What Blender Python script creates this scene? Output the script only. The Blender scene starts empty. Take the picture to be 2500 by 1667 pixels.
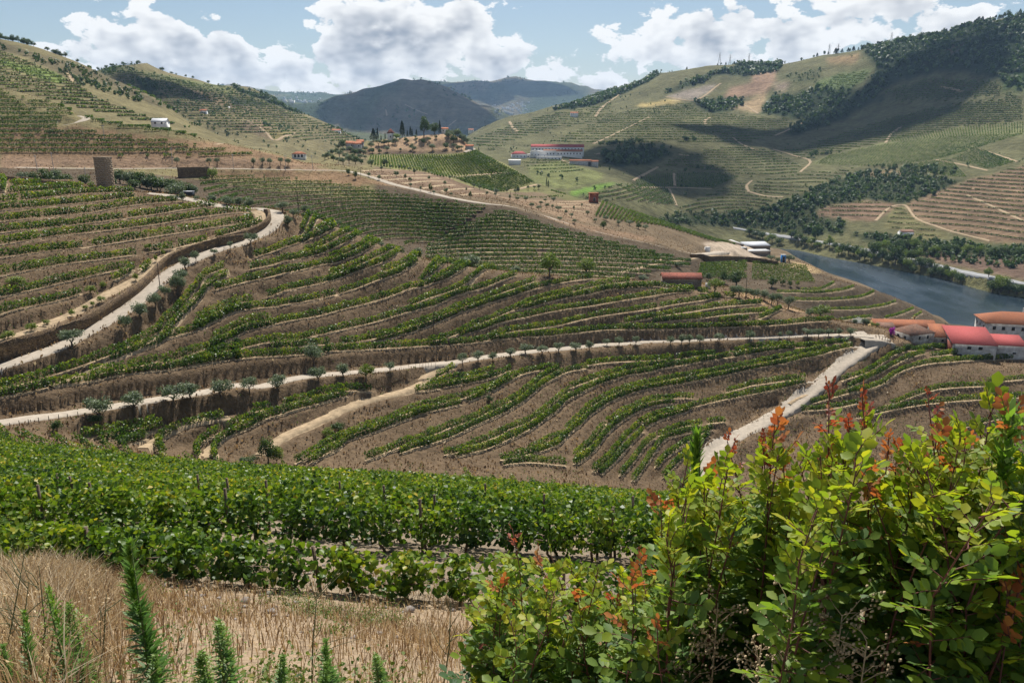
import bpy, math, random
import numpy as np
from mathutils import Vector, Matrix
random.seed(7)
RNG = np.random.default_rng(11)
sc = bpy.context.scene
COL = sc.collection

HAZE = 4.0e-5
# clouds overhead: the place on the land that each shades (photo pixel, distance range), its size, height
CLOUDS = [(1620, 420, 1000, 1900, 300, 300, 1700, 'wide cloud shading the side valley'),
          (1920, 330, 1200, 2300, 330, 210, 1700, 'wide cloud shading the middle of the right hills'),
          (2250, 190, 1300, 2300, 420, 260, 1800, 'cloud shading the woods of the right ridge'),
          (1020, 240, 4200, 5200, 900, 700, 2300, 'big cloud shading the blue mountain'),
          (1230, 210, 7000, 9500, 1500, 900, 3200, 'big cloud shading the far range'),
          (420, 230, 1100, 2000, 260, 300, 1700, 'cloud shading the second left ridge')]
# ------------------------------------------------------------------ camera
PITCH = math.radians(15.3)
CAMZ = 150.0
FPX = 2500 * 28.0 / 36.0            # focal length in photo pixels (2500 wide)
cam_d = bpy.data.cameras.new('camera')
cam = bpy.data.objects.new('camera', cam_d)
COL.objects.link(cam)
cam.location = (0, 0, CAMZ)
cam.rotation_euler = (math.pi / 2 - PITCH, 0, 0)
cam_d.sensor_width = 36.0
cam_d.lens = 28.0
cam_d.clip_start = 0.05
cam_d.clip_end = 60000
sc.camera = cam

# ------------------------------------------------------------------ light
SUN_AZ = math.radians(4)
SUN_EL = math.radians(54)
sd = Vector((math.sin(SUN_AZ) * math.cos(SUN_EL), math.cos(SUN_AZ) * math.cos(SUN_EL), math.sin(SUN_EL)))
sun_d = bpy.data.lights.new('sun', 'SUN')
sun_d.energy = 5.0
sun_d.angle = math.radians(0.53)
sun_d.color = (1.0, 0.955, 0.88)
sun = bpy.data.objects.new('sun', sun_d)
COL.objects.link(sun)
sun.rotation_euler = (-sd).to_track_quat('-Z', 'Y').to_euler()
sun.location = (0, 0, 400)
vs = sc.view_settings
vs.view_transform = 'Standard'
vs.look = 'None'
vs.gamma = 1.0
vs.exposure = 0.5
vs.use_curve_mapping = False
sc.cycles.max_bounces = 5
sc.cycles.diffuse_bounces = 2
sc.cycles.glossy_bounces = 2
sc.cycles.transmission_bounces = 3
sc.cycles.volume_bounces = 0
sc.cycles.transparent_max_bounces = 10
sc.cycles.use_denoising = True
sc.cycles.sample_clamp_indirect = 6.0

# ------------------------------------------------------------------ pixel <-> ray
CP, SP = math.cos(PITCH), math.sin(PITCH)
def ray(px, py):
    """photo pixel -> (x per metre forward, z per metre forward)"""
    u = (np.asarray(px, float) - 1250) / FPX
    v = (833.5 - np.asarray(py, float)) / FPX
    den = CP + v * SP
    return u / den, (-SP + v * CP) / den
def e_of(py):
    return float(ray(1250, py)[1])
def pix(x, y, z):
    """world -> photo pixel"""
    e = (z - CAMZ) / y
    v = (e * CP + SP) / (CP - e * SP)
    return 1250 + FPX * (x / y) * (CP + v * SP), 833.5 - FPX * v

# ------------------------------------------------------------------ world: sky with cumulus
world = bpy.data.worlds.new('World')
sc.world = world
world.use_nodes = True
wt = world.node_tree
wt.nodes.clear()
class NT:
    def __init__(s, t): s.t = t
    def n(s, typ, **kw):
        nd = s.t.nodes.new(typ)
        for k, v in kw.items():
            setattr(nd, k, v)
        return nd
    def link(s, a, b): s.t.links.new(a, b)
    def put(s, sock, v):
        if isinstance(v, bpy.types.NodeSocket): s.link(v, sock)
        else: sock.default_value = v
    def m(s, op, a, b=None, c=None, clamp=False):
        nd = s.n('ShaderNodeMath', operation=op, use_clamp=clamp)
        s.put(nd.inputs[0], a)
        if b is not None: s.put(nd.inputs[1], b)
        if c is not None: s.put(nd.inputs[2], c)
        return nd.outputs[0]
    def vm(s, op, a, b=None):
        nd = s.n('ShaderNodeVectorMath', operation=op)
        s.put(nd.inputs[0], a)
        if b is not None: s.put(nd.inputs[1], b)
        return nd.outputs['Value'] if op in ('DISTANCE', 'DOT_PRODUCT', 'LENGTH') else nd.outputs[0]
    def noise(s, vec, scale, detail=4, rough=0.55, lac=2.0, dist=0.0):
        nd = s.n('ShaderNodeTexNoise')
        s.put(nd.inputs['Vector'], vec)
        nd.inputs['Scale'].default_value = scale
        nd.inputs['Detail'].default_value = detail
        nd.inputs['Roughness'].default_value = rough
        nd.inputs['Lacunarity'].default_value = lac
        nd.inputs['Distortion'].default_value = dist
        return nd.outputs[0]
    def rng(s, v, a, b, c=0.0, d=1.0, smooth=True):
        nd = s.n('ShaderNodeMapRange', interpolation_type='SMOOTHSTEP' if smooth else 'LINEAR', clamp=True)
        s.put(nd.inputs[0], v)
        for i, q in zip((1, 2, 3, 4), (a, b, c, d)): s.put(nd.inputs[i], q)
        return nd.outputs[0]
    def mix(s, f, a, b, bt='MIX'):
        nd = s.n('ShaderNodeMix', data_type='RGBA', blend_type=bt)
        s.put(nd.inputs[0], f)
        for sock, v in ((nd.inputs[6], a), (nd.inputs[7], b)):
            if isinstance(v, bpy.types.NodeSocket): s.link(v, sock)
            else: sock.default_value = (v[0], v[1], v[2], 1)
        return nd.outputs[2]

W = NT(wt)
tc = W.n('ShaderNodeTexCoord')
d_dir = tc.outputs['Generated']
skyn = W.n('ShaderNodeTexSky', sky_type='NISHITA')
skyn.sun_disc = False
skyn.sun_elevation = SUN_EL
skyn.sun_rotation = SUN_AZ
skyn.altitude = 200
skyn.air_density = 1.0
skyn.dust_density = 0.6
skyn.ozone_density = 1.4
SKY_STRENGTH = 0.058
sep = W.n('ShaderNodeSeparateXYZ')
W.link(d_dir, sep.inputs[0])
# flattened direction: clouds are seen edge-on, wider than tall
cmb = W.n('ShaderNodeCombineXYZ')
W.link(sep.outputs[0], cmb.inputs[0])
W.link(sep.outputs[1], cmb.inputs[1])
W.link(W.m('MULTIPLY', sep.outputs[2], 1.75), cmb.inputs[2])
P = cmb.outputs[0]
def dirv(px, py):
    a, e = ray(px, py)
    v = Vector((float(a), 1.0, float(e))).normalized()
    return Vector((v.x, v.y, v.z * 1.75))
def blob(px, py, rx):
    """soft patch of more cloud (or of blue gap) in this direction of the sky"""
    dd = W.vm('DISTANCE', Pw, tuple(dirv(px, py)))
    return W.rng(dd, rx / FPX, 0.0)
warp = W.n('ShaderNodeTexNoise')
W.link(P, warp.inputs['Vector'])
warp.inputs['Scale'].default_value = 9
warp.inputs['Detail'].default_value = 2
wofs = W.vm('SCALE', W.vm('SUBTRACT', warp.outputs['Color'], (0.5, 0.5, 0.5)))
wofs.node.inputs['Scale'].default_value = 0.10
Pw = W.vm('ADD', P, wofs)
def dens(shift, dt, puffs=True):
    p = W.vm('ADD', P, (0.0, 0.0, shift))
    big = W.noise(p, 8.0, 2, 0.5)
    det = W.noise(p, 24.0, dt, 0.62)
    if not puffs: return W.m('ADD', W.m('MULTIPLY', big, 0.55), W.m('MULTIPLY', det, 1.05))
    pq = W.vm('ADD', p, W.vm('MULTIPLY', wofs, (0.6, 0.6, 0.6)))
    v1 = W.n('ShaderNodeTexVoronoi'); v1.inputs['Scale'].default_value = 24
    W.link(pq, v1.inputs['Vector'])
    v2 = W.n('ShaderNodeTexVoronoi'); v2.inputs['Scale'].default_value = 62
    W.link(pq, v2.inputs['Vector'])
    puff = W.m('ADD', W.m('MULTIPLY', W.m('SUBTRACT', 0.5, v1.outputs['Distance']), 0.42), W.m('MULTIPLY', W.m('SUBTRACT', 0.5, v2.outputs['Distance']), 0.16))
    return W.m('ADD', W.m('ADD', W.m('MULTIPLY', big, 0.55), W.m('MULTIPLY', det, 1.05)), puff)
d0 = dens(0.0, 5)
d1 = dens(0.014, 2, False)
cov = None
for (px, py, r, s) in ((1010, 60, 270, .42), (900, 110, 200, .22), (330, 95, 230, .34), (700, 155, 260, .30), (1200, 130, 240, .30),
                       (1780, 70, 210, .26), (2080, 70, 260, .36), (1640, 110, 170, .18), (2330, 60, 180, .25), (1500, 25, 90, .12),
                       (90, 140, 200, .25), (470, 140, 240, .28), (1400, 170, 220, .24), (1900, 120, 220, .25), (230, 20, 70, .2), (2470, 5, 100, .3),
                       (150, 40, 170, -.34), (620, 35, 190, -.46), (520, 10, 160, -.3), (780, 95, 60, -.2), (1330, 40, 130, -.38), (1420, 110, 110, -.3), (1930, 10, 100, -.18),
                       (2480, 70, 90, -.2), (40, 70, 100, -.28)):
    t = W.m('MULTIPLY', blob(px, py, r * 1.15), s * 0.72)
    cov = t if cov is None else W.m('ADD', cov, t)
# a bank of cloud along the whole horizon, thinning upward
zf = sep.outputs[2]
bank = W.rng(zf, 0.10, 0.03, 0.0, 0.13)
field = W.m('ADD', W.m('ADD', d0, cov), bank)
alpha = W.rng(field, 0.90, 0.965)
thick = W.rng(field, 0.97, 1.40)
lit = W.m('MULTIPLY', W.m('SUBTRACT', d0, d1), 1.7)
shade = W.m('ADD', W.m('SUBTRACT', 1.02, W.m('MULTIPLY', thick, 0.72)), lit)
shade = W.m('MAXIMUM', W.m('MINIMUM', shade, 1.0), 0.0)
ccol = W.mix(shade, (0.17, 0.20, 0.255), (0.74, 0.735, 0.72))
skc = W.mix(1.0, skyn.outputs[0], (SKY_STRENGTH,) * 3, 'MULTIPLY')
allc = W.mix(alpha, skc, ccol)
bg = W.n('ShaderNodeBackground')
W.link(allc, bg.inputs[0])
bg.inputs[1].default_value = 1.0
wo = W.n('ShaderNodeOutputWorld')
W.link(bg.outputs[0], wo.inputs[0])
world.cycles.sampling_method = 'MANUAL'
world.cycles.sample_map_resolution = 512

# ------------------------------------------------------------------ helpers: noise, meshes, objects
def _hash(ix, iy, seed):
    h = (ix.astype(np.int64) * 374761393 + iy.astype(np.int64) * 668265263 + seed * 1442695041) & 0x7fffffff
    h = ((h ^ (h >> 13)) * 1274126177) & 0x7fffffff
    return ((h ^ (h >> 16)) & 0xffff) / 65535.0
def vnoise(x, y, seed=0):
    ix, iy = np.floor(x), np.floor(y)
    fx, fy = x - ix, y - iy
    fx = fx * fx * fx * (fx * (fx * 6 - 15) + 10)
    fy = fy * fy * fy * (fy * (fy * 6 - 15) + 10)
    ix = ix.astype(np.int64); iy = iy.astype(np.int64)
    a = _hash(ix, iy, seed); b = _hash(ix + 1, iy, seed)
    c = _hash(ix, iy + 1, seed); d = _hash(ix + 1, iy + 1, seed)
    return (a * (1 - fx) + b * fx) * (1 - fy) + (c * (1 - fx) + d * fx) * fy
def fbm(x, y, seed=0, octv=4, gain=0.5):
    r = 0; amp = 1; tot = 0
    for o in range(octv):
        r = r + amp * (vnoise(x * 2 ** o + 17.3 * o, y * 2 ** o - 9.1 * o, seed + o) - 0.5)
        tot += amp; amp *= gain
    return r / tot * 2

def mesh_np(name, V, F, mats, attrs=None, midx=None, smooth=False):
    """F: (n,3) or (n,4) int array or list of such arrays"""
    me = bpy.data.meshes.new(name)
    Fl = F if isinstance(F, list) else [F]
    Fl = [np.asarray(f, np.int32) for f in Fl if len(f)]
    V = np.asarray(V, np.float32)
    me.vertices.add(len(V))
    me.vertices.foreach_set('co', V.ravel())
    nl = sum(f.size for f in Fl)
    npol = sum(len(f) for f in Fl)
    me.loops.add(nl)
    me.loops.foreach_set('vertex_index', np.concatenate([f.ravel() for f in Fl]))
    me.polygons.add(npol)
    tot = np.concatenate([np.full(len(f), f.shape[1], np.int32) for f in Fl])
    st = np.concatenate([[0], np.cumsum(tot)[:-1]]).astype(np.int32)
    me.polygons.foreach_set('loop_start', st)
    if midx is not None:
        me.polygons.foreach_set('material_index', np.asarray(midx, np.int32))
    for m_ in (mats if isinstance(mats, (list, tuple)) else [mats]):
        me.materials.append(m_)
    me.update(calc_edges=True)
    if smooth:
        me.polygons.foreach_set('use_smooth', np.ones(npol, bool))
    if attrs:
        for k, v in attrs.items():
            v = np.asarray(v, np.float32)
            if v.ndim == 1:
                at = me.attributes.new(k, 'FLOAT', 'POINT')
                at.data.foreach_set('value', v)
            else:
                at = me.attributes.new(k, 'FLOAT_COLOR', 'POINT')
                if v.shape[1] == 3: v = np.concatenate([v, np.ones((len(v), 1), np.float32)], 1)
                at.data.foreach_set('color', v.ravel())
    return me
def ob(name, me, parent=None):
    o = bpy.data.objects.new(name, me)
    COL.objects.link(o)
    if parent is not None: o.parent = parent
    return o
def tag(o, label=None, cat=None, group=None, kind=None):
    if label: o['label'] = label
    if cat: o['category'] = cat
    if group: o['group'] = group
    if kind: o['kind'] = kind
    return o
def thing(name, label, cat, loc=(0, 0, 0), rz=0.0, group=None):
    o = bpy.data.objects.new(name, None)
    COL.objects.link(o)
    o.empty_display_size = 0.3
    o.location = loc
    o.rotation_euler = (0, 0, rz)
    return tag(o, label, cat, group)
ORD = ['first', 'second', 'third', 'fourth', 'fifth', 'sixth', 'seventh', 'eighth', 'ninth', 'tenth', 'eleventh', 'twelfth',
       'thirteenth', 'fourteenth', 'fifteenth', 'sixteenth', 'seventeenth', 'eighteenth', 'nineteenth', 'twentieth']
def nth(i):
    if i < 20: return ORD[i]
    n = i + 1
    return '%d%s' % (n, {1: 'st', 2: 'nd', 3: 'rd'}.get(n % 10 if n % 100 not in (11, 12, 13) else 0, 'th'))

# ------------------------------------------------------------------ materials
MATS = {}
def new_mat(name):
    m = bpy.data.materials.new(name)
    m.use_nodes = True
    m.node_tree.nodes.clear()
    N = NT(m.node_tree)
    out = N.n('ShaderNodeOutputMaterial')
    MATS[name] = m
    return m, N, out
def leaf_mat(name, cols, trans=0.35, rough=0.5, tcol=None, spec=0.25):
    """leaves: colour from a per-leaf random value, some light passes through"""
    m, N, out = new_mat(name)
    at = N.n('ShaderNodeAttribute', attribute_name='tint')
    rp = N.n('ShaderNodeValToRGB')
    els = rp.color_ramp.elements
    while len(els) < len(cols): els.new(0.5)
    for i, (p, c) in enumerate(cols):
        els[i].position = p
        els[i].color = (c[0], c[1], c[2], 1)
    N.link(at.outputs['Fac'], rp.inputs[0])
    pb = N.n('ShaderNodeBsdfPrincipled')
    N.link(rp.outputs[0], pb.inputs['Base Color'])
    pb.inputs['Roughness'].default_value = rough
    pb.inputs['Specular IOR Level'].default_value = spec
    tr = N.n('ShaderNodeBsdfTranslucent')
    tc_ = N.mix(1.0, rp.outputs[0], tcol or (1.35, 1.5, 0.55), 'MULTIPLY')
    N.link(tc_, tr.inputs[0])
    mx = N.n('ShaderNodeMixShader')
    mx.inputs[0].default_value = trans
    N.link(pb.outputs[0], mx.inputs[1]); N.link(tr.outputs[0], mx.inputs[2])
    N.link(mx.outputs[0], out.inputs[0])
    return m
def plain(name, col, rough=0.8, var=0.25, scale=3.0, bump=0.0, col2=None, metal=0.0, detail=5, space='Object', spec=0.3):
    """solid colour with procedural mottling"""
    m, N, out = new_mat(name)
    tcn = N.n('ShaderNodeTexCoord')
    vec = tcn.outputs[space]
    f = N.noise(vec, scale, detail, 0.65)
    c2 = col2 or tuple(c * (1 - var) for c in col)
    c1 = col if col2 else tuple(c * (1 + var * 0.6) for c in col)
    base = N.mix(N.rng(f, 0.3, 0.7), c2, c1)
    pb = N.n('ShaderNodeBsdfPrincipled')
    N.link(base, pb.inputs['Base Color'])
    pb.inputs['Roughness'].default_value = rough
    pb.inputs['Metallic'].default_value = metal
    pb.inputs['Specular IOR Level'].default_value = spec
    if bump:
        b = N.n('ShaderNodeBump')
        b.inputs['Strength'].default_value = bump
        b.inputs['Distance'].default_value = 0.05
        N.link(N.noise(vec, scale * 4, 6, 0.7), b.inputs['Height'])
        N.link(b.outputs[0], pb.inputs['Normal'])
    N.link(pb.outputs[0], out.inputs[0])
    return m
# ------------------------------------------------------------------ terrain
# The land is one height field z(x, y).  It is described by ridge, road, gully and shore lines that run
# from left to right, each a list of (pixel column, pixel row, distance) or (pixel column, 'z', height, distance).
def _pchip_slopes(x, y):
    h = np.diff(x); dl = np.diff(y) / h
    m = np.zeros_like(y)
    w1 = 2 * h[1:] + h[:-1]; w2 = h[1:] + 2 * h[:-1]
    ok = (dl[:-1] * dl[1:]) > 0
    with np.errstate(divide='ignore', invalid='ignore'):
        hm = (w1 + w2) / (w1 / dl[:-1] + w2 / dl[1:])
    m[1:-1] = np.where(ok, hm, 0)
    m[0] = dl[0]; m[-1] = dl[-1]
    return m
def pchip(x, y, q):
    x = np.asarray(x, float); y = np.asarray(y, float)
    m = _pchip_slopes(x, y)
    q = np.clip(q, x[0], x[-1])
    i = np.clip(np.searchsorted(x, q, side='right') - 1, 0, len(x) - 2)
    h = x[i + 1] - x[i]; t = (q - x[i]) / h
    h00 = (1 + 2 * t) * (1 - t) ** 2; h10 = t * (1 - t) ** 2
    h01 = t * t * (3 - 2 * t); h11 = t * t * (t - 1)
    return h00 * y[i] + h10 * h * m[i] + h01 * y[i + 1] + h11 * h * m[i + 1]

def Zp(z, y):                       # a point given by height
    return ('z', z, y)
L, R = -700, 3200
CURVES = [
 # feet of the viewer, start of the slope
 [(L, Zp(148.3, 1.0)), (R, Zp(148.3, 1.0))],
 [(L, Zp(147.0, 3.6)), (1250, Zp(146.9, 3.6)), (R, Zp(147.1, 3.6))],
 [(L, 1385, 15.3), (0, 1392, 15.3), (400, 1412, 15.3), (800, 1448, 15.3), (1200, 1478, 15.2), (1600, 1515, 15), (2000, 1550, 15), (2500, 1590, 15), (R, 1610, 15)],
 [(L, 1315, 20), (0, 1317, 19.7), (500, 1325, 19.5), (800, 1340, 19.5), (1100, 1352, 19.5), (1500, 1375, 19.5), (2500, 1440, 19.5), (R, 1460, 19.5)],
 [(L, Zp(130.6, 40)), (0, Zp(130.5, 40)), (500, Zp(130.1, 40)), (800, Zp(129.8, 40)), (1100, Zp(129.5, 40)), (1400, Zp(128.9, 40)), (2500, Zp(127.4, 40)), (R, Zp(127, 40))],
 [(L, Zp(117.6, 75)), (0, Zp(117.2, 75)), (500, Zp(115.5, 75)), (800, Zp(114.6, 75)), (1100, Zp(113.9, 75)), (1400, Zp(112.7, 75)), (2100, Zp(110.4, 75)), (2500, Zp(109.3, 75)), (R, Zp(108, 75))],
 # gully between the near slope and the facing hillside
 [(L, 1035, 122), (0, 1047, 127), (236, 1070, 133), (370, 1096, 138), (560, 1123, 142), (800, 1139, 147), (1100, 1150, 158), (1400, 1174, 170), (1560, 1190, 178), (1700, 1200, 186), (2100, 1215, 195), (2500, 1240, 200), (R, 1260, 200)],
 # lower white track, then the farmyard
 [(L, 1090, 124), (0, 1031, 131), (204, 1004, 139), (500, 955, 158), (755, 919, 178), (934, 902, 193), (1127, 884, 211), (1255, 866, 224), (1383, 850, 236), (1561, 836, 248), (1755, 827, 259), (1985, 819, 268), (2097, 819, 272), (2170, 832, 274), (2330, 868, 270), (2500, 882, 268), (R, 900, 262)],
 # upper white track, then the middle of the hillside
 [(L, 1030, 132), (0, 897, 143), (179, 833, 157), (255, 787, 165), (332, 741, 175), (378, 695, 185), (472, 632, 201), (536, 606, 209), (628, 574, 222), (678, 531, 236), (760, 620, 226), (900, 740, 218), (1300, 755, 246), (1660, 755, 266), (2000, 785, 275), (2170, 812, 280), (2330, 845, 282), (2500, 850, 284), (R, 855, 280)],
 # brow of the hillside
 [(L, 430, 215), (0, 446, 225), (240, 459, 258), (400, 477, 256), (560, 499, 252), (690, 520, 245), (760, 533, 243), (830, 562, 243), (900, 592, 244), (1000, 629, 247), (1100, 650, 250), (1200, 662, 257), (1300, 672, 265), (1450, 680, 272), (1660, 697, 285), (1800, 717, 290), (1900, 745, 292), (2000, 772, 293), (2130, 800, 300), (2250, 812, 305), (2500, 825, 312), (R, 830, 312)],
 # hollow behind the brow
 [(L, Zp(128, 300)), (0, Zp(128, 300)), (240, Zp(126, 300)), (450, Zp(118, 300)), (600, Zp(112, 300)), (900, Zp(99, 300)), (1200, Zp(92, 300)), (1400, Zp(87, 305)), (1660, Zp(84, 335)), (1800, Zp(76, 350)), (2000, Zp(62, 360)), (2200, Zp(47, 370)), (2500, Zp(38, 390)), (R, Zp(35, 390))],
 # foot of the second terraced hill / edge of the flat vineyard
 [(L, Zp(129, 345)), (0, Zp(129, 345)), (240, Zp(126, 345)), (400, Zp(121, 335)), (500, 500, 330), (600, 515, 345), (750, 535, 352), (950, 592, 360), (1033, 597, 362), (1200, 640, 337), (1400, 655, 332), (1550, 650, 345), (1660, 668, 372), (1720, 690, 392), (1850, 692, 395), (1960, 691, 397), (2040, 697, 410), (2130, 720, 440), (2250, 765, 480), (2400, Zp(22, 480)), (R, Zp(20, 480))],
 # road above the second terraced hill / back edge of the flat vineyard
 [(L, 410, 400), (0, 410, 400), (300, 411, 410), (500, 425, 415), (700, 432, 428), (860, 427, 440), (950, 452, 425), (1040, 470, 408), (1100, 482, 397), (1190, 497, 390), (1250, 507, 388), (1340, 535, 392), (1430, 562, 400), (1560, 592, 415), (1700, 625, 435), (1850, 646, 452), (1960, 652, 455), (2040, 682, 470), (2130, 709, 510), (2250, 756, 570), (2330, Zp(0.5, 596)), (2400, Zp(5, 560)), (R, Zp(3, 540))],
 [(L, 390, 412), (0, 390, 412), (300, 388, 420), (500, 389, 430), (700, 401, 442), (760, 404, 452), (860, 414, 470), (1000, 440, 480), (1100, 465, 480), (1190, 481, 480), (1300, 507, 450), (1380, 514, 460), (1480, 546, 460), (1560, 566, 466), (1700, 606, 500), (1790, 629, 530), (1850, 629, 590), (1920, 623, 620), (1960, 641, 600), (2040, 676, 560), (2130, 706, 565), (2250, 753, 592), (2330, Zp(-1, 604)), (2400, Zp(-1, 600)), (R, Zp(-1, 565))],
 # brow of the left hillock / foot of the knoll / spur above the river
 [(L, 140, 560), (0, 216, 521), (170, 268, 480), (200, 286, 469), (430, 323, 458), (520, 346, 470), (660, 371, 490), (760, 399, 520), (820, 397, 560), (896, 405, 600), (993, 415, 610), (1079, 429, 620), (1182, 460, 630), (1234, 467, 640), (1306, 469, 640), (1400, 491, 530), (1460, 493, 530), (1500, 506, 530), (1560, 526, 540), (1650, 556, 560), (1790, 598, 600), (1850, 604, 640), (1900, 607, 680), (1960, 636, 640), (2040, 673, 600), (2130, 705, 610), (2220, Zp(4, 625)), (2330, Zp(-2, 640)), (R, Zp(-2, 580))],
 [(L, Zp(155, 620)), (0, Zp(150, 600)), (200, Zp(138, 560)), (430, Zp(128, 560)), (600, Zp(121, 600)), (760, Zp(119, 620)), (820, 379, 680), (906, 379, 725), (1000, 376, 730), (1148, 375, 720), (1180, 386, 715), (1237, 404, 700), (1306, 448, 690), (1354, 464, 680), (1399, 485, 660), (1460, Zp(70, 640)), (1560, Zp(45, 680)), (1700, Zp(25, 700)), (1850, Zp(15, 740)), (1960, Zp(-2, 720)), (2040, Zp(-2, 690)), (2330, Zp(-2, 665)), (R, Zp(-2, 600))],
 # top of the knoll, river
 [(L, Zp(205, 760)), (0, Zp(189, 750)), (200, Zp(163, 700)), (430, Zp(141, 700)), (600, Zp(127, 720)), (700, 384, 700), (769, 387, 740), (838, 361, 760), (907, 344, 770), (1010, 333, 775), (1096, 326, 775), (1120, 334, 770), (1151, 358, 760), (1180, 379, 750), (1237, 402, 735), (1306, Zp(94, 730)), (1399, Zp(78, 700)), (1460, Zp(55, 720)), (1560, Zp(30, 760)), (1700, Zp(8, 790)), (1850, Zp(-2, 820)), (1960, Zp(-2, 840)), (2040, Zp(-2, 780)), (2173, Zp(-2, 740)), (2312, Zp(-2, 720)), (2410, Zp(-2, 690)), (2500, Zp(-2, 675)), (R, Zp(-2, 620))],
 # left ridge / far shore of the river
 [(L, 50, 1050), (0, 101, 1000), (90, 122, 1000), (190, 158, 1000), (268, 193, 980), (383, 242, 950), (460, 295, 920), (540, 333, 860), (620, 366, 850), (700, Zp(110, 850)), (800, Zp(88, 900)), (1000, Zp(82, 900)), (1150, Zp(75, 900)), (1250, Zp(64, 900)), (1350, Zp(57, 880)), (1450, Zp(44, 880)), (1550, Zp(22, 900)), (1640, Zp(6, 940)), (1750, Zp(-1, 985)), (1850, Zp(-0.5, 985)), (1936, Zp(-0.5, 972)), (2007, Zp(-.5, 923)), (2063, Zp(-.5, 893)), (2173, Zp(-.5, 843)), (2312, Zp(-.5, 781)), (2410, Zp(-.5, 725)), (2500, Zp(-.5, 698)), (R, Zp(-.5, 640))],
 # riverside road
 [(L, Zp(232, 1200)), (0, Zp(190, 1200)), (190, Zp(170, 1200)), (383, Zp(140, 1150)), (540, Zp(116, 1050)), (620, 371, 1100), (700, 386, 1050), (800, Zp(84, 1000)), (900, Zp(72, 1000)), (1000, Zp(65, 1000)), (1150, Zp(74, 1020)), (1250, 432, 1050), (1350, 450, 1000), (1450, 470, 980), (1550, 501, 980), (1650, 546, 1010), (1750, 557, 1060), (1841, 567, 1069), (1938, 583, 1007), (2035, 598, 952), (2234, 639, 833), (2320, 659, 784), (2500, 695, 708), (R, 740, 655)],
 [(L, Zp(255, 1500)), (0, Zp(222, 1500)), (190, Zp(205, 1500)), (344, 216, 1500), (566, 271, 1500), (727, 331, 1450), (800, 351, 1400), (900, Zp(70, 1300)), (1050, Zp(60, 1200)), (1160, 396, 1250), (1280, 389, 1300), (1360, 386, 1300), (1500, 396, 1300), (1650, 441, 1290), (1800, 471, 1230), (1950, 501, 1110), (2100, 530, 1040), (2234, 565, 950), (2400, 592, 880), (2500, 603, 840), (R, 640, 780)],
 [(L, Zp(300, 1800)), (0, Zp(272, 1800)), (195, 158, 1800), (268, 155, 1800), (344, 172, 1800), (421, 189, 1850), (478, 199, 1900), (566, 210, 1900), (650, 233, 1900), (727, 264, 1900), (804, 294, 1850), (895, 344, 1750), (960, 373, 1650), (1050, 391, 1600), (1160, 353, 1700), (1280, 331, 1750), (1400, 311, 1700), (1550, 311, 1650), (1700, 331, 1600), (1850, 371, 1500), (1950, 411, 1400), (2100, 441, 1250), (2234, 481, 1120), (2400, 471, 1080), (2500, 451, 1080), (R, 420, 1000)],
 [(L, Zp(200, 2300)), (0, Zp(180, 2300)), (500, Zp(170, 2300)), (900, Zp(90, 2300)), (960, Zp(75, 2200)), (1050, Zp(60, 2200)), (1160, 321, 2300), (1280, 281, 2300), (1400, 251, 2250), (1550, 241, 2150), (1700, 251, 2050), (1850, 281, 1900), (2000, 301, 1750), (2150, 311, 1600), (2300, 311, 1500), (2500, 301, 1400), (R, 270, 1300)],
 # right-hand ridge
 [(L, Zp(150, 2800)), (0, Zp(140, 2800)), (700, Zp(120, 2800)), (1000, Zp(60, 2600)), (1090, Zp(66, 2550)), (1141, 338, 2500), (1182, 318, 2600), (1272, 287, 2700), (1361, 268, 2800), (1433, 240, 2800), (1519, 219, 2750), (1565, 204, 2720), (1606, 181, 2700), (1677, 168, 2650), (1759, 160, 2600), (1902, 160, 2500), (2014, 137, 2400), (2106, 124, 2300), (2208, 101, 2200), (2300, 88, 2100), (2397, 60, 2050), (2500, 40, 2000), (R, -60, 1900)],
 [(L, Zp(150, 3300)), (900, Zp(110, 3300)), (1100, Zp(60, 3300)), (1300, Zp(90, 3300)), (1500, Zp(160, 3300)), (2000, Zp(220, 3300)), (R, Zp(330, 3300))],
 [(L, Zp(150, 4100)), (500, Zp(130, 4100)), (800, Zp(95, 4100)), (1000, Zp(78, 4100)), (1200, Zp(80, 4000)), (1400, Zp(100, 4000)), (R, Zp(150, 4000))],
 # blue mountain in the middle, far range
 [(L, Zp(300, 5000)), (500, Zp(280, 5000)), (700, 251, 5000), (838, 226, 5000), (941, 210, 5000), (993, 202, 5000), (1044, 202, 5000), (1079, 207, 5000), (1113, 221, 4950), (1165, 249, 4850), (1217, 267, 4750), (1272, 285, 4650), (1340, 310, 4600), (1500, Zp(130, 4600)), (R, Zp(150, 4600))],
 [(L, Zp(200, 6500)), (1000, Zp(170, 6500)), (1300, Zp(120, 6300)), (R, Zp(150, 6500))],
 [(L, 215, 9500), (400, 212, 9500), (574, 210, 9500), (650, 217, 9500), (708, 221, 9500), (804, 231, 9500), (900, 225, 9300), (1000, 206, 9100), (1072, 202, 9000), (1158, 195, 9000), (1199, 199, 9000), (1251, 193, 9000), (1292, 201, 9000), (1371, 205, 9000), (1440, 215, 9000), (1500, 217, 9000), (1700, 225, 9000), (R, 225, 9000)],
 [(L, Zp(250, 10400)), (R, Zp(250, 10400))],
]
NA = 580
A = np.linspace(-1.0, 1.0, NA)
def _rows():
    ys = [0.6]
    for lim, r in ((10, 1.06), (100, 1.028), (118, 1.01), (300, 1.0043), (660, 1.0062), (1300, 1.0085), (3000, 1.011), (10350, 1.024)):
        while ys[-1] < lim: ys.append(ys[-1] * r)
    return np.array(ys)
Y = _rows()
NY = len(Y)
KY = []; KZ = []
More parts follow.
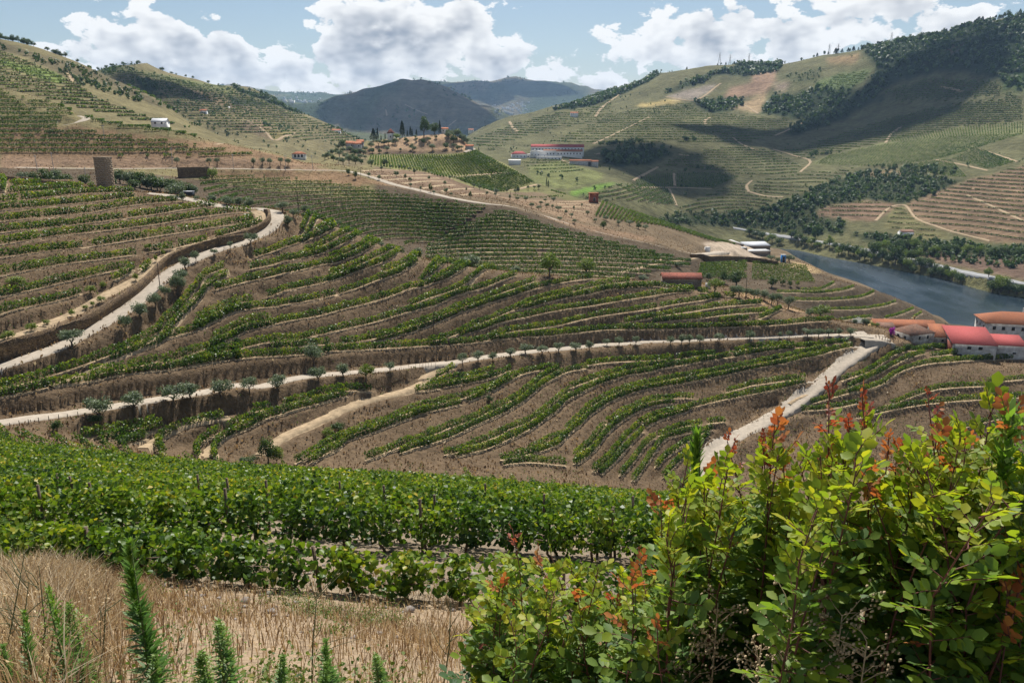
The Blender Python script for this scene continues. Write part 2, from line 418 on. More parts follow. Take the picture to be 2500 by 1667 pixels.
for cv in CURVES:
    a_, y_, z_ = [], [], []
    for p in cv:
        if isinstance(p[1], tuple):
            z, y = p[1][1], p[1][2]
            e = (z - CAMZ) / y
            v = (e * CP + SP) / (CP - e * SP)
            a = (p[0] - 1250) / FPX / max(CP + v * SP, 0.35)
        else:
            a, e = ray(p[0], p[1]); y = p[2]; z = CAMZ + e * y
        a_.append(float(a)); y_.append(math.log(y)); z_.append(float(z))
    o = np.argsort(a_)
    a_ = np.array(a_)[o]; y_ = np.array(y_)[o]; z_ = np.array(z_)[o]
    # keep a left to right order even where the near field fans out
    KY.append(np.exp(pchip(a_, y_, A))); KZ.append(pchip(a_, z_, A))
KY = np.array(KY); KZ = np.array(KZ)
for k in range(1, len(KY)):
    KY[k] = np.maximum(KY[k], KY[k - 1] * 1.004 + 0.02)
Z = np.zeros((NY, NA)); BAND = np.zeros((NY, NA))
for j in range(NA):
    Z[:, j] = pchip(KY[:, j], KZ[:, j], Y)
    BAND[:, j] = np.interp(Y, KY[:, j], np.arange(len(KY)))
XX = A[None, :] * Y[:, None]
YY = np.repeat(Y[:, None], NA, 1)
# natural unevenness, in metres, growing with distance
wet = np.clip((Z - 0.5) / 6.0, 0, 1)
amp_far = np.clip((YY - 700) / 900, 0, 1)
Z += wet * amp_far * (fbm(XX / 190, YY / 260, 3, 4) * 9.0 + fbm(XX / 55, YY / 75, 9, 3) * 3.0)
spur = 1 - 2.2 * np.abs(fbm(XX / 330 + YY / 900, YY / 700 - XX / 1500, 91, 3))
up_ = np.clip((Z - 105) / 70, 0, 1) * np.clip((21.6 - BAND) / 1.2, 0, 1) * np.clip((BAND - 17.4) / 1.2, 0, 1)
Z += up_ * (spur - .45) * 26
big = np.clip((YY - 3400) / 1200, 0, 1)
rid = 1 - 2 * np.abs(fbm(XX / 700 + YY / 2600, YY / 1500, 21, 4))
Z += big * (rid - 0.6) * 55 * np.clip((Z - 60) / 150, 0, 1)
mid = np.clip((YY - 90) / 60, 0, 1) * (1 - amp_far)
Z += wet * mid * (fbm(XX / 14, YY / 14, 5, 3) * 0.45)
nr = np.clip((YY - 5) / 5, 0, 1) * np.clip((110 - YY) / 50, 0, 1)
Z += nr * (fbm(XX / 4, YY / 4, 6, 3) * 0.18)

def zcol(a):
    f = np.clip((np.asarray(a, float) - A[0]) / (A[1] - A[0]), 0, NA - 1.001)
    j = f.astype(int); t = f - j
    return j, t
def ground(x, y):
    """height of the land at (x, y); arrays allowed"""
    x = np.atleast_1d(np.asarray(x, float)); y = np.clip(np.atleast_1d(np.asarray(y, float)), Y[0], Y[-2])
    j, t = zcol(x / y)
    i = np.clip(np.searchsorted(Y, y) - 1, 0, NY - 2)
    s = (y - Y[i]) / (Y[i + 1] - Y[i])
    z0 = Z[i, j] * (1 - t) + Z[i, j + 1] * t
    z1 = Z[i + 1, j] * (1 - t) + Z[i + 1, j + 1] * t
    return z0 * (1 - s) + z1 * s
def gz(x, y): return float(ground(x, y)[0])
def hit(px, py, y0=3.0, y1=13000.0):
    """where the sight line through a photo pixel meets the land, between two distances"""
    px = np.atleast_1d(np.asarray(px, float)); py = np.atleast_1d(np.asarray(py, float))
    a, e = ray(px, py)
    i0 = max(np.searchsorted(Y, y0) - 1, 0); i1 = min(np.searchsorted(Y, y1) + 1, NY)
    yy = Y[i0:i1]
    out = np.zeros((len(px), 3))
    for s in range(0, len(px), 2000):
        sl = slice(s, s + 2000)
        j, t = zcol(a[sl])
        prof = Z[i0:i1][:, j] * (1 - t) + Z[i0:i1][:, j + 1] * t
        el = (prof - CAMZ) / yy[:, None] - e[sl][None, :]
        pos = el >= 0
        k = np.argmax(pos, 0)
        none = ~pos.any(0)
        k[none] = np.argmax(el[:, none], 0)
        km = np.maximum(k - 1, 0)
        ar = np.arange(len(k))
        d1 = el[k, ar]; d0_ = el[km, ar]
        with np.errstate(divide='ignore', invalid='ignore'):
            f = np.where((d1 > 0) & (d0_ < 0), -d0_ / (d1 - d0_), 1.0)
        y = yy[km] + (yy[k] - yy[km]) * f
        out[sl, 0] = a[sl] * y; out[sl, 1] = y
    out[:, 2] = ground(out[:, 0], out[:, 1])
    return out
def at(px, py, y0=3.0, y1=13000.0):
    return hit([px], [py], y0, y1)[0]

# photo crops used for tracing: origin and scale
CROP = dict(A=(0, 420, 3.92), B=(500, 480, 3.92), C=(1000, 580, 3.92), D=(1500, 600, 3.92), E=(0, 780, 3.92), F=(500, 840, 3.92),
            G=(1000, 860, 3.92), H=(1500, 860, 3.92), S=(0, 0, 1.0), Z=(1600, 560, 2.529), K=(700, 180, 2.904), Q=(1300, 0, 1.96), N=(0, 80, 2.613),
            M=(820, 290, 3.36), V=(1200, 330, 3.36), O=(1560, 540, 2.8), J=(2080, 740, 3.2))
def P_(c, pts):
    ox, oy, k = CROP[c]
    return [(ox + x / k, oy + y / k) for x, y in pts]
def cr(spec):
    """'E 0,740 200,715 F 250,155' -> list of photo pixels"""
    out = []; c = 'S'
    for w in spec.split():
        if len(w) == 1: c = w
        else:
            x, y = w.split(',')
            ox, oy, k = CROP[c]
            out.append((ox + float(x) / k, oy + float(y) / k))
    return out
def resample(Pw, step):
    Pw = np.asarray(Pw, float)
    d = np.concatenate([[0], np.cumsum(np.linalg.norm(np.diff(Pw[:, :2], axis=0), axis=1))])
    keep = np.concatenate([[True], np.diff(d) > 1e-4])
    Pw = Pw[keep]; d = d[keep]
    n = max(int(d[-1] / step), 2)
    q = np.linspace(0, d[-1], n + 1)
    return np.stack([np.interp(q, d, Pw[:, k]) for k in range(Pw.shape[1])], 1)
def smooth_line(Pw, n):
    for _ in range(n):
        Q = Pw.copy()
        Q[1:-1] = (Pw[:-2] + 2 * Pw[1:-1] + Pw[2:]) / 4
        Pw = Q
    return Pw
def curve_px(pts, n=14):
    """smooth curve through traced pixels"""
    p = np.asarray(pts, float)
    if len(p) < 3:
        t = np.linspace(0, 1, n)[:, None]
        return p[0] * (1 - t) + p[-1] * t
    d = np.concatenate([[0], np.cumsum(np.linalg.norm(np.diff(p, axis=0), axis=1))])
    q = np.linspace(0, d[-1], n * (len(p) - 1))
    # centripetal-like cubic through the points
    m = np.gradient(p, d, axis=0)
    i = np.clip(np.searchsorted(d, q, side='right') - 1, 0, len(d) - 2)
    h = (d[i + 1] - d[i])[:, None]; t = ((q - d[i]) / (d[i + 1] - d[i]))[:, None]
    return ((1 + 2 * t) * (1 - t) ** 2 * p[i] + t * (1 - t) ** 2 * h * m[i] + t * t * (3 - 2 * t) * p[i + 1] + t * t * (t - 1) * h * m[i + 1])
def trace(pts, y0, y1, step=1.0, sm=6):
    c = curve_px(pts)
    w = hit(c[:, 0], c[:, 1], y0, y1)
    w = resample(w, step)
    w = smooth_line(w, sm)
    w[:, 2] = ground(w[:, 0], w[:, 1])
    return w
# ------------------------------------------------------------------ tracks and terraces: lines on the land
ROADS = [  # name, label, half width, y range, trace
 ('lower_track', 'pale gravel track with olive trees running across the hillside', 1.65, (118, 285),
  'S -160,1062 E 0,985 400,935 800,880 1200,815 1560,755 2000,690 2352,630 F 400,400 800,335 1000,305 1300,280 1700,245 2000,210 2352,180 C 250,1225 500,1180 700,1145 1000,1110 1250,1080 1500,1060 1800,1030 2200,1005 D 200,925 600,910 1000,890 1500,875 1900,858 2340,862 S 2125,822'),
 ('upper_track', 'pale gravel track climbing in a bend beside a stone wall', 2.1, (130, 275),
  'S -150,955 E 0,455 350,345 700,195 A 880,1505 1000,1440 1150,1350 1300,1260 1420,1140 1540,1030 1640,950 1850,840 2100,735 2340,680 B 180,500 350,440 500,385 600,320 670,250 690,200 S 672,521 650,513 620,509 A 2200,340 1990,300 1800,262 1600,225 1420,205'),
 ('farm_track', 'wide pale dirt track dropping from the farmyard into the gully', 2.6, (150, 290),
  'J 250,270 170,290 S 2120,845 2085,868 2050,893 2020,920 1985,950 1940,985 1890,1015 1840,1042 1790,1068 1755,1090 1725,1118 1708,1145 1712,1172 1740,1195'),
 ('farmyard', 'pale dirt yard in front of the ruined farmhouse', 5.0, (240, 300), 'S 2090,822 2120,824 2150,826 2172,832'),
 ('branch_path', 'narrow dirt path branching down from the olive lined track', 1.2, (120, 230),
  'G 330,140 200,210 100,280 F 2150,330 1950,430 1750,490 1500,550 1250,660 1000,770 800,860 640,960 520,1060'),
 ('wall_top_path', 'sandy path along the top of the curved stone wall', 1.6, (130, 270),
  'E 0,215 200,140 500,50 A 300,1510 500,1430 700,1360 850,1270 1000,1180 1150,1110 1300,1010 1450,870 1600,790 1800,710 2050,650 2352,570 B 200,410 400,330 520,260 550,200 480,140'),
 ('vine_path', 'sandy path between two vine rows below the upper track', 1.2, (125, 245),
  'E 480,640 700,560 1050,395 1250,310 1430,205 1560,110 A 1560,1540 1700,1390 1830,1250 1940,1110 2060,1010 2200,940 B 60,780 190,700'),
 ('second_vine_path', 'sandy path running up to the bend of the upper track', 1.0, (190, 260), 'B 900,405 960,310 1020,215'),
 ('third_vine_path', 'sandy path running up to the brow between two vine rows', .8, (190, 270), 'C 100,450 170,380 240,290 285,225'),
 ('fourth_vine_path', 'short sandy path up the brow further right', .8, (200, 275), 'C 510,535 560,470 620,390 680,340'),
 ('gully_path', 'light sandy path curling into the gully', 1.3, (110, 180), 'E 1340,1230 1440,1160 1560,1060 1700,1020 1900,960 2200,940'),
 ('second_gully_path', 'light sandy path beside a curling vine row in the gully', 1.1, (110, 190), 'F 20,1090 0,1010 100,930 220,860'),
 ('hill_road', 'narrow road with posts behind the second vineyard hill', 2.0, (330, 640),
  'S 40,409 150,411 300,412 450,411 560,412 660,414 760,416 860,420 905,432 960,450 1020,464 1100,483 1190,498 1240,503 1300,518 1360,537 1420,556 1500,576 1580,594 1680,617 1760,632 S 1800,640'),
 ('site_road', 'dusty haul road reaching the building site above the river', 3.5, (400, 640), 'S 1700,622 1740,617 1770,615 1800,625 1830,637'),
 ('site_path', 'dusty path along the fence below the building site', 1.2, (330, 560), 'D 0,270 150,235 380,180 600,145 800,115 950,95 1100,90'),
 ('knoll_path', 'pale path across the knoll vineyard', 1.4, (600, 740), 'K 1180,735 1400,718 1580,705'),
 ('knoll_drive', 'pale drive round the foot of the knoll', 1.6, (560, 760), 'K 1260,560 1320,540 1340,535'),
 ('spur_path', 'pale path along the foot of the knoll vineyard', 1.6, (560, 720), 'K 1520,832 1640,822 1720,800 1790,785'),
 ('left_lane', 'pale lane winding over the left hillock', 2.2, (420, 620), 'N 400,592 470,580 530,560 560,540 540,515 500,497'),
 ('riverside_road', 'grey riverside road on the far bank', 3.0, (690, 1120), 'S 1790,557 1841,566 1938,582 2035,597 2120,613 2234,638 2320,658 2410,676 2500,694 2600,716'),
]
for (i, spec, w, yr) in (
    (1, 'Q 1690,685 1710,650 1760,610', 4, (1000, 1700)), (2, 'Q 1150,715 1250,745 1330,775 1280,825', 3.5, (1000, 1700)),
    (3, 'Q 1035,920 1025,890 1050,865', 3.0, (950, 1500)), (4, 'Q 1040,920 1120,940 1200,945', 2.6, (950, 1500)),
    (5, 'Q 480,865 600,800', 3, (1000, 1700)), (6, 'Q 680,890 677,830', 3.0, (1000, 1700)), (7, 'Q 690,985 655,905', 3.0, (950, 1500)),
    (8, 'Q 500,898 680,898 860,905', 2.2, (950, 1500)), (9, 'Q 1640,1058 1720,990 1780,982 1830,1040 1950,1090 2190,1155', 2.6, (800, 1500)),
    (10, 'Q 2080,935 2150,965 2352,1060', 2.6, (800, 1500)), (11, 'Q 1930,765 2060,790 2180,818', 2.4, (900, 1600)), (12, 'Q 2140,715 2320,775', 3, (900, 1600)),
    (13, 'Q 830,600 825,580 850,563', 4.5, (1400, 2400)), (14, 'Q 1000,500 1040,520 1080,545', 4.5, (1500, 2600)), (15, 'Q 1160,650 1240,615 1290,590', 4, (1300, 2400)),
    (16, 'Q 300,560 320,530 420,450', 5, (1700, 2900)), (17, 'Q 290,690 440,620 560,560', 3.5, (1300, 2200)), (18, 'Q 640,465 780,480 900,400', 4.5, (1700, 2800)),
    (19, 'Q 0,830 0,830', 0, (1, 2)), (20, 'Q 1640,440 1740,470 1560,560', 0, (1, 2)), (21, 'Q 1960,415 2060,440', 4, (1200, 2200)),
    (22, 'K 1580,340 1600,380 1640,410', 5, (1500, 2900)), (23, 'K 700,250 712,300', 7, (3500, 5200)), (24, 'N 420,260 460,300 440,310', 3.5, (650, 1100)),
    (25, 'N 1640,590 1700,640 1750,690 1800,670 1880,640', 4, (900, 1900)), (26, 'N 1370,715 1440,700 1500,680', 2.5, (430, 700)), (27, 'Q 1720,985 1640,1060', 0, (1, 2)),
    (28, 'K 840,220 920,260 1000,290', 6, (3500, 5200)), (29, 'K 1200,330 1150,370', 6, (3300, 5000)), (30, 'Q 1300,770 1280,810', 0, (1, 2)),
    (31, 'Q 960,660 1000,690 1070,720', 3, (1200, 2200)), (32, 'Q 700,740 750,745', 3, (1100, 2000)), (33, 'V 570,200 620,225 660,235', 3.5, (1000, 1600)), (34, 'V 850,160 940,140', 3, (1000, 1700))):
    if w: ROADS.append(('hillside_track', None, w, yr, spec))
ROADW = {}
LINES = []
for k, (nm, lab, hw, yr, spec) in enumerate(ROADS):
    far = yr[0] > 600
    w = trace(cr(spec), yr[0], yr[1], 3.0 if far else 1.0, 3 if far else 8)
    LINES.append([nm, lab, hw, w])
    ROADW.setdefault(nm, w)

# vine rows traced one by one (pixel line of the vine feet)
ROWS_U = [  # field above the curved stone wall
 'A 120,148 390,135', 'A 90,210 300,195 520,175 720,160 900,160', 'A -60,306 150,290 400,255 660,225 900,210 1130,205 1280,200',
 'A -80,382 280,350 560,325 830,300 1100,270 1280,250', 'A -80,490 150,465 420,440 620,420 900,390 1100,350 1400,310 1700,290',
 'A -60,595 60,580 300,555 560,530 900,490 1200,450 1500,410 1800,360 2090,335', 'A -60,708 300,660 480,625 800,590 1200,545 1600,490 1900,440 2130,410 2352,392 B 440,163',
 'A -80,834 220,800 300,785 700,740 1100,685 1500,620 1900,560 2150,520 2352,490 B 470,225', 'A -80,1015 150,975 500,905 850,855 1300,800',
 'A 1440,770 1580,750 1750,720 1980,670', 'A -60,1230 80,1185 300,1140 700,1040 1080,955 1240,925', 'A -60,1395 110,1335 300,1295 520,1245 700,1200 780,1165',
 'A 1090,1050 1180,1010 1280,940', 'A 1360,970 1440,900', 'B 110,400 200,370 420,305 540,245', 'A -120,105 40,100 35,200']
ROWS_M = [  # hillside between the two tracks
 'B 920,340 960,270 1000,190', 'B 960,400 1010,330 1050,240 1090,190 1230,210', 'E 100,655 300,610 600,510 780,455 950,390 1100,340 1250,265 1330,230 1440,180 1560,80 A 1490,1530 1640,1400 1740,1290 1800,1205 1870,1120 1960,1010 2140,930',
 'E 1060,400 1250,330 1400,285 1540,235 1580,190 A 1600,1540 1700,1450 1800,1330 1930,1210 1960,1130 2060,1060 2180,1000',
 'E 1580,195 1740,150 1850,120 2000,60 A 1830,1500 1980,1440 2130,1370 2300,1310', 'A 1890,1440 2050,1360 2200,1290 2352,1240 B 460,1020',
 'B 480,590 620,540 760,500 880,455 980,420 1100,380 1220,325 1310,250', 'B 1060,350 1140,310 1230,250', 'B 430,705 700,645 960,585 1150,530 1300,470 1430,400 1500,345', 'B 960,540 1100,490 1200,440 1330,370 1440,310',
 'B 100,900 250,860 400,820 560,790 700,755 900,715 1100,660 1290,625 1480,550 1590,490 1700,410', 'B 1200,600 1400,530 1560,450 1640,385', 'B 600,970 740,920 900,880 1170,820 1340,760 1500,700 1640,660 1800,580 1900,480',
 'B 1200,760 1400,690 1560,625 1700,560 1840,470', 'B 0,1240 120,1190 270,1110 450,1080 650,1060 850,1030 1000,1000 1160,970 1340,920 1520,860 1700,790 1850,740 1960,680 2030,630',
 'B 1700,730 1850,680 1980,600 2060,530', 'B 30,1480 150,1430 250,1360 400,1290 560,1250 700,1220 900,1180 1130,1140 1300,1090 1500,1040 1680,995 1860,930 2040,870 C 110,480 230,435 350,400 460,340 620,240',
 'B 80,1400 250,1290 420,1220 630,1190', 'C 100,440 170,350 240,260 290,190', 'C 190,380 280,290 420,200', 'C 0,270 60,190 110,130', 'C 240,410 340,360 440,300 560,235',
 'B 0,1530 200,1490 400,1450 600,1400 870,1385 1050,1340 1230,1300 1400,1260 1640,1205 1850,1140 2060,1080 2300,1005 C 400,570 490,545 620,510 740,480 850,430 1020,370',
 'C 0,660 150,600 330,540 480,490 570,420 640,360 700,320 840,290', 'B 1640,1390 1880,1330 2060,1270 2190,1220 2352,1150 C 480,720 620,680 720,640 850,600 1000,560 1130,515 1280,475 1400,450 1520,425 1640,410 1760,400',
 'B 1300,1420 1500,1390 1740,1340 1950,1260 2200,1180 2352,1110 C 600,640 760,580 900,530 1050,480 1200,425', 'B 1160,1485 1500,1470 1800,1455 2100,1435 2310,1420', 'B 640,1455 900,1440 1190,1420',
 'C 390,1030 620,1010 820,980 1030,960', 'C 480,950 620,900 760,860 850,820 1000,790 1150,760 1300,725 1500,690 1700,665 1880,635 2080,600 2352,560 D 500,462 750,440',
 'C 200,1000 400,960 560,880 760,800 900,740 1020,695 1200,660 1350,610 1500,580 1700,550 1900,500 2100,480 2320,470', 'C 1030,680 1200,610 1350,570 1500,540 1700,490 1900,450 2100,430',
 'C 1060,955 1300,945 1500,925 1700,905 1900,885 2100,885 2352,880 D 800,790 1200,775 1560,765 1760,745 1960,730 2080,725', 'C 780,960 1000,900 1200,880 1360,860 1500,830 1700,780 1900,745 2100,720 2352,680 D 560,570 800,535 1000,505',
 'D 100,740 330,700 520,665 760,635 960,600 1200,575 1400,560', 'D 370,740 580,715 820,700 1000,675 1200,655 1460,640', 'D 1390,710 1500,660 1590,610', 'D 1000,740 1150,725 1280,710',
 'E -80,760 0,745 200,715 360,680 500,650 700,620 860,595 1040,560 1240,520 1400,500 1580,490 1720,470 1880,440 2000,420 2200,385 2352,370 F 250,155 560,125 700,120 950,105 1200,85',
 'E 880,540 1050,500 1250,480 1400,440 1520,410', 'E 1560,430 1700,390 1900,320 2060,270 2150,230', 'E 1790,425 2000,385 2200,345 2352,320 F 200,100 350,80', 'E -80,680 0,660 80,650',
 'D 20,425 200,410 430,395', 'D 360,390 560,420 750,425', 'D 800,450 900,460', 'D 1050,490 1150,495', 'D 1000,505 960,500 870,520']
ROWS_L = [  # terraces below the lower track
 'E 810,1140 960,1120 1160,1080 1360,1040 1500,1000', 'E 980,1160 1200,1130 1400,1080 1550,1040', 'E 1130,1220 1250,1190 1400,1140', 'E 1580,1300 1500,1225 1530,1160 1610,1100 1720,1060',
 'E 1900,1330 1870,1260 1900,1200 2000,1140 2100,1090', 'F 100,1110 80,1020 120,960 220,890 300,850 400,820 560,730 720,680 800,660 900,620 1040,590 1200,540 1360,500',
 'E 1760,1040 1880,1000 2000,990 2130,955', 'F 230,830 370,760 520,690', 'F 470,660 620,630', 'F 750,600 880,560 1030,520 1200,480 1360,450 1590,460',
 'F 700,960 830,880 960,830 1100,770 1250,680 1400,620 1500,580 1650,540 1750,510 1900,480 2100,450 2250,430', 'G 75,340 250,310 450,270 680,230 800,190', 'G 320,340 500,310 680,270 850,230 960,180', 'G 210,260 330,220 420,160',
 'F 870,1150 1010,1090 1060,1050 1220,950 1320,910 1480,850 1620,800 1750,750 1940,670 2200,590 2352,550 G 520,450 640,400 760,350 870,310 970,230',
 'F 1020,1150 1120,1080 1300,990 1340,930 1440,900 1600,850 1800,770 2000,700 2160,650 G 0,625 150,580 300,550 490,500', 'G 560,470 700,420 880,320 1050,230 1180,190 1380,160',
 'F 1540,1120 1680,1070 1860,1000 1960,960 2160,890 2352,810 G 480,700 620,650 780,570 940,510', 'G 950,490 1060,430 1160,340 1260,260 1420,170', 'F 1880,1050 2050,990 2170,950',
 'G 100,920 210,880 420,810 560,740 660,690 780,640 940,560 1060,490 1180,390 1300,300 1400,250 1500,200 1700,160', 'G 340,990 520,950 640,890 780,840 880,800 920,760 1000,730 1110,690 1210,640 1340,530 1440,440 1530,380',
 'G 1540,350 1700,290 1850,240 2000,200 2200,150 2352,130 D 560,1105', 'G 440,1000 620,960 780,920 890,870 1000,820 1160,740 1280,650 1400,570 1480,480 1600,420 1700,360 1900,280 2100,220 2352,180 D 440,1180 640,1150 860,1105 1060,1080 1300,1040 1500,1005 1700,985 1900,975 2000,960',
 'G 1700,130 1850,110 2050,95 2352,85 D 560,1085', 'D 600,1090 800,1060 960,1050', 'D 1150,1020 1300,990 1500,970 1720,960', 'D 1990,960 2100,945 2230,930',
 'G 880,1040 1080,1000 1230,960 1400,900 1490,820 1540,760 1640,690 1700,620 1800,550 1900,480 2000,440 2200,370 2352,340 H 500,325 740,285 960,240 1200,190 1440,140 1680,100 1860,50 D 1940,1060 2100,1010 2280,970',
 'G 1150,950 1280,890 1470,800', 'G 1500,750 1640,620 1680,570 1800,490 1900,430 2100,360 2352,300 D 600,1275 800,1240 1200,1170 1600,1085 1900,1015 2000,985',
 'G 1580,1080 1700,1000 1800,900 1850,820 1950,720 2050,640 2200,560 2352,510 H 560,490', 'G 1580,1010 1680,930 1780,820 1850,730', 'G 1880,700 2000,620 2100,560 2250,500 2352,465 H 500,460 640,440 750,450',
 'G 1760,1150 1850,1080 1950,970 2050,840 2150,740 2250,660 2352,620 H 600,565 800,520 1000,470 1240,420 1500,370 1840,290', 'G 1830,1170 1950,1060 2050,950 2230,760', 'H 300,715 450,640 600,600 740,545', 'H 1080,390 1300,330 1560,290 1820,262',
 'H 60,1190 170,1060 250,950 330,860 390,830', 'H 180,1240 290,1090 400,930 480,830 600,800 800,740', 'H 430,810 560,750 700,710 830,700', 'H 400,1110 500,1000 640,910 780,820 930,740', 'H 470,1210 560,1100 700,970 900,800', 'H 890,690 1050,670',
 'G 900,1085 1060,1060 1350,1075 1500,1090']
ROWS_Q = [  # slope between the farm track and the farm
 'Z 1125,885 1200,830 1300,745 1370,715', 'Z 1150,940 1300,890 1400,830 1480,775 1620,750 1800,735', 'Z 1190,985 1350,905 1460,850 1560,800 1660,770', 'Z 1230,1010 1400,960 1500,890 1650,840 1840,820 2200,800',
 'Z 820,1115 1000,1070 1240,1000', 'Z 620,1215 800,1140 1100,1110 1250,1080', 'Z 2050,950 2276,930', 'Z 1450,1090 1700,1000 2050,970', 'Z 1800,1260 2100,1180 2276,1150', 'Z 1250,1170 1500,1110 1700,1080 2276,1040', 'Z 820,1075 950,1010 1100,960',
 'Z 1700,790 1850,775 2276,800']
ROWS_T = ['Z 750,392 1000,395 1130,385 1220,360', 'Z 900,378 1020,375 1100,335', 'Z 830,440 1000,442 1180,434 1300,412 1345,390', 'Z 1060,500 1250,496 1400,476 1480,452', 'Z 1420,552 1520,522 1590,494', 'Z 1590,550 1640,518', 'Z 1040,590 1180,560 1330,545']
FAM = {}
CARVE = []
for fam, lst, yr in (('U', ROWS_U, (136, 285)), ('M', ROWS_M, (122, 296)), ('L', ROWS_L, (112, 285)), ('Q', ROWS_Q, (150, 300)), ('T', ROWS_T, (310, 520))):
    FAM[fam] = []
    for s in lst:
        w = trace(cr(s), yr[0], yr[1], 0.8, 8)
        FAM[fam].append(w)
        CARVE.append((w, 0.9 if fam != 'T' else 1.2, 2.8))
for nm, lab, hw, w in LINES:
    if w[:, 1].mean() < 700: CARVE.append((w, hw + 0.9, hw + (6.0 if hw > 1.5 else 2.6)))

# cut the tracks and terraces into the slope
DMIN = np.full((NY, NA), 1e9); ZT = Z.copy(); WC = np.zeros((NY, NA))
da = A[1] - A[0]
for w, r0, r1 in CARVE:
    zs = smooth_line(w[:, 2:3].copy(), 6)[:, 0]
    w[:, 2] = zs
    for (x, y, z) in w:
        i0 = max(np.searchsorted(Y, y - r1) - 1, 0); i1 = min(np.searchsorted(Y, y + r1) + 1, NY)
        jc = (x / y - A[0]) / da; dj = r1 / y / da + 2
        j0 = max(int(jc - dj), 0); j1 = min(int(jc + dj) + 1, NA)
        if j1 <= j0: continue
        d = np.hypot(XX[i0:i1, j0:j1] - x, YY[i0:i1, j0:j1] - y)
        sub = DMIN[i0:i1, j0:j1]
        better = (d < sub) & (d < r1)
        wgt = np.clip((r1 - d) / (r1 - r0), 0, 1)
        sub[better] = d[better]
        ZT[i0:i1, j0:j1][better] = z - 0.06
        WC[i0:i1, j0:j1][better] = wgt[better]
WC = WC * WC * (3 - 2 * WC)
Z = Z * (1 - WC) + ZT * WC
# ------------------------------------------------------------------ land cover
PXX, PYY = pix(XX, YY, Z)
def inpoly(px, py, poly):
    poly = np.asarray(poly, float)
    ins = np.zeros(px.shape, bool)
    n = len(poly); j = n - 1
    for i in range(n):
        xi, yi = poly[i]; xj, yj = poly[j]
        c = ((yi > py) != (yj > py)) & (px < (xj - xi) * (py - yi) / (yj - yi + 1e-12) + xi)
        ins ^= c; j = i
    return ins
rag = fbm(XX / (YY * 0.012 + 0.5), YY / (YY * 0.03 + 0.5), 40, 3)
def mask(spec, y0, y1, ragged=6.0):
    m = np.zeros(Z.shape, bool)
    i0 = max(np.searchsorted(Y, y0) - 1, 0); i1 = min(np.searchsorted(Y, y1) + 1, NY)
    sl = slice(i0, i1)
    m[sl] = inpoly(PXX[sl] + rag[sl] * ragged, PYY[sl] + rag[sl] * ragged * 0.5, cr(spec))
    return m
CC = np.zeros((NY, NA, 3))
def band(b0, b1, col):
    t = np.clip(1 - np.abs(np.clip(BAND, b0, b1) - BAND) * 3, 0, 1)[..., None]
    return t, np.array(col)
CC[:] = (0.16, 0.115, 0.075)
def fillband(b0, b1, col):
    m = (BAND >= b0) & (BAND < b1)
    CC[m] = col
fillband(0, 2.0, (0.30, 0.225, 0.15))
fillband(2.0, 5.3, (0.24, 0.19, 0.135))
fillband(5.3, 9.4, (0.150, 0.106, 0.066))
fillband(9.4, 12, (0.095, 0.072, 0.048))
fillband(12, 14, (0.155, 0.115, 0.072))
fillband(14, 17, (0.13, 0.125, 0.055))
fillband(17, 22.5, (0.125, 0.12, 0.058))
fillband(22.5, 40, (0.085, 0.095, 0.048))
left = (XX / YY < -0.17) & (YY > 400) & (YY < 2600)
CC[left] = (0.175, 0.150, 0.075)
COVER = {}
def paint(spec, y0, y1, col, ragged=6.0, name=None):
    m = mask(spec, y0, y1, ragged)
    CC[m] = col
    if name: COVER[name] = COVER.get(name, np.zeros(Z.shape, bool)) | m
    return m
DRY = (0.215, 0.14, 0.08); SCRUB = (0.045, 0.055, 0.025); WOOD = (0.028, 0.042, 0.018)
# left hills
paint('N 0,150 100,190 300,240 420,265 430,290 380,330 250,290 0,200', 560, 1200, (0.15, 0.19, 0.055))
paint('N -200,-20 0,50 160,110 500,200 740,300 1000,430 1150,500 1000,470 740,370 560,310 440,300 300,230 150,150 0,110 -200,70', 560, 1400, (0.13, 0.11, 0.062), 10)
paint('N 0,600 480,600 900,660 1400,700 1800,790 2100,850 0,790', 405, 640, (0.205, 0.135, 0.078))
paint('N 420,600 700,620 1000,680 1400,710 1750,780 1600,775 1200,720 800,660', 405, 640, DRY)
paint('N 0,795 800,795 1500,800 2000,850 2120,880 1500,872 0,862', 380, 480, (0.25, 0.168, 0.108))
paint('N 1200,890 1700,880 2100,890 2300,940 2300,985 1900,940 1300,930', 350, 480, DRY)
paint('K 0,690 350,690 500,720 760,800 900,830 700,790 400,770 0,750', 380, 480, DRY)
paint('N 1200,370 1340,380 1440,440 1650,470 1560,490 1380,460', 1100, 2000, (0.26, 0.19, 0.11))
paint('N 1690,620 1880,640 1800,670 1750,690', 900, 1900, (0.24, 0.20, 0.08))
paint('N 1560,560 1620,560 1740,690 1500,600', 900, 1900, (0.2, 0.15, 0.09))
paint('N 1640,560 1760,600 1700,620 1650,600', 900, 1900, (0.26, 0.18, 0.11))
paint('N 860,300 960,300 1030,360 980,390 900,370', 1100, 2100, WOOD, 4, 'wood_left')
paint('N 1450,410 1640,430 1760,460 1500,480', 1100, 2100, SCRUB)
paint('N 1480,335 1640,380 1800,430 1960,520 1900,520 1700,440 1500,370', 1200, 2100, WOOD, 4, 'wood_left')
paint('N 520,200 700,195 900,240 860,275 640,260', 1100, 2000, (0.11, 0.115, 0.052))
paint('N 900,240 1250,310 1480,345 1480,400 1200,350 950,290', 1100, 2000, (0.15, 0.155, 0.066))
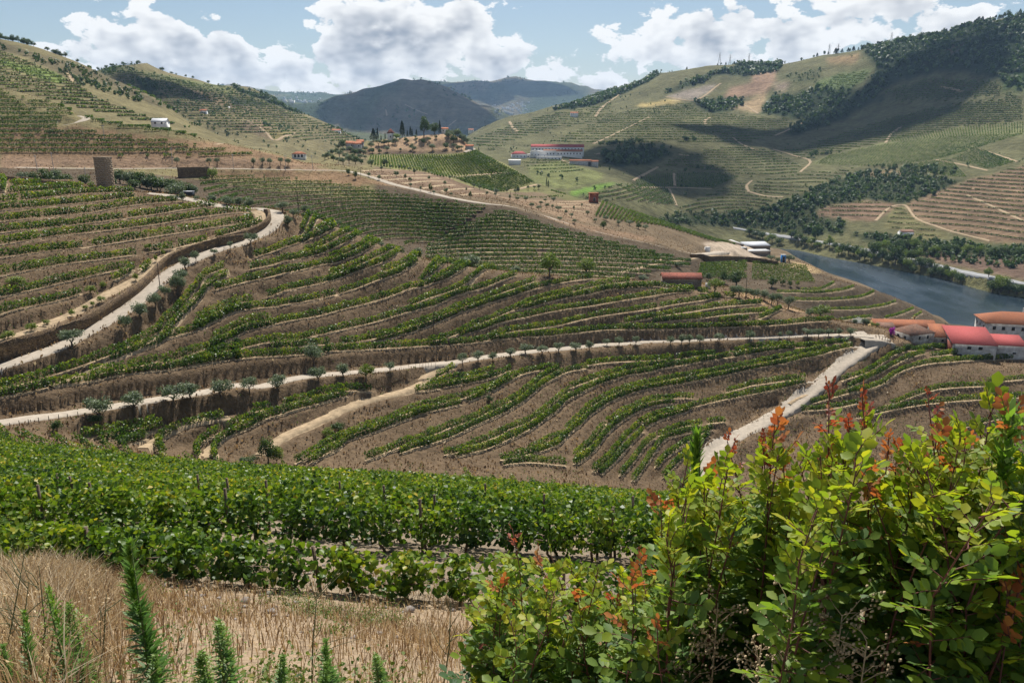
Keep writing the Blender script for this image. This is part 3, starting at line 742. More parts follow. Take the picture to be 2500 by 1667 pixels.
# field between second hill and knoll
paint('M 200,430 520,410 760,450 960,490 1160,580 1340,640 1100,640 860,600 600,560 380,500', 430, 640, (0.175, 0.12, 0.078))
paint('V 0,490 200,520 500,540 830,530 900,560 850,640 820,720 600,690 350,610 100,520', 395, 600, (0.215, 0.15, 0.095))
paint('V 350,640 600,700 900,760 1344,840 1344,880 1000,830 700,770 500,720', 395, 600, (0.20, 0.135, 0.085))
paint('M 60,270 240,240 330,190 480,160 760,120 920,110 1040,160 1100,230 1060,280 700,290 300,295', 640, 860, (0.36, 0.245, 0.15))
paint('M 1000,170 1060,220 1100,215 1030,150', 640, 860, (0.36, 0.2, 0.12))
paint('M 960,110 1020,140 1120,210 1160,250 1100,240 1040,180', 640, 900, SCRUB)
paint('M 0,230 260,270 240,380 0,420', 520, 800, (0.16, 0.13, 0.075))
paint('M 270,300 1060,285 1344,260 1500,330 1600,430 1650,600 1340,600 1120,560 880,470 700,430 420,410 260,360', 590, 780, (0.185, 0.18, 0.075))
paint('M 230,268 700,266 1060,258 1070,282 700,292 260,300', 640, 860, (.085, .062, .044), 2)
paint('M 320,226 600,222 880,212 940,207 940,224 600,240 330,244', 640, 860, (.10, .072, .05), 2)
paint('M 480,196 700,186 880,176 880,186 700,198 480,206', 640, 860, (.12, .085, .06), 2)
# building site
paint('O 440,150 560,140 700,110 760,110 860,130 900,180 830,260 600,230 480,200', 400, 700, (0.40, 0.32, 0.24))
paint('O 1040,270 1180,300 1260,350 1200,360 1000,300', 400, 700, (0.33, 0.24, 0.13))
paint('D 1100,440 1300,460 1600,570 1850,640 1650,620 1400,560', 270, 340, (0.30, 0.20, 0.115))
# across the river
paint('Q 500,1085 700,1020 1000,1025 1240,955 1560,815 1800,825 2060,865 1900,950 1760,975 1600,955 1400,985 1350,1030 1500,1060 1480,1120 1330,1130 1080,1100 980,1090 700,1075', 700, 1700, SCRUB, 6, 'scrub_right')
paint('Q 1500,1115 1640,1110 1800,1145 2000,1165 2400,1175 2400,1300 2000,1260 1830,1235 1600,1160', 650, 1200, SCRUB, 5, 'scrub_right')
paint('Q 1850,1210 2100,1220 2400,1250 2400,1350 2100,1290 1900,1250', 650, 1000, (0.15, 0.10, 0.072))
paint('Q 1090,545 1150,460 1300,440 1420,415 1560,425 1730,470 1620,500 1480,570 1400,610 1260,650 1200,640 1290,580 1160,555', 1200, 2600, WOOD, 6, 'wood_right')
paint('Q 1560,235 1780,185 1960,160 2400,60 2400,330 2240,385 2050,350 1900,360 1730,400 1640,440 1560,430 1620,370 1640,320', 1150, 2700, WOOD, 12, 'wood_right')
paint('Q 1870,280 2000,225 2100,210 2050,240 1900,290', 1150, 2700, (0.16, 0.12, 0.07), 4)
paint('Q 620,455 760,380 880,345 1050,295 1200,305 1180,350 1040,370 900,360 760,420 640,455', 1500, 2900, WOOD, 6, 'wood_right')
paint('Q 750,480 960,470 1030,485 960,540 840,545 790,510', 1400, 2700, WOOD, 5, 'wood_right')
paint('Q 340,745 480,700 640,715 690,740 560,790 400,800 340,780', 900, 2000, WOOD, 5, 'wood_right')
paint('Q 100,535 430,415 610,345 600,370 440,450 300,505', 1700, 3000, WOOD, 5, 'wood_right')
paint('Q 2240,390 2400,320 2400,440 2240,430', 1000, 2000, (0.05, 0.08, 0.025), 5, 'wood_right')
paint('Q 1180,360 1400,330 1380,400 1250,410', 1400, 2600, (0.085, 0.09, 0.04), 8, 'scrub_high')
paint('Q 640,462 880,400 870,425 800,472 700,478', 1500, 2900, (0.25, 0.21, 0.17), 3)
paint('Q 1050,350 1170,340 1160,400 1120,450 920,475 950,420 1040,400', 1500, 2900, (0.27, 0.18, 0.12), 4)
paint('Q 500,500 700,473 725,490 520,515', 1500, 2700, (0.40, 0.31, 0.13), 3)
paint('Q 960,520 1090,455 1120,450 1090,540', 1400, 2600, (0.33, 0.24, 0.14), 3)
paint('Q 1160,400 1240,397 1210,432 1170,435', 1400, 2600, (0.3, 0.23, 0.17), 3)
paint('Q 1400,280 1560,255 1550,300 1430,305', 1400, 2700, (0.24, 0.17, 0.09), 4)
paint('Q 1360,1030 1400,990 1600,958 1760,980 1640,1060 1500,1050', 750, 1500, (0.20, 0.132, 0.085), 3)
paint('Q 1830,960 2100,860 2400,780 2400,1165 2190,1158 1950,1095 1830,1045 1780,985', 700, 1500, (0.205, 0.14, 0.086), 3)
paint('Q 1680,1080 1720,1000 1780,990 1840,1060 2000,1130 1900,1150 1780,1120', 750, 1300, (0.16, 0.145, 0.065), 3)
paint('Q 1560,830 1700,810 1850,830 1700,850', 900, 1500, (0.24, 0.18, 0.1), 5)
paint('Q 1350,428 1380,390 1460,355 1620,330 1600,370 1530,425', 1300, 2600, (0.12, 0.155, 0.06), 4)
paint('Q 165,922 330,880 412,870 330,905 200,938', 850, 1500, (0.15, 0.25, 0.045), 1)
paint('Q 1330,785 1420,740 1700,680 2000,620 2400,585 2400,640 2150,690 2000,760 1560,792', 850, 1800, (0.14, 0.145, 0.062), 3)
paint('Q -20,800 130,770 340,830 320,870 160,905 0,885', 850, 1500, (0.16, 0.17, 0.065), 4)
paint('Q 480,868 680,830 860,825 1000,850 860,905 500,898', 850, 1600, (0.10, 0.10, 0.048), 2)
# mountain cover
mt = fbm(XX / 420, YY / 900, 77, 4)
bm = (BAND > 23)
CC[bm & (mt > 0.12)] = (0.15, 0.125, 0.075)
CC[bm & (mt < -0.05)] = (0.05, 0.07, 0.034)
# vary softly and blur the borders a little
for _ in range(1):
    CC[1:-1, 1:-1] = (CC[1:-1, 1:-1] * 2 + CC[:-2, 1:-1] + CC[2:, 1:-1] + CC[1:-1, :-2] + CC[1:-1, 2:]) / 6
var = 1 + 0.22 * fbm(XX / 35, YY / 45, 51, 4) + 0.15 * fbm(XX / 6, YY / 6, 52, 3)
CC *= var[..., None]

def ground_mat(name, s1, s2, bump, bdist, rough=0.95):
    m, N, out = new_mat(name)
    ge = N.n('ShaderNodeNewGeometry')
    at_ = N.n('ShaderNodeAttribute', attribute_name='cover')
    f1 = N.noise(ge.outputs['Position'], s1, 5, 0.7)
    f2 = N.noise(ge.outputs['Position'], s2, 3, 0.65)
    k = N.m('ADD', N.rng(f1, 0.25, 0.75, 0.62, 1.42, False), N.rng(f2, 0.3, 0.7, -0.22, 0.22, False))
    cm = N.n('ShaderNodeCombineColor')
    for i in range(3): N.link(k, cm.inputs[i])
    c = N.mix(1.0, at_.outputs['Color'], cm.outputs[0], 'MULTIPLY')
    # warm straw flecks against greyer stone
    fl = N.noise(ge.outputs['Position'], s1 * 3.1, 3, 0.6)
    c = N.mix(N.rng(fl, 0.58, 0.72, 0.0, 0.35), c, N.mix(1.0, c, (1.8, 1.55, 1.1), 'MULTIPLY'))
    pb = N.n('ShaderNodeBsdfPrincipled')
    N.link(c, pb.inputs['Base Color'])
    pb.inputs['Roughness'].default_value = rough
    pb.inputs['Specular IOR Level'].default_value = 0.05
    b = N.n('ShaderNodeBump')
    b.inputs['Strength'].default_value = bump
    b.inputs['Distance'].default_value = bdist
    N.link(N.m('ADD', f1, f2), b.inputs['Height'])
    N.link(b.outputs[0], pb.inputs['Normal'])
    N.link(pb.outputs[0], out.inputs[0])
    return m
GM = [ground_mat('near_soil', 3.0, 14.0, 0.8, 0.12), ground_mat('weedy_bank', 1.1, 0.28, 0.9, 0.5), ground_mat('hill_ground', 0.42, 0.07, 0.8, 1.2),
      ground_mat('far_ground', 0.10, 0.021, 0.9, 6.0), ground_mat('mountain_ground', 0.022, 0.006, 0.9, 26.0)]
idx = np.arange(NY * NA).reshape(NY, NA)
q = np.stack([idx[:-1, :-1], idx[:-1, 1:], idx[1:, 1:], idx[1:, :-1]], -1)
fb = (BAND[:-1, :-1] + BAND[1:, 1:]) / 2
VV = np.stack([XX, YY, Z], -1).reshape(-1, 3)
for nm, b0, b1, mt_ in (('near_slope', -1, 6, 0), ('vineyard_hillside', 6, 10, 1), ('middle_hills', 10, 16.5, 2), ('far_hillsides', 16.5, 23, 3), ('mountains', 23, 99, 4)):
    f = q[(fb >= b0) & (fb < b1)]
    u, inv = np.unique(f.ravel(), return_inverse=True)
    me = mesh_np(nm, VV[u], inv.reshape(-1, 4), GM[mt_], {'cover': CC.reshape(-1, 3)[u]}, smooth=True)
    tag(ob(nm, me), kind='structure')
# level ground under and behind the viewer
bx_ = np.array([[-40, -40, 148.3], [40, -40, 148.3], [40, 0.62, 148.3], [-40, 0.62, 148.3]])
tag(ob('roadside_ground', mesh_np('roadside_ground', bx_, np.array([[0, 1, 2, 3]]), GM[0], {'cover': np.tile([.3, .25, .19], (4, 1))})), kind='structure')

# ------------------------------------------------------------------ tracks as ribbons
gravel = plain('pale_gravel', (0.39, 0.335, 0.268), 0.95, 0.18, 0.9, 0.4, detail=8, spec=0.1)
sandy = plain('sandy_soil', (0.38, 0.285, 0.18), 0.95, 0.34, 0.8, 0.5, detail=8, spec=0.1)
asphalt = plain('grey_asphalt', (0.30, 0.30, 0.30), 0.9, 0.15, 0.6, 0.1)
def ribbon(w, hw, lift, edge=0.25, seed=0, skirt=0.35, flat=True):
    n = len(w)
    t = np.gradient(w[:, :2], axis=0); t /= np.linalg.norm(t, axis=1)[:, None] + 1e-9
    nrm = np.stack([-t[:, 1], t[:, 0]], 1)
    s = np.arange(n) * 0.35
    wl = hw + edge * fbm(s, s * 0 + seed, 3, 3) * 1.2; wr = hw + edge * fbm(s, s * 0 + seed + 50, 4, 3) * 1.2
    offs = [wl + skirt, wl, -wr, -wr - skirt] if hw < 1.3 else [wl + skirt, wl, wl * 0.5, wl * 0, -wr * 0.5, -wr, -wr - skirt]
    K_ = len(offs)
    V = []
    for k, o in enumerate(offs):
        p = w[:, :2] + nrm * o[:, None]
        z = ground(p[:, 0], p[:, 1])
        if k in (0, K_ - 1): z = z - 0.3
        elif flat: z = w[:, 2] + lift
        else: z = np.maximum(z + lift * 0.6, w[:, 2]) + lift * 0.5
        V.append(np.stack([p[:, 0], p[:, 1], z], 1))
    V = np.stack(V, 1).reshape(-1, 3)
    ii = np.arange(n * K_).reshape(n, K_)
    Fq = np.stack([ii[:-1, :-1], ii[1:, :-1], ii[1:, 1:], ii[:-1, 1:]], -1).reshape(-1, 4)
    return V, Fq
for k, (nm, lab, hw, w) in enumerate(LINES):
    far = w[:, 1].mean() > 600
    V, Fq = ribbon(w, hw * (0.55 if nm == 'hillside_track' else 1), 0.5 if far else 0.07, 0.3 if not far else hw * 0.25, k * 7, 0.4, not far and nm not in ('farmyard', 'farm_track'))
    mt_ = asphalt if nm == 'riverside_road' else (sandy if ('path' in nm or nm == 'hillside_track') else gravel)
    tag(ob(nm, mesh_np(nm, V, Fq, mt_, smooth=True)), kind='structure')
for fam in 'UMLQT':
    for k, w in enumerate(FAM[fam]):
        V, Fq = ribbon(w, 0.55 if fam != 'T' else 1.1, 0.03, 0.4, k * 3 + ord(fam), 0.25)
        tag(ob('terrace_strip', mesh_np('terrace_strip', V, Fq, sandy, smooth=True)), kind='structure')

for k, (sp_, y0, y1) in enumerate([('M 290,475 540,465 780,460', 400, 640), ('M 400,505 620,490 850,490', 400, 640), ('M 540,535 740,515 900,515', 400, 640), ('M 700,575 850,550 970,545', 400, 640), ('M 860,600 960,582 1120,575', 400, 640), ('M 1020,630 1130,618 1250,615', 400, 640), ('M 210,432 340,422 520,425', 430, 640),
        ('V 480,570 640,565 820,575', 395, 600), ('V 560,590 700,590 800,600', 395, 600), ('V 560,612 680,622 780,632', 395, 600), ('V 420,545 600,550 850,535', 395, 600), ('M 960,490 1100,530 1250,590 1340,630', 430, 700), ('M 640,425 760,445 880,470 960,500', 430, 700)]):
    w = trace(cr(sp_), y0, y1, 1.5, 4)
    V, Fq = ribbon(w, 1.0, 0.15, 0.4, k * 11, 0.3, False)
    tag(ob('terrace_strip', mesh_np('terrace_strip', V, Fq, sandy, smooth=True)), kind='structure')

# ------------------------------------------------------------------ river
m, N, out = new_mat('river_water')
ge = N.n('ShaderNodeNewGeometry')
mp = N.n('ShaderNodeMapping')
mp.inputs['Scale'].default_value = (1, 0.35, 1)
mp.inputs['Rotation'].default_value = (0, 0, math.radians(-60))
N.link(ge.outputs['Position'], mp.inputs[0])
pb = N.n('ShaderNodeBsdfPrincipled')
sl = N.noise(mp.outputs[0], 0.02, 4, 0.6)
N.link(N.mix(N.rng(sl, 0.35, 0.65), (0.016, 0.028, 0.038), (0.03, 0.045, 0.058)), pb.inputs['Base Color'])
N.link(N.rng(sl, 0.4, 0.62, 0.12, 0.28), pb.inputs['Roughness'])
pb.inputs['IOR'].default_value = 1.33
b = N.n('ShaderNodeBump')
b.inputs['Strength'].default_value = 0.5
b.inputs['Distance'].default_value = 0.35
N.link(N.m('ADD', N.noise(mp.outputs[0], 0.35, 5, 0.6), N.noise(mp.outputs[0], 0.06, 3, 0.5)), b.inputs['Height'])
N.link(b.outputs[0], pb.inputs['Normal'])
N.link(pb.outputs[0], out.inputs[0])
rv = np.array([[60, 640, 0], [140, 560, 0], [1100, 480, 0], [1400, 520, 0], [1100, 900, 0], [420, 1080, 0], [180, 1080, 0], [60, 800, 0]], float)
tag(ob('river', mesh_np('river', rv, [np.array([[0, 1, 2, 7]]), np.array([[2, 3, 4, 7]]), np.array([[7, 4, 5, 6]])], m)), kind='structure')
# ------------------------------------------------------------------ foliage
def unit(v): return v / (np.linalg.norm(v, axis=-1, keepdims=True) + 1e-9)
def leaves(C, nrm, size, six=False, aspect=0.9, fold=0.18, axis=None):
    """one small folded leaf face per centre; returns V, F, vertices per leaf"""
    n = len(C)
    r = RNG.normal(size=(n, 3)) if axis is None else axis + RNG.normal(size=(n, 3)) * 0.25
    t = unit(np.cross(nrm, np.cross(r, nrm)))
    b = np.cross(nrm, t)
    s = np.broadcast_to(np.asarray(size, float), (n,))[:, None]
    up = nrm * s * fold
    if six:
        pts = [C - t * s * .5, C - t * s * .22 - b * s * .5 * aspect + up, C + t * s * .22 - b * s * .42 * aspect + up, C + t * s * .55,
               C + t * s * .22 + b * s * .42 * aspect + up, C - t * s * .22 + b * s * .5 * aspect + up]
        V = np.stack(pts, 1).reshape(-1, 3)
        o = (np.arange(n) * 6)[:, None]
        F = np.concatenate([o + np.array([0, 3, 2, 1]), o + np.array([0, 5, 4, 3])])
        return V, F, 6
    pts = [C - t * s * .5, C - b * s * .5 * aspect + up, C + t * s * .5, C + b * s * .5 * aspect + up]
    V = np.stack(pts, 1).reshape(-1, 3)
    F = (np.arange(n) * 4)[:, None] + np.array([0, 3, 2, 1])
    return V, F, 4
def along(w, step_arr):
    d = np.concatenate([[0], np.cumsum(np.linalg.norm(np.diff(w[:, :2], axis=0), axis=1))])
    p = np.stack([np.interp(step_arr, d, w[:, k]) for k in range(3)], 1)
    t = np.gradient(w[:, :2], axis=0)
    t = unit(np.stack([np.interp(step_arr, d, t[:, k]) for k in range(2)], 1))
    return p, np.stack([-t[:, 1], t[:, 0], t[:, 0] * 0], 1), d[-1]
RD = np.concatenate([np.concatenate([w[:, :2], np.full((len(w), 1), hw + .5)], 1) for nm, lab, hw, w in LINES if nm in ('lower_track', 'upper_track', 'farm_track', 'farmyard', 'branch_path')])
def off_road(p):
    ok = np.ones(len(p), bool)
    if p[:, 1].max() < 100: return ok
    for s_ in range(0, len(p), 3000):
        q_ = p[s_:s_ + 3000]
        d = np.hypot(q_[:, None, 0] - RD[None, :, 0], q_[:, None, 1] - RD[None, :, 1]) - RD[None, :, 2]
        ok[s_:s_ + 3000] = d.min(1) > 0
    return ok
def linelen(w): return float(np.linalg.norm(np.diff(w[:, :2], axis=0), axis=1).sum())
def vine_leaves(w, H, hw, size, per_m, gap=0.12, seed=0, low=0.16, six=False, ragged=1.0):
    Lw = linelen(w)
    n = int(Lw * per_m)
    if n < 4: return None
    s = RNG.uniform(0, Lw, n)
    s = np.where(RNG.uniform(size=n) < .7, np.round(s / 1.2) * 1.2 + RNG.normal(size=n) * .27, s)
    s = np.clip(s, 0, Lw)
    s1 = s + seed * 13.7
    keep = (vnoise(s1 / 4.0, s1 * 0 + seed, 7) * 0.6 + vnoise(s1 / 1.1, s1 * 0 + seed + 3, 8) * 0.4) > gap * 1.6
    dl_ = np.concatenate([[0], np.cumsum(np.linalg.norm(np.diff(w[:, :2], axis=0), axis=1))])
    keep &= np.interp(s, dl_, off_road(w).astype(float)) > .5
    s = s[keep]; s1 = s1[keep]; n = len(s)
    if n < 4: return None
    p, nr, _ = along(w, s)
    hh = H * (0.98 + ragged * 0.22 * (vnoise(s1 / 0.9, s1 * 0 + seed, 1) - .3) + 0.22 * (vnoise(s1 / 5.0, s1 * 0 + seed, 2) - .5))
    th = RNG.uniform(0, 2 * np.pi, n)
    rr = np.sqrt(RNG.uniform(0.15, 1.0, n))
    mid_ = (low * H + hh) / 2; ext = (hh - low * H) / 2
    lump = 0.75 + 0.5 * vnoise(s1 / 0.8, s1 * 0 + seed + 9, 4)
    lat = np.cos(th) * rr * hw * lump
    ver = np.sin(th) * rr
    # a vine sheds shoots above and below the wire
    ver = ver + (RNG.uniform(size=n) < 0.06) * RNG.uniform(0, .35, n) * np.sign(ver)
    C = p + nr * lat[:, None]
    C[:, 2] += mid_ + ver * ext
    nm_ = unit(RNG.normal(size=(n, 3)) * 0.75 + nr * (np.cos(th) * 0.7)[:, None] + np.array([0, 0, 0.55]))
    V, F, k = leaves(C, nm_, size * RNG.uniform(0.7, 1.25, n), six)
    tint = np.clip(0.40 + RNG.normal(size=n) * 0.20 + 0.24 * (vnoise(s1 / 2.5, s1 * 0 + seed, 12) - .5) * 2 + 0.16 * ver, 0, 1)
    return V, F, np.repeat(tint, k)
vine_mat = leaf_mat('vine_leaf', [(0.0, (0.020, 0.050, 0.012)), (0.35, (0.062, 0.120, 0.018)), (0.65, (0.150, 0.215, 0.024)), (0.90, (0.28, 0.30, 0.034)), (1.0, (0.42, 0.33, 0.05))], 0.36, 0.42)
vine_far = leaf_mat('vine_leaf_far', [(0.0, (0.028, 0.062, 0.015)), (0.5, (0.072, 0.125, 0.021)), (0.85, (0.145, 0.190, 0.032)), (1.0, (0.24, 0.22, 0.05))], 0.36, 0.55)
wood_mat = plain('grey_wood', (0.17, 0.125, 0.09), 0.9, 0.4, 6.0, 0.3)
def order(ws):
    return sorted(range(len(ws)), key=lambda i: pix(ws[i][:, 0].mean(), ws[i][:, 1].mean(), ws[i][:, 2].mean())[1])
PLACE = dict(U='in the field above the curved stone wall', M='on the hillside between the two pale tracks', L='on the terraces below the lower pale track',
             Q='on the slope below the farm buildings', T='on the terraces curving above the river')
for fam in 'UMLQT':
    ws = FAM[fam]
    for r_, i in enumerate(order(ws)):
        w = ws[i].copy()
        ym = w[:, 1].mean()
        sz = 0.36 if ym < 200 else 0.43
        pm = 66 if ym < 200 else 50
        if fam == 'T': sz, pm = 0.42, 34
        gp = {'U': 0.12, 'M': 0.06, 'L': 0.05, 'Q': 0.02, 'T': 0.08}[fam]
        res = vine_leaves(w, 2.15 if fam != 'T' else 1.7, 0.62, sz, pm, gp, r_ + ord(fam))
        if res is None: continue
        V, F, tn = res
        o = ob('vine_row', mesh_np('vine_row', V, F, vine_mat, {'tint': tn}))
        tag(o, 'green vine row, %s from the top %s' % (nth(r_), PLACE[fam]), 'vine row', 'vine rows ' + PLACE[fam])

# ---- near vineyard: rows follow the contour of the slope under the viewer
def level_line(z, b0, b1, a0=-0.86, a1=0.86):
    j0, j1 = np.searchsorted(A, [a0, a1])
    pts = []
    for j in range(j0, j1, 2):
        m_ = (BAND[:, j] > b0) & (BAND[:, j] < b1)
        ii = np.where(m_)[0]
        if len(ii) < 2: continue
        zz = smo[ii, j]
        s = np.where((zz[:-1] >= z) & (zz[1:] < z))[0]
        if len(s) == 0: continue
        k = s[0]; f = (zz[k] - z) / (zz[k] - zz[k + 1] + 1e-9)
        y = Y[ii[k]] + (Y[ii[k + 1]] - Y[ii[k]]) * f
        pts.append((A[j] * y, y))
    return pts
smo = Z.copy()
for _ in range(6):
    smo[:, 1:-1] = (smo[:, :-2] + 2 * smo[:, 1:-1] + smo[:, 2:]) / 4
FG = []
FG.append(trace([(-330, 1370), (0, 1383), (240, 1398), (380, 1410), (800, 1448), (1200, 1478), (1500, 1505), (1900, 1540)], 8, 60, 0.3, 4))
FG.append(trace([(-420, 1318), (0, 1317), (500, 1325), (800, 1340), (1100, 1352), (1500, 1375), (2200, 1420), (2700, 1450)], 8, 60, 0.3, 4))
lv = 138.1
while lv > 60:
    p = level_line(lv, 2.95, 6.03)
    if len(p) > 12:
        p = np.array(p)
        w = np.concatenate([p, ground(p[:, 0], p[:, 1])[:, None]], 1)
        # break where the line jumps
        cut = np.where(np.linalg.norm(np.diff(w[:, :2], axis=0), axis=1) > 12)[0]
        for seg in np.split(w, cut + 1):
            if len(seg) > 12: FG.append(smooth_line(resample(seg, 0.5), 10))
    lv -= 0.95 if lv > 128 else (1.15 if lv > 110 else 1.4)
for w in FG: w[:, 2] = ground(w[:, 0], w[:, 1])
post_me = None
def tube(pts, rad, seg=6, cap=True):
    """tapered tube through points"""
    pts = np.asarray(pts, float); n = len(pts)
    rad = np.broadcast_to(np.asarray(rad, float), (n,))
    t = unit(np.gradient(pts, axis=0))
    ref = np.array([0.31, 0.95, 0.1])
    u_ = unit(np.cross(t, ref)); v_ = np.cross(t, u_)
    an = np.linspace(0, 2 * np.pi, seg, endpoint=False)
    V = (pts[:, None, :] + rad[:, None, None] * (np.cos(an)[None, :, None] * u_[:, None, :] + np.sin(an)[None, :, None] * v_[:, None, :])).reshape(-1, 3)
    ii = np.arange(n * seg).reshape(n, seg)
    nx = np.roll(ii, -1, 1)
    F = np.stack([ii[:-1], nx[:-1], nx[1:], ii[1:]], -1).reshape(-1, 4)
    Fs = [F]
    if cap:
        V = np.concatenate([V, pts[-1:] + t[-1:] * rad[-1] * .3])
        k = len(V) - 1
        Fs.append(np.stack([ii[-1], nx[-1], np.full(seg, k)], -1))
    return V, Fs
def join(parts):
    """merge [(V, [F..])] -> V, [quads, tris]"""
    Vs, Q, T = [], [], []; o = 0
    for V, Fs in parts:
        for F in (Fs if isinstance(Fs, list) else [Fs]):
            (Q if F.shape[1] == 4 else T).append(F + o)
        Vs.append(V); o += len(V)
    return np.concatenate(Vs), [np.concatenate(x) for x in (Q, T) if x]
V_, F_ = tube([(0, 0, -0.1), (0.01, 0, 0.9), (0, 0.01, 1.95)], [0.045, 0.042, 0.04], 6)
post_me = mesh_np('post', V_, F_, wood_mat, smooth=True)
trunk_mes = []
for k in range(4):
    pts = [(0, 0, -0.05)]
    for i in range(1, 6): pts.append((pts[-1][0] + RNG.normal() * .035, pts[-1][1] + RNG.normal() * .035, i * 0.16))
    V_, F_ = tube(pts, np.linspace(.045, .03, 6), 6)
    arm = tube([pts[-1], (pts[-1][0] + .25, pts[-1][1], .86), (pts[-1][0] + .5, pts[-1][1] + .03, .88)], [.028, .02, .012], 5)
    arm2 = tube([pts[-1], (pts[-1][0] - .25, pts[-1][1], .86), (pts[-1][0] - .5, pts[-1][1] - .03, .87)], [.028, .02, .012], 5)
    V_, F_ = join([(V_, F_), arm, arm2])
    trunk_mes.append(mesh_np('vine_trunk', V_, F_, wood_mat, smooth=True))
FGFAR = []
FGP = 'in the leafy foreground vineyard'
for r_, w in enumerate(FG):
    ym = w[:, 1].mean()
    if r_ == 0: H, hw, sz, pm, gp = 1.0, 0.6, 0.14, 280, 0.06
    elif r_ == 1: H, hw, sz, pm, gp = 1.45, 0.55, 0.14, 300, 0.05
    elif ym < 32: H, hw, sz, pm, gp = 1.3, 0.55, 0.16, 175, 0.05
    elif ym < 50: H, hw, sz, pm, gp = 1.35, 0.55, 0.20, 100, 0.06
    elif ym < 85: H, hw, sz, pm, gp = 1.4, 0.55, 0.26, 54, 0.07
    else: H, hw, sz, pm, gp = 1.55, 0.52, 0.33, 27, 0.09
    res = vine_leaves(w, H, hw, sz, pm, gp, r_ + 400, 0.22 if r_ < 2 else 0.3, six=(r_ < 3), ragged=1.3)
    if res is None: continue
    V, F, tn = res
    lab = 'bright green vine row, %s from the viewer %s' % (nth(r_), FGP) if r_ else 'low gappy vine row nearest the viewer behind the dry grass'
    me = mesh_np('vine_row', V, F, vine_mat, {'tint': tn})
    if r_ < 5:
        root = thing('vine_row', lab, 'vine row', tuple(w[len(w) // 2]), 0, 'vine rows ' + FGP)
        c0 = Vector(root.location)
        fo = ob('foliage', me, root); fo.location = -c0
        Lw = linelen(w)
        for k, s in enumerate(np.arange(1.0, Lw, 5.2)):
            p, _, _ = along(w, np.array([s]))
            po = ob('post', post_me, root); po.location = Vector(p[0]) - c0; po.rotation_euler = (RNG.normal() * .05, RNG.normal() * .05, k)
            po.scale = (1, 1, 0.55 if r_ == 0 else 0.82)
        for k, s in enumerate(np.arange(0.6, Lw, 1.15)):
            p, nrr, _ = along(w, np.array([s]))
            to = ob('vine_trunk', trunk_mes[k % 4], root); to.location = Vector(p[0]) - c0
            to.rotation_euler = (0, 0, math.atan2(-nrr[0][0], nrr[0][1]) + math.pi * (k % 2)); to.scale = (1, 1, 0.6 if r_ == 0 else .75)
    else:
        if ym < 95: tag(ob('vine_row', me), lab, 'vine row', 'vine rows ' + FGP)
        else: FGFAR.append((V, F, tn))

V, F = join([(a_, b_) for a_, b_, c_ in FGFAR])
tag(ob('overlapping_vine_rows', mesh_np('overlapping_vine_rows', V, F, vine_mat, {'tint': np.concatenate([c_ for a_, b_, c_ in FGFAR])})), 'overlapping vine rows dropping into the gully', 'vineyard', kind='stuff')

# ---- contour rows on the hills further back (marching along height levels)
def contour_segments(m, z0, dz, n=400, zsrc=None):
    """segments of every height level inside a mask: dict level -> (k,2,3)"""
    Zs = smo if zsrc is None else zsrc
    cm = m[:-1, :-1] & m[1:, 1:] & m[1:, :-1] & m[:-1, 1:]
    I, J = np.where(cm)
    if len(I) == 0: return {}
    z00, z01, z10, z11 = Zs[I, J], Zs[I, J + 1], Zs[I + 1, J], Zs[I + 1, J + 1]
    lo = np.minimum(np.minimum(z00, z01), np.minimum(z10, z11)); hi = np.maximum(np.maximum(z00, z01), np.maximum(z10, z11))
    k0 = np.ceil((lo - z0) / dz).astype(int); k1 = np.floor((hi - z0) / dz).astype(int)
    out = {}
    cor = [(I, J, z00), (I, J + 1, z01), (I + 1, J + 1, z11), (I + 1, J, z10)]
    for k in range(int(k0.min()), int(k1.max()) + 1):
        s = np.where((k0 <= k) & (k <= k1))[0]
        if len(s) == 0: continue
        lev = z0 + k * dz
        pa = np.full((len(s), 3), np.nan); pb_ = pa.copy(); cnt = np.zeros(len(s), int)
        for e in range(4):
            i0_, j0_, za = cor[e]; i1_, j1_, zb = cor[(e + 1) % 4]
            za = za[s]; zb = zb[s]
            cr_ = (za < lev) != (zb < lev)
            f = np.where(cr_, (lev - za) / (zb - za + 1e-12), 0)
            x = XX[i0_[s], j0_[s]] * (1 - f) + XX[i1_[s], j1_[s]] * f
            y = YY[i0_[s], j0_[s]] * (1 - f) + YY[i1_[s], j1_[s]] * f
            p = np.stack([x, y, np.zeros_like(x)], 1)
            fst = cr_ & (cnt == 0); snd = cr_ & (cnt == 1)
            pa[fst] = p[fst]; pb_[snd] = p[snd]; cnt[cr_] += 1
        g = cnt == 2
        seg = np.stack([pa[g], pb_[g]], 1)
        if len(seg):
            seg[..., 2] = ground(seg[..., 0].ravel(), seg[..., 1].ravel()).reshape(-1, 2)
            out[k] = seg
    return out
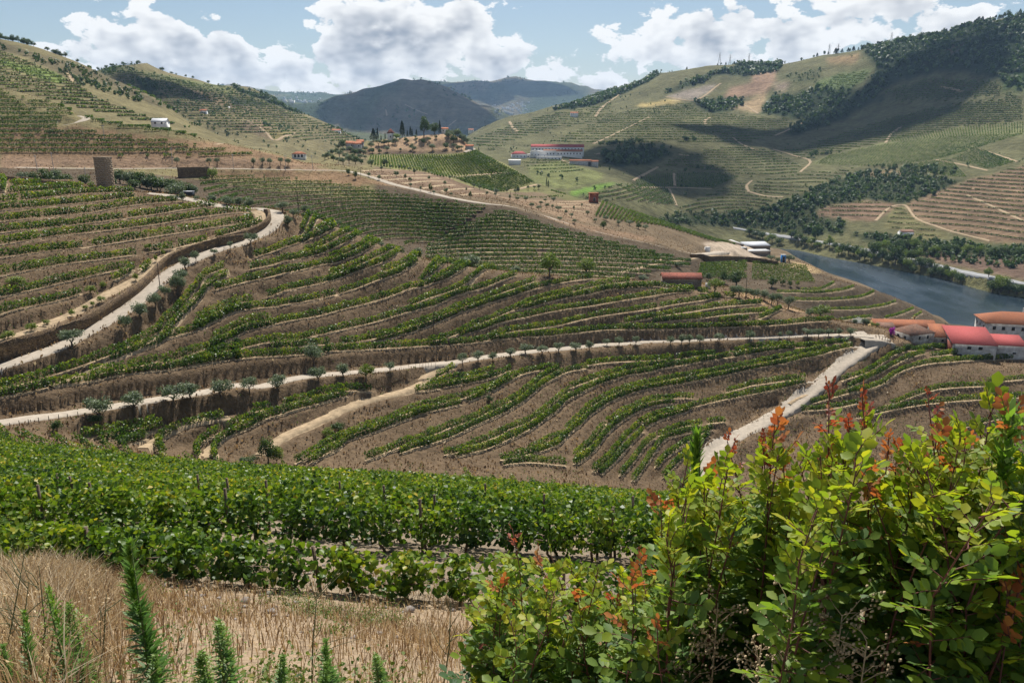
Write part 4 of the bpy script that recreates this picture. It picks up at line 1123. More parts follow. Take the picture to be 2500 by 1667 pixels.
def seg_foliage(seg, per_m, size, H, hw, gap=0.1, aspect=1.0, tint0=0.45):
    """leaf clumps scattered along loose segments"""
    d = seg[:, 1] - seg[:, 0]
    ln = np.linalg.norm(d[:, :2], axis=1)
    n = RNG.poisson(ln * per_m)
    k = np.repeat(np.arange(len(seg)), n)
    if len(k) == 0: return None
    C = seg[k, 0] + d[k] * RNG.uniform(size=(len(k), 1))
    g = vnoise(C[:, 0] / 6, C[:, 1] / 6, 5) > gap * 1.4
    C = C[g]; k = k[g]
    dn = unit(d[k]); nr = np.stack([-dn[:, 1], dn[:, 0], dn[:, 0] * 0], 1)
    lat = RNG.normal(size=len(C)) * hw * .5
    C = C + nr * lat[:, None]
    C[:, 2] += H * RNG.uniform(0.2, 0.95, len(C))
    nm_ = unit(RNG.normal(size=(len(C), 3)) * .7 + np.array([0, -0.25, .6]))
    V, F, kk = leaves(C, nm_, size * RNG.uniform(.7, 1.3, len(C)), aspect=aspect)
    tn = np.clip(tint0 + RNG.normal(size=len(C)) * .16 + 0.3 * (vnoise(C[:, 0] / 25, C[:, 1] / 25, 3) - .5), 0, 1)
    return V, F, np.repeat(tn, kk)
def seg_strip(seg, hw, lift):
    """thin strips of bare earth under the rows"""
    d = unit(seg[:, 1] - seg[:, 0]); nr = np.stack([-d[:, 1], d[:, 0], d[:, 0] * 0], 1)
    nr = nr * np.sign(nr[:, 1:2] + 1e-9)          # points away from the viewer
    a0, a1 = seg[:, 0] - nr * hw * 1.6, seg[:, 1] - nr * hw * 1.6
    b0, b1 = seg[:, 0] + nr * hw * .4, seg[:, 1] + nr * hw * .4
    V = np.stack([a0, a1, b1, b0], 1)
    zz = (seg[:, 0, 2] + seg[:, 1, 2]) / 2
    V[..., 2] = np.maximum(ground(V[..., 0].ravel(), V[..., 1].ravel()).reshape(-1, 4) + lift * .3, V[..., 2] + lift)
    return V.reshape(-1, 3), (np.arange(len(seg)) * 4)[:, None] + np.arange(4)
def hill_rows(spec, y0, y1, z0, dz, place, per_m, size, H=1.6, hw=0.5, gap=.1, strip=0.6, ragged=1.5, individual=True, tint0=.45, ex=None):
    m_ = mask(spec, y0, y1, ragged)
    if ex is not None: m_ &= ~ex
    segs = contour_segments(m_, z0, dz)
    rows = []
    for k in sorted(segs, reverse=True):
        r = seg_foliage(segs[k], per_m, size, H, hw, gap, tint0=tint0)
        if r is None or len(r[0]) < 60: continue
        rows.append((segs[k], r))
    if individual:
        for i, (sg, (V, F, tn)) in enumerate(rows):
            o = ob('vine_row', mesh_np('vine_row', V, F, vine_far, {'tint': tn}))
            tag(o, 'thin vine row, %s from the top %s' % (nth(i), place), 'vine row', 'vine rows ' + place)
            if strip:
                Vs, Fs = seg_strip(sg, strip, 0.12)
                tag(ob('terrace_strip', mesh_np('terrace_strip', Vs, Fs, sandy)), kind='structure')
    elif rows:
        V, F = join([(r[0], r[1]) for _, r in rows])
        o = ob('distant_vine_rows', mesh_np('distant_vine_rows', V, F, vine_far, {'tint': np.concatenate([r[2] for _, r in rows])}))
        tag(o, 'distant vine rows ' + place, 'vineyard', kind='stuff')
        if strip:
            Vs, Fs = seg_strip(np.concatenate([s for s, _ in rows]), strip, 0.2)
            tag(ob('terrace_strip', mesh_np('terrace_strip', Vs, Fs, sandy)), kind='structure')
NOROW = DMIN < 2.5
hill_rows('S 478,436 560,430 700,436 800,445 900,462 1000,476 1100,491 1195,505 1130,556 1050,598 1000,602 880,590 800,560 700,530 600,512 520,505', 325, 442, 97.3, 1.42, 'on the shaded hill behind the bend', 19, 0.5, 1.8, .6, .04, 0.5, ex=None)
PL2 = 'on the shaded spur beside the gully'
lft = np.array(cr('S 1222,511 1160,540 1105,563 1040,603 1040,640 1100,668')); rgt = np.array(cr('S 1262,516 1340,543 1430,566 1560,598 1700,630 1690,640 1560,668 1500,690'))
for i, y0 in enumerate(np.arange(519, 690, 10.2)):
    x0 = np.interp(y0, lft[:, 1], lft[:, 0]); x1 = np.interp(y0 - 4, rgt[:5, 1], rgt[:5, 0]) if y0 < 634 else np.interp(y0, rgt[5:, 1], rgt[5:, 0])
    if x1 - x0 < 40: continue
    t_ = np.linspace(0, 1, 9)
    pts = np.stack([x0 + (x1 - x0) * t_, y0 + 3 - 9 * np.sin(np.pi * t_ ** .75) * min(1, (x1 - x0) / 300) + 5 * t_], 1)
    w = trace(pts, 318, 445, 1.5, 3)
    seg = np.stack([w[:-1], w[1:]], 1)
    r = seg_foliage(seg, 21, .55, 1.9, .65, .03)
    tag(ob('vine_row', mesh_np('vine_row', r[0], r[1], vine_far, {'tint': r[2]})), 'thin vine row, %s from the top %s' % (nth(i), PL2), 'vine row', 'vine rows ' + PL2)
    V, F = ribbon(w, .42, .06, .25, i, .2, False)
    tag(ob('terrace_strip', mesh_np('terrace_strip', V, F, sandy, smooth=True)), kind='structure')
hill_rows('N -300,300 0,365 150,420 310,445 440,480 490,520 380,595 480,610 800,660 1100,700 1400,740 1760,800 1500,803 900,797 -300,797', 404, 560, 133.2, 2.35, 'on the left hillock above the road', 18, 0.62, 1.9, .7, .08, 0)
hill_rows('N 520,545 700,540 900,575 1150,600 1400,650 1440,680 1200,670 900,640 640,600', 420, 620, 134.0, 1.7, 'beside the lane on the left hillock', 18, 0.62, 1.9, .7, .08, 0)
hill_rows('V 260,470 500,455 640,500 500,540 150,510', 540, 720, 88, 1.6, 'on the saddle right of the knoll', 5, 0.8, 1.6, .6, .05, .6)
# big slopes beyond: too many rows to count
hill_rows('N -300,0 0,110 200,190 440,300 640,420 900,520 1200,600 1450,650 1400,640 900,570 700,530 480,480 300,430 0,350 -300,280', 560, 1020, 120, 3.3, 'on the slope of the left ridge', 3.60, 1.35, 1.9, 0.63, 0.15, 1.04, 4, False)
hill_rows('N 520,205 700,200 1000,270 1250,320 1480,350 1700,430 1900,520 2340,690 2000,700 1500,640 1200,560 1000,440 740,300', 900, 1930, 90, 4.2, 'on the second left ridge', 2.04, 1.90, 1.9, 0.72, 0.25, 1.17, 6, False, ex=COVER['wood_left'])
EXR = COVER['wood_right'] | COVER['scrub_right']
hill_rows('Q 1780,985 1830,960 2100,860 2420,770 2420,1165 2190,1158 1950,1095 1830,1045', 680, 1500, 12, 3.9, 'on the brown terraces above the far bank', 5.28, 1.25, 1.9, 0.54, 0.06, 1.17, 2, False, ex=EXR)
hill_rows('Q 1360,1030 1400,990 1600,958 1760,980 1640,1060 1500,1050', 750, 1500, 12, 3.6, 'on the small brown terraces above the scrub', 4.80, 1.25, 1.9, 0.54, 0.06, 1.04, 2, False, ex=EXR)
hill_rows('Q 1680,1085 1720,1000 1780,990 1840,1060 2000,1130 1900,1150 1780,1120', 750, 1300, 11, 3.2, 'on the green terraces by the white cottage', 4.80, 1.20, 1.9, 0.54, 0.06, 1.04, 2, False)
hill_rows('Q 1170,710 1300,700 1700,560 2000,490 2352,450 2352,590 2000,620 1700,680 1420,740 1300,780', 900, 2300, 20, 3.7, 'on the shaded slope above the side valley', 3.12, 1.60, 1.9, 0.63, 0.08, 0.91, 3, False, ex=EXR)
hill_rows('Q 1640,440 1900,370 2200,380 2352,440 2352,460 2000,490 1740,500', 1100, 2400, 20, 3.9, 'under the woods of the right ridge', 2.64, 1.80, 1.9, 0.63, 0.10, 0.91, 3, False, ex=EXR)
hill_rows('Q 480,520 760,485 960,545 1250,570 1200,640 1000,700 700,690 300,690 60,690 300,580', 1150, 2600, 20, 4.2, 'on the middle of the right hills', 2.40, 1.90, 1.9, 0.72, 0.08, 0.78, 3, False, ex=EXR)
hill_rows('Q 700,740 1000,690 1150,720 1290,790 1260,850 1000,850 840,830 600,800', 1000, 1900, 20, 3.6, 'around the side valley', 3.12, 1.50, 1.9, 0.63, 0.08, 0.78, 3, False, ex=EXR)
hill_rows('Q 1060,870 1280,830 1560,800 1400,900 1240,955 1180,945 1040,920', 900, 1700, 20, 3.4, 'inside the loop of the far track', 3.84, 1.40, 1.9, 0.63, 0.06, 1.04, 2, False, ex=EXR)
hill_rows('Q 690,1000 860,915 1020,860 1030,925 1200,950 1000,1025 760,1030', 850, 1600, 20, 3.2, 'below the loop of the far track', 3.84, 1.30, 1.9, 0.63, 0.06, 0.78, 2, False, ex=EXR)
hill_rows('Q 170,950 420,880 640,905 690,985 600,985 400,960', 850, 1600, 20, 3.2, 'behind the brick hut', 3.84, 1.30, 1.9, 0.63, 0.06, 0.78, 2, False, ex=EXR)
hill_rows('Q 1350,428 1380,390 1460,355 1620,330 1600,370 1530,425', 1200, 2600, 20, 4.5, 'on the bright plot among the woods', 2.16, 2.00, 1.9, 0.72, 0.10, 0.00, 2, False, tint0=.62)
hill_rows('K 1290,470 1500,390 1750,310 2000,260 2323,180 2323,330 2000,380 1700,450 1450,560 1340,520', 1100, 2900, 20, 4.6, 'on the pale left end of the right hills', 1.92, 2.10, 1.9, 0.81, 0.20, 1.17, 4, False, ex=EXR)
hill_rows('V 230,210 590,190 680,240 800,300 500,320 260,280', 900, 1600, 20, 2.2, 'below the white winery', 2.88, 1.40, 1.9, 0.63, 0.06, 0.65, 2, False)

# straight rows running down the slope, drawn between two lines
def fan_rows(top, bot, n, y0, y1, place, per_m, size, H=1.5, hw=.45, stuff=False, tint0=.5, strip=0):
    t_ = curve_px(cr(top), 20); b_ = curve_px(cr(bot), 20)
    def pick(c, f):
        d = np.concatenate([[0], np.cumsum(np.linalg.norm(np.diff(c, axis=0), axis=1))])
        return np.array([np.interp(f * d[-1], d, c[:, 0]), np.interp(f * d[-1], d, c[:, 1])])
    acc = []
    for i in range(n):
        f = (i + .5) / n
        w = trace([pick(t_, f), pick(b_, f)], y0, y1, 2.0, 2)
        seg = np.stack([w[:-1], w[1:]], 1)
        r = seg_foliage(seg, per_m, size, H, hw, .06, tint0=tint0)
        if r is None: continue
        if stuff: acc.append(r); continue
        tag(ob('vine_row', mesh_np('vine_row', r[0], r[1], vine_far, {'tint': r[2]})), 'straight vine row, %s from the left %s' % (nth(i), place), 'vine row', 'vine rows ' + place)
    if stuff and acc:
        V, F = join([(r[0], r[1]) for r in acc])
        tag(ob('distant_vine_rows', mesh_np('distant_vine_rows', V, F, vine_far, {'tint': np.concatenate([r[2] for r in acc])})), 'distant vine rows ' + place, 'vineyard', kind='stuff')
fan_rows('M 280,305 600,300 1050,290 1150,262', 'M 260,375 500,408 700,430 900,480 1000,470 1344,455', 44, 590, 770, 'on the front of the knoll', 11, .75, 1.5, .4, tint0=.66)
fan_rows('M 960,485 1200,470 1480,445', 'M 1130,555 1340,600 1640,515', 26, 590, 740, 'at the foot of the knoll vineyard', 11, .8, tint0=.5, stuff=True)
fan_rows('M 1150,262 1240,310 1344,370 1500,450', 'M 1050,290 1150,380 1344,450 1440,455', 20, 590, 770, 'on the right flank of the knoll', 11, .8, tint0=.6, stuff=True)
fan_rows('Q 330,968 450,995 600,1030 800,1090 980,1148', 'Q 295,1035 430,1060 600,1080 760,1125 880,1160', 34, 440, 640, 'on the strip above the building site', 16, .55, 1.7, .5, tint0=.62)
for k, (l_, r_) in enumerate((('O 420,300 735,283', 'O 400,385 735,392'), ('O 775,285 1140,315', 'O 770,398 1200,420'))):
    side = 'left' if k == 0 else 'right'
    t_, b_ = np.array(cr(l_)), np.array(cr(r_))
    for i in range(9):
        f = i / 8
        w = trace([t_[0] * (1 - f) + b_[0] * f, t_[1] * (1 - f) + b_[1] * f], 380, 475, 1.5, 2)
        seg = np.stack([w[:-1], w[1:]], 1)
        r = seg_foliage(seg, 20, .5, 1.5, .6, .06, tint0=.6)
        tag(ob('vine_row', mesh_np('vine_row', r[0], r[1], vine_far, {'tint': r[2]})), 'low vine row, %s from the back in the %s half of the flat plot' % (nth(i), side), 'vine row', 'vine rows in the flat plot by the river')
fan_rows('Q 1420,745 1700,690 2000,655 2352,640', 'Q 1350,785 1600,795 1900,770 2150,700', 60, 850, 1800, 'on the wide pale green plot', 1.4, 1.4, stuff=True, tint0=.55)
fan_rows('Q 1700,660 1900,630 2100,605 2352,585', 'Q 1720,680 1950,660 2150,650 2352,635', 50, 850, 1800, 'along the top of the pale green plot', 1.4, 1.4, stuff=True, tint0=.55)
fan_rows('Q 490,865 600,835 670,830', 'Q 510,895 600,897 675,897', 18, 850, 1700, 'in the fenced plot of the side valley', 1.6, 1.3, stuff=True)
fan_rows('Q 690,830 860,830 990,845', 'Q 690,897 800,897 870,897', 28, 850, 1700, 'in the second fenced plot of the side valley', 1.6, 1.3, stuff=True)
fan_rows('Q 390,880 640,905 660,920', 'Q 540,955 640,980 688,980', 20, 850, 1600, 'in the dark plot of the side valley', 1.6, 1.3, stuff=True, tint0=.35)
fan_rows('Q 1800,790 1930,770 2000,765', 'Q 1830,815 2000,845 2080,850', 24, 850, 1500, 'beside the dashed track', 1.6, 1.3, stuff=True)
fan_rows('Q 2000,760 2140,715 2200,740', 'Q 2180,810 2260,790 2310,775', 20, 850, 1500, 'above the dashed track', 1.6, 1.3, stuff=True)
# ------------------------------------------------------------------ trees
def crown(n, rx, rz, size, clumps, zc, seed, aspect=.8, shell=.55, flatb=.5, six=False, cr_=.42):
    """leaf faces gathered in clumps inside an ellipsoid"""
    g = np.random.default_rng(seed)
    cc = unit(g.normal(size=(clumps, 3))) * (g.uniform(.25, 1, (clumps, 1)) ** .5)
    cc[:, 2] = np.where(cc[:, 2] < 0, cc[:, 2] * flatb, cc[:, 2])
    cc = cc * np.array([rx, rx, rz]) * .78
    k = g.integers(0, clumps, n)
    rad = g.uniform(.7, 1.25, clumps)[k]
    off = unit(g.normal(size=(n, 3))) * (g.uniform(shell * .4, 1, (n, 1)) ** .6) * (np.array([rx, rx, rz]) * cr_) * rad[:, None]
    C = cc[k] + off
    nm_ = unit(g.normal(size=(n, 3)) * .6 + unit(off) * .6 + np.array([0, 0, .35]))
    V, F, kk = leaves(C + np.array([0, 0, zc]), nm_, size * g.uniform(.7, 1.3, n), six, aspect)
    base = g.uniform(.25, .75, clumps)[k]
    tn = np.clip(base + g.normal(size=n) * .13 + .12 * C[:, 2] / rz, 0, 1)
    return V, F, np.repeat(tn, kk)
olive_mat = leaf_mat('olive_leaf', [(0, (0.065, 0.095, 0.055)), (.5, (0.130, 0.170, 0.100)), (.85, (0.22, 0.26, 0.17)), (1, (.30, .33, .24))], .30, .5, (1.15, 1.25, .8))
tree_mat = leaf_mat('dark_leaf', [(0, (0.022, 0.044, 0.016)), (.5, (0.052, 0.092, 0.028)), (.85, (0.090, 0.135, 0.040)), (1, (.14, .17, .06))], .28, .55)
bright_mat = leaf_mat('bright_leaf', [(0, (0.05, 0.085, 0.018)), (.5, (0.115, 0.165, 0.032)), (.85, (0.20, 0.24, 0.055)), (1, (.28, .28, .09))], .36, .55)
conif_mat = leaf_mat('conifer_leaf', [(0, (0.010, 0.022, 0.012)), (.5, (0.022, 0.043, 0.020)), (1, (.05, .075, .032))], .12, .6)
bark_mat = plain('bark', (0.13, 0.10, 0.075), .95, .4, 4, .4)
def trunk_mesh(h, r, lean, limbs, spread, seed):
    g = np.random.default_rng(seed)
    parts = [tube([(0, 0, -.35), (lean * .3, 0, h * .4), (lean, g.normal() * .1, h)], [r * 1.25, r, r * .75], 7)]
    for i in range(limbs):
        an = 2 * np.pi * i / limbs + g.uniform(0, .8)
        e = np.array([np.cos(an) * spread, np.sin(an) * spread, h + spread * g.uniform(.7, 1.2)])
        m_ = np.array([lean, 0, h]) * .5 + e * .5 + np.array([0, 0, .1])
        parts.append(tube([(lean, 0, h * .93), m_, e], [r * .7, r * .45, r * .16], 5))
    V, F = join(parts)
    return mesh_np('trunk', V, F, bark_mat, smooth=True)
KIND = {}
def kind(name, variants):
    KIND[name] = variants
def mk_crown(mat, *a, **k):
    V, F, tn = crown(*a, **k)
    return mesh_np('crown', V, F, mat, {'tint': tn})
# reference sizes: every kind is about 4 wide and 4 tall and is scaled when it is planted
kind('olive_tree', [(trunk_mesh(1.15, .17, .1 * (i - 1), 4, .8, i), mk_crown(olive_mat, 1500, 2.0, 1.45, .24, 16, 2.55, 100 + i, cr_=.46)) for i in range(5)])
kind('round_tree', [(trunk_mesh(1.0, .16, 0, 4, .9, 20 + i), mk_crown(tree_mat, 1300, 2.0, 1.9, .27, 18, 2.15, 120 + i)) for i in range(4)])
kind('light_tree', [(trunk_mesh(1.1, .14, .1, 5, 1.0, 30 + i), mk_crown(bright_mat, 1200, 2.0, 1.75, .24, 20, 2.3, 140 + i, cr_=.38)) for i in range(3)])
kind('bush', [(trunk_mesh(.5, .10, 0, 4, .8, 40 + i), mk_crown(bright_mat if i == 2 else tree_mat, 900, 2.0, 1.9, .30, 14, 1.9, 160 + i)) for i in range(3)])
kind('grey_bush', [(trunk_mesh(.5, .10, 0, 4, .8, 45 + i), mk_crown(olive_mat, 1100, 2.0, 1.9, .30, 16, 1.9, 170 + i)) for i in range(3)])
def conifer(seed, taper):
    g = np.random.default_rng(seed)
    n = 900
    h = g.uniform(0, 1, n) ** .8
    r = (1 - h) ** taper * (0.75 + .35 * vnoise(h * 9, h * 0 + seed, 2)) * 2.0
    an = g.uniform(0, 6.283, n); rr = np.sqrt(g.uniform(.2, 1, n)) * r
    C = np.stack([np.cos(an) * rr, np.sin(an) * rr, .35 + h * 3.65], 1)
    V, F, kk = leaves(C, unit(g.normal(size=(n, 3)) + np.array([0, 0, .5])), .32 * g.uniform(.6, 1.3, n))
    return mesh_np('crown', V, F, conif_mat, {'tint': np.repeat(g.uniform(.1, .8, n), kk)})
V_, F_ = tube([(0, 0, -.3), (0, 0, 2.0), (0, 0, 3.6)], [.14, .1, .03], 6)
ct = mesh_np('trunk', V_, F_, bark_mat, smooth=True)
kind('cypress', [(ct, conifer(5, .55)), (ct, conifer(6, .5))])
kind('pine_tree', [(ct, conifer(7, .8)), (ct, conifer(8, .7)), (trunk_mesh(1.9, .12, .1, 4, .7, 50), mk_crown(conif_mat, 900, 1.9, 1.25, .3, 9, 2.9, 180))])
TREES = {}
def plant(kindname, p, w, h, label, cat='tree', group=None, name=None, k=None, cast=None):
    """plant a copy of a tree kind at a world point, w and h in metres"""
    vs_ = KIND[kindname]
    i = TREES.get(kindname, 0); TREES[kindname] = i + 1
    tm, cm = vs_[(i if k is None else k) % len(vs_)]
    nm = name or kindname
    root = thing(nm, label, cat, (float(p[0]), float(p[1]), float(p[2])), RNG.uniform(0, 6.28), group)
    root.scale = (w / 4, w / 4, h / 4)
    ob('trunk', tm, root); ob('crown', cm, root)
    return root
def RK(s, lst):
    key = lambda q_: float(q_.split()[1].split(',')[0]) + 1e-4 * float(q_.split()[1].split(',')[1])
    return sorted(key(q_) for q_ in lst).index(key(s))
def tree_px(kindname, spec, y0, y1, label, group=None, cat='tree', name=None, sink=0.0, k=None):
    """spec: 'C x,base,w,h' in crop pixels"""
    c, v = spec.split()
    x, b_, w, h = [float(t) for t in v.split(',')]
    ox, oy, kk = CROP[c]
    p = at(ox + x / kk, oy + b_ / kk, y0, y1)
    sl = math.sqrt(p[0] ** 2 + p[1] ** 2 + (CAMZ - p[2]) ** 2)
    mpp = sl / FPX / kk
    return plant(kindname, p - np.array([0, 0, sink]), w * mpp, h * mpp * 1.06, label, cat, group, name, k)
lower = ['E 950,985,235,225', 'E 1290,890,220,180', 'E 1660,815,235,185', 'E 1830,770,195,160', 'E 2120,750,205,170', 'F 430,465,160,145', 'F 700,465,180,165', 'F 1090,375,170,165', 'F 1330,322,160,138', 'F 1770,268,115,98',
         'C 505,1218,110,115', 'C 655,1192,128,108', 'C 795,1192,90,100', 'C 965,1142,118,88', 'C 1110,1112,145,98', 'C 1270,1122,128,92', 'C 1425,1102,114,98', 'C 1590,1097,134,98', 'C 1720,1082,98,92', 'C 1885,1037,78,68', 'C 2003,1037,98,88', 'C 2165,1027,88,82',
         'D 535,952,88,88', 'D 640,945,90,92', 'D 715,945,85,95', 'D 815,942,88,88', 'D 1000,925,114,84', 'D 1295,915,108,104', 'D 1580,882,52,57', 'D 1670,882,58,67', 'D 1845,872,114,78', 'D 1953,877,92,82', 'D 2050,867,92,72', 'D 2150,862,75,66', 'D 2265,867,92,77']
for i, s in enumerate(lower):
    tree_px('olive_tree', s, 120, 300, 'grey-green olive tree, %s from the left along the lower pale track' % nth(i), 'olive trees along the lower track')
tree_px('light_tree', 'F 1545,352,165,172', 120, 300, 'bright green round shrub among the olives of the lower track', None, 'shrub', 'round_shrub')
tree_px('olive_tree', 'F 1045,215,195,215', 120, 300, 'big grey-green olive tree standing above the lower track', None, 'tree')
upper = ['E 690,265,195,148', 'A 1200,1535,115,155', 'A 1355,1412,185,148', 'A 1490,1312,118,142', 'A 1580,1212,112,118', 'A 1710,1182,145,175', 'A 1730,1055,155,115', 'A 1780,935,132,110', 'A 1875,867,78,102', 'A 2050,802,72,62', 'A 2205,742,58,72', 'B 440,462,135,110',
         'B 800,302,98,115', 'B 850,202,95,75', 'B 745,152,135,98', 'B 970,187,104,104', 'B 1280,237,64,68']
for i, s in enumerate(upper):
    tree_px('olive_tree', s, 130, 300, 'small olive tree, %s from the left beside the upper pale track' % nth(i), 'olive trees beside the upper track')
for i, s in enumerate(['B 70,48,84,54', 'B 230,85,115,85', 'B 330,90,105,85', 'B 420,85,105,95', 'A 1885,272,54,44', 'A 2025,285,95,60', 'A 2170,310,110,75']):
    tree_px('grey_bush', s, 225, 345, 'grey olive bush, %s behind the bend of the upper track' % nth(i), 'olive bushes behind the bend', 'tree', 'olive_bush')
tree_px('grey_bush', 'A 1700,235,180,125', 225, 300, 'large dense grey olive below the dark shrubs by the tower', None, 'tree', 'olive_tree')
tree_px('olive_tree', 'A 1750,292,74,84', 225, 300, 'small olive standing in front of the large dense grey olive', None)
for s, l in (('B 2040,502,110,95', 'round olive bush on the brow near the gully path'), ('B 1690,372,60,34', 'tiny olive bush on the brow'), ('C 595,240,185,118', 'wide dark olive standing on the brow'), ('C 340,185,72,75', 'small olive beside the pole on the brow'), ('C 1010,305,105,66', 'low grey bush on the brow left of the tall pale trees')):
    tree_px('grey_bush', s, 200, 320, l, None, 'tree', 'olive_bush')
tree_px('light_tree', 'C 1340,375,250,230', 200, 330, 'tall loose pale green tree behind the brow', None, 'tree', 'broadleaf_tree')
tree_px('light_tree', 'C 1690,368,200,172', 200, 330, 'round pale green tree behind the brow', None, 'tree', 'broadleaf_tree')
for i, s in enumerate(['D 1140,485,90,100', 'D 1190,495,110,110', 'D 1265,490,80,80', 'D 1340,525,115,115', 'D 1430,520,105,90', 'D 1500,560,90,100', 'D 1560,568,100,110', 'D 1665,605,115,115']):
    tree_px('olive_tree', s, 240, 330, 'silvery olive, %s from the left in the line below the flat plot' % nth(i), 'olives below the flat plot')
for s, kd, l in (('D 1045,362,95,115', 'round_tree', 'dark round tree beside the stone shed'), ('D 1165,395,190,148', 'round_tree', 'broad dark tree right of the stone shed'), ('D 1505,398,105,100', 'round_tree', 'dark bush below the flat plot'),
                 ('D 960,445,175,135', 'light_tree', 'bright yellow-green willow beside the stone shed'), ('D 1870,675,88,76', 'grey_bush', 'grey bush at the end of the vine rows near the farm'), ('D 1965,690,215,115', 'light_tree', 'spreading bright shrub near the farm'),
                 ('D 1608,378,55,60', 'bush', 'small green shrub under the flat plot'), ('D 1680,392,60,62', 'bush', 'second small green shrub under the flat plot'), ('D 1748,390,44,60', 'bush', 'narrow green shrub under the flat plot'), ('D 900,330,70,75', 'grey_bush', 'grey bush against the shed gable'),
                 ('D 280,330,110,50', 'grey_bush', 'low grey bush left of the stone shed'), ('D 600,205,100,55', 'bush', 'green bush on the bank behind the stone shed')):
    tree_px(kd, s, 250, 480, l, None, 'shrub' if 'bush' in kd else 'tree')
for s, l in (('D 1500,150,85,60', 'olive left of the blue toilet'), ('D 1562,165,60,50', 'small olive by the blue tarpaulin'), ('D 1675,160,100,70', 'olive right of the blue toilet')):
    tree_px('olive_tree', s, 400, 640, l)
for s, l, kd in (('B 320,1432,75,88', 'single round bush between vine rows above the lower track', 'bush'), ('D 1420,1112,66,66', 'round bush below the lower track, left of two', 'bush'), ('D 1540,1105,66,76', 'round bush below the lower track, right of two', 'bush'),
                 ('E 540,1085,125,130', 'green bush below the fence posts of the lower track', 'bush'), ('F 610,1140,170,250', 'tall dark bush in the gully', 'round_tree'), ('F 690,1140,150,190', 'dark green bush beside the tall one in the gully', 'bush'), ('E 2280,255,84,92', 'round green bush above the lower track', 'bush'),
                 ('F 1280,840,150,110', 'loose green bush on the bank of the gully', 'bush'), ('F 1180,900,120,110', 'low green bush on the bank of the gully', 'bush'), ('E 900,985,160,80', 'dark shrub under the leftmost olive', 'bush'), ('G 770,480,80,80', 'small dry green bush on the terraces', 'bush'),
                 ('G 200,770,90,70', 'green bush low on the terraces', 'bush'), ('H 640,1290,180,110', 'dense green bush beside the bend of the farm track', 'bush'), ('G 60,1420,10,10', 'tiny shrub at the gully edge', 'bush'), ('F 430,1140,180,80', 'bright weed clump at the gully bottom', 'bush')):
    if '10,10' in s: continue
    tree_px(kd, s, 100, 300, l, None, 'shrub', 'shrub')
# single vines standing along the path on the wall
for i, s in enumerate(['E 80,190,110,80', 'E 30,200,60,50', 'E 300,115,100,80', 'E 450,50,70,50', 'A 690,1385,60,70', 'A 820,1320,60,50', 'A 890,1285,45,50', 'A 975,1250,80,65', 'A 865,1165,100,80', 'A 990,1118,60,70', 'A 1300,1045,55,80', 'A 1495,860,40,70', 'A 1565,800,40,60', 'A 1410,740,70,50', 'B 540,270,40,50', 'B 500,285,30,40', 'B 420,315,35,40', 'A 160,1090,160,90']):
    tree_px('bush', s, 130, 290, 'single bushy vine, %s along the sandy path above the wall' % nth(i), 'single vines above the wall', 'vine', 'vine_bush', k=2)
# dark shrubs beside the tower
for i, (x, y, w) in enumerate(sorted([(80, 60, 26), (96, 64, 24), (30, 70, 30), (130, 20, 40), (160, 40, 44), (185, 15, 42), (110, 10, 36), (210, 50, 40), (240, 30, 36), (235, 75, 40), (260, 60, 34), (205, 85, 36), (280, 45, 30), (180, 75, 34), (150, 75, 28), (255, 95, 34), (290, 80, 30), (-40, 50, 36), (-70, 60, 40), (-95, 55, 30), (-20, 66, 32), (-120, 50, 30)])):
    s = 'S %f,%f,%f,%f' % (180 + x, 400 + y * .62 + 16, w, w * .8)
    tree_px('round_tree' if i % 3 else 'grey_bush', s, 268, 350, 'dark bushy shrub, %s from the left in the thicket around the stone tower' % nth(i), 'thicket around the stone tower', 'shrub', 'thicket_shrub')
tree_px('light_tree', 'N 1360,945,75,75', 300, 420, 'fresh green tree on the bank under the hill road', None)
# small trees on the bank of the hill road, with their shadows
for i, x in enumerate([1130, 1335, 1388, 1617, 1675, 1722, 1790, 1838]):
    tree_px('olive_tree', 'N %d,%d,38,44' % (x, 845 + (i % 2) * 4), 395, 470, 'small olive, %s from the left on the brown bank of the hill road' % nth(i), 'olives on the brown bank')
LT = ['M 105,465,42,55', 'M 160,495,40,65', 'M 355,505,40,40', 'M 270,480,36,36', 'M 375,430,30,40', 'M 610,530,36,45', 'M 615,565,28,36', 'M 778,605,36,70', 'M 695,590,25,35', 'M 805,620,30,30', 'M 905,620,44,50', 'M 945,640,30,34', 'M 1105,655,36,55', 'M 730,450,34,48', 'M 645,460,36,50', 'M 765,510,24,40', 'M 895,555,30,45', 'M 935,505,30,36', 'M 495,490,44,60', 'M 570,500,30,45', 'M 1130,570,36,40', 'M 1180,585,36,40', 'M 1240,640,26,44', 'M 1310,640,26,36', 'M 1070,600,20,36', 'M 520,420,30,40', 'M 560,420,34,36', 'M 605,430,30,30', 'M 450,410,30,30']
for i, s in enumerate(LT):
    tree_px('olive_tree' if i not in (0, 1, 7, 12) else 'round_tree', s, 395, 690, 'little tree, %s from the left on the brown terraces below the knoll' % nth(RK(s, LT)), 'little trees below the knoll')
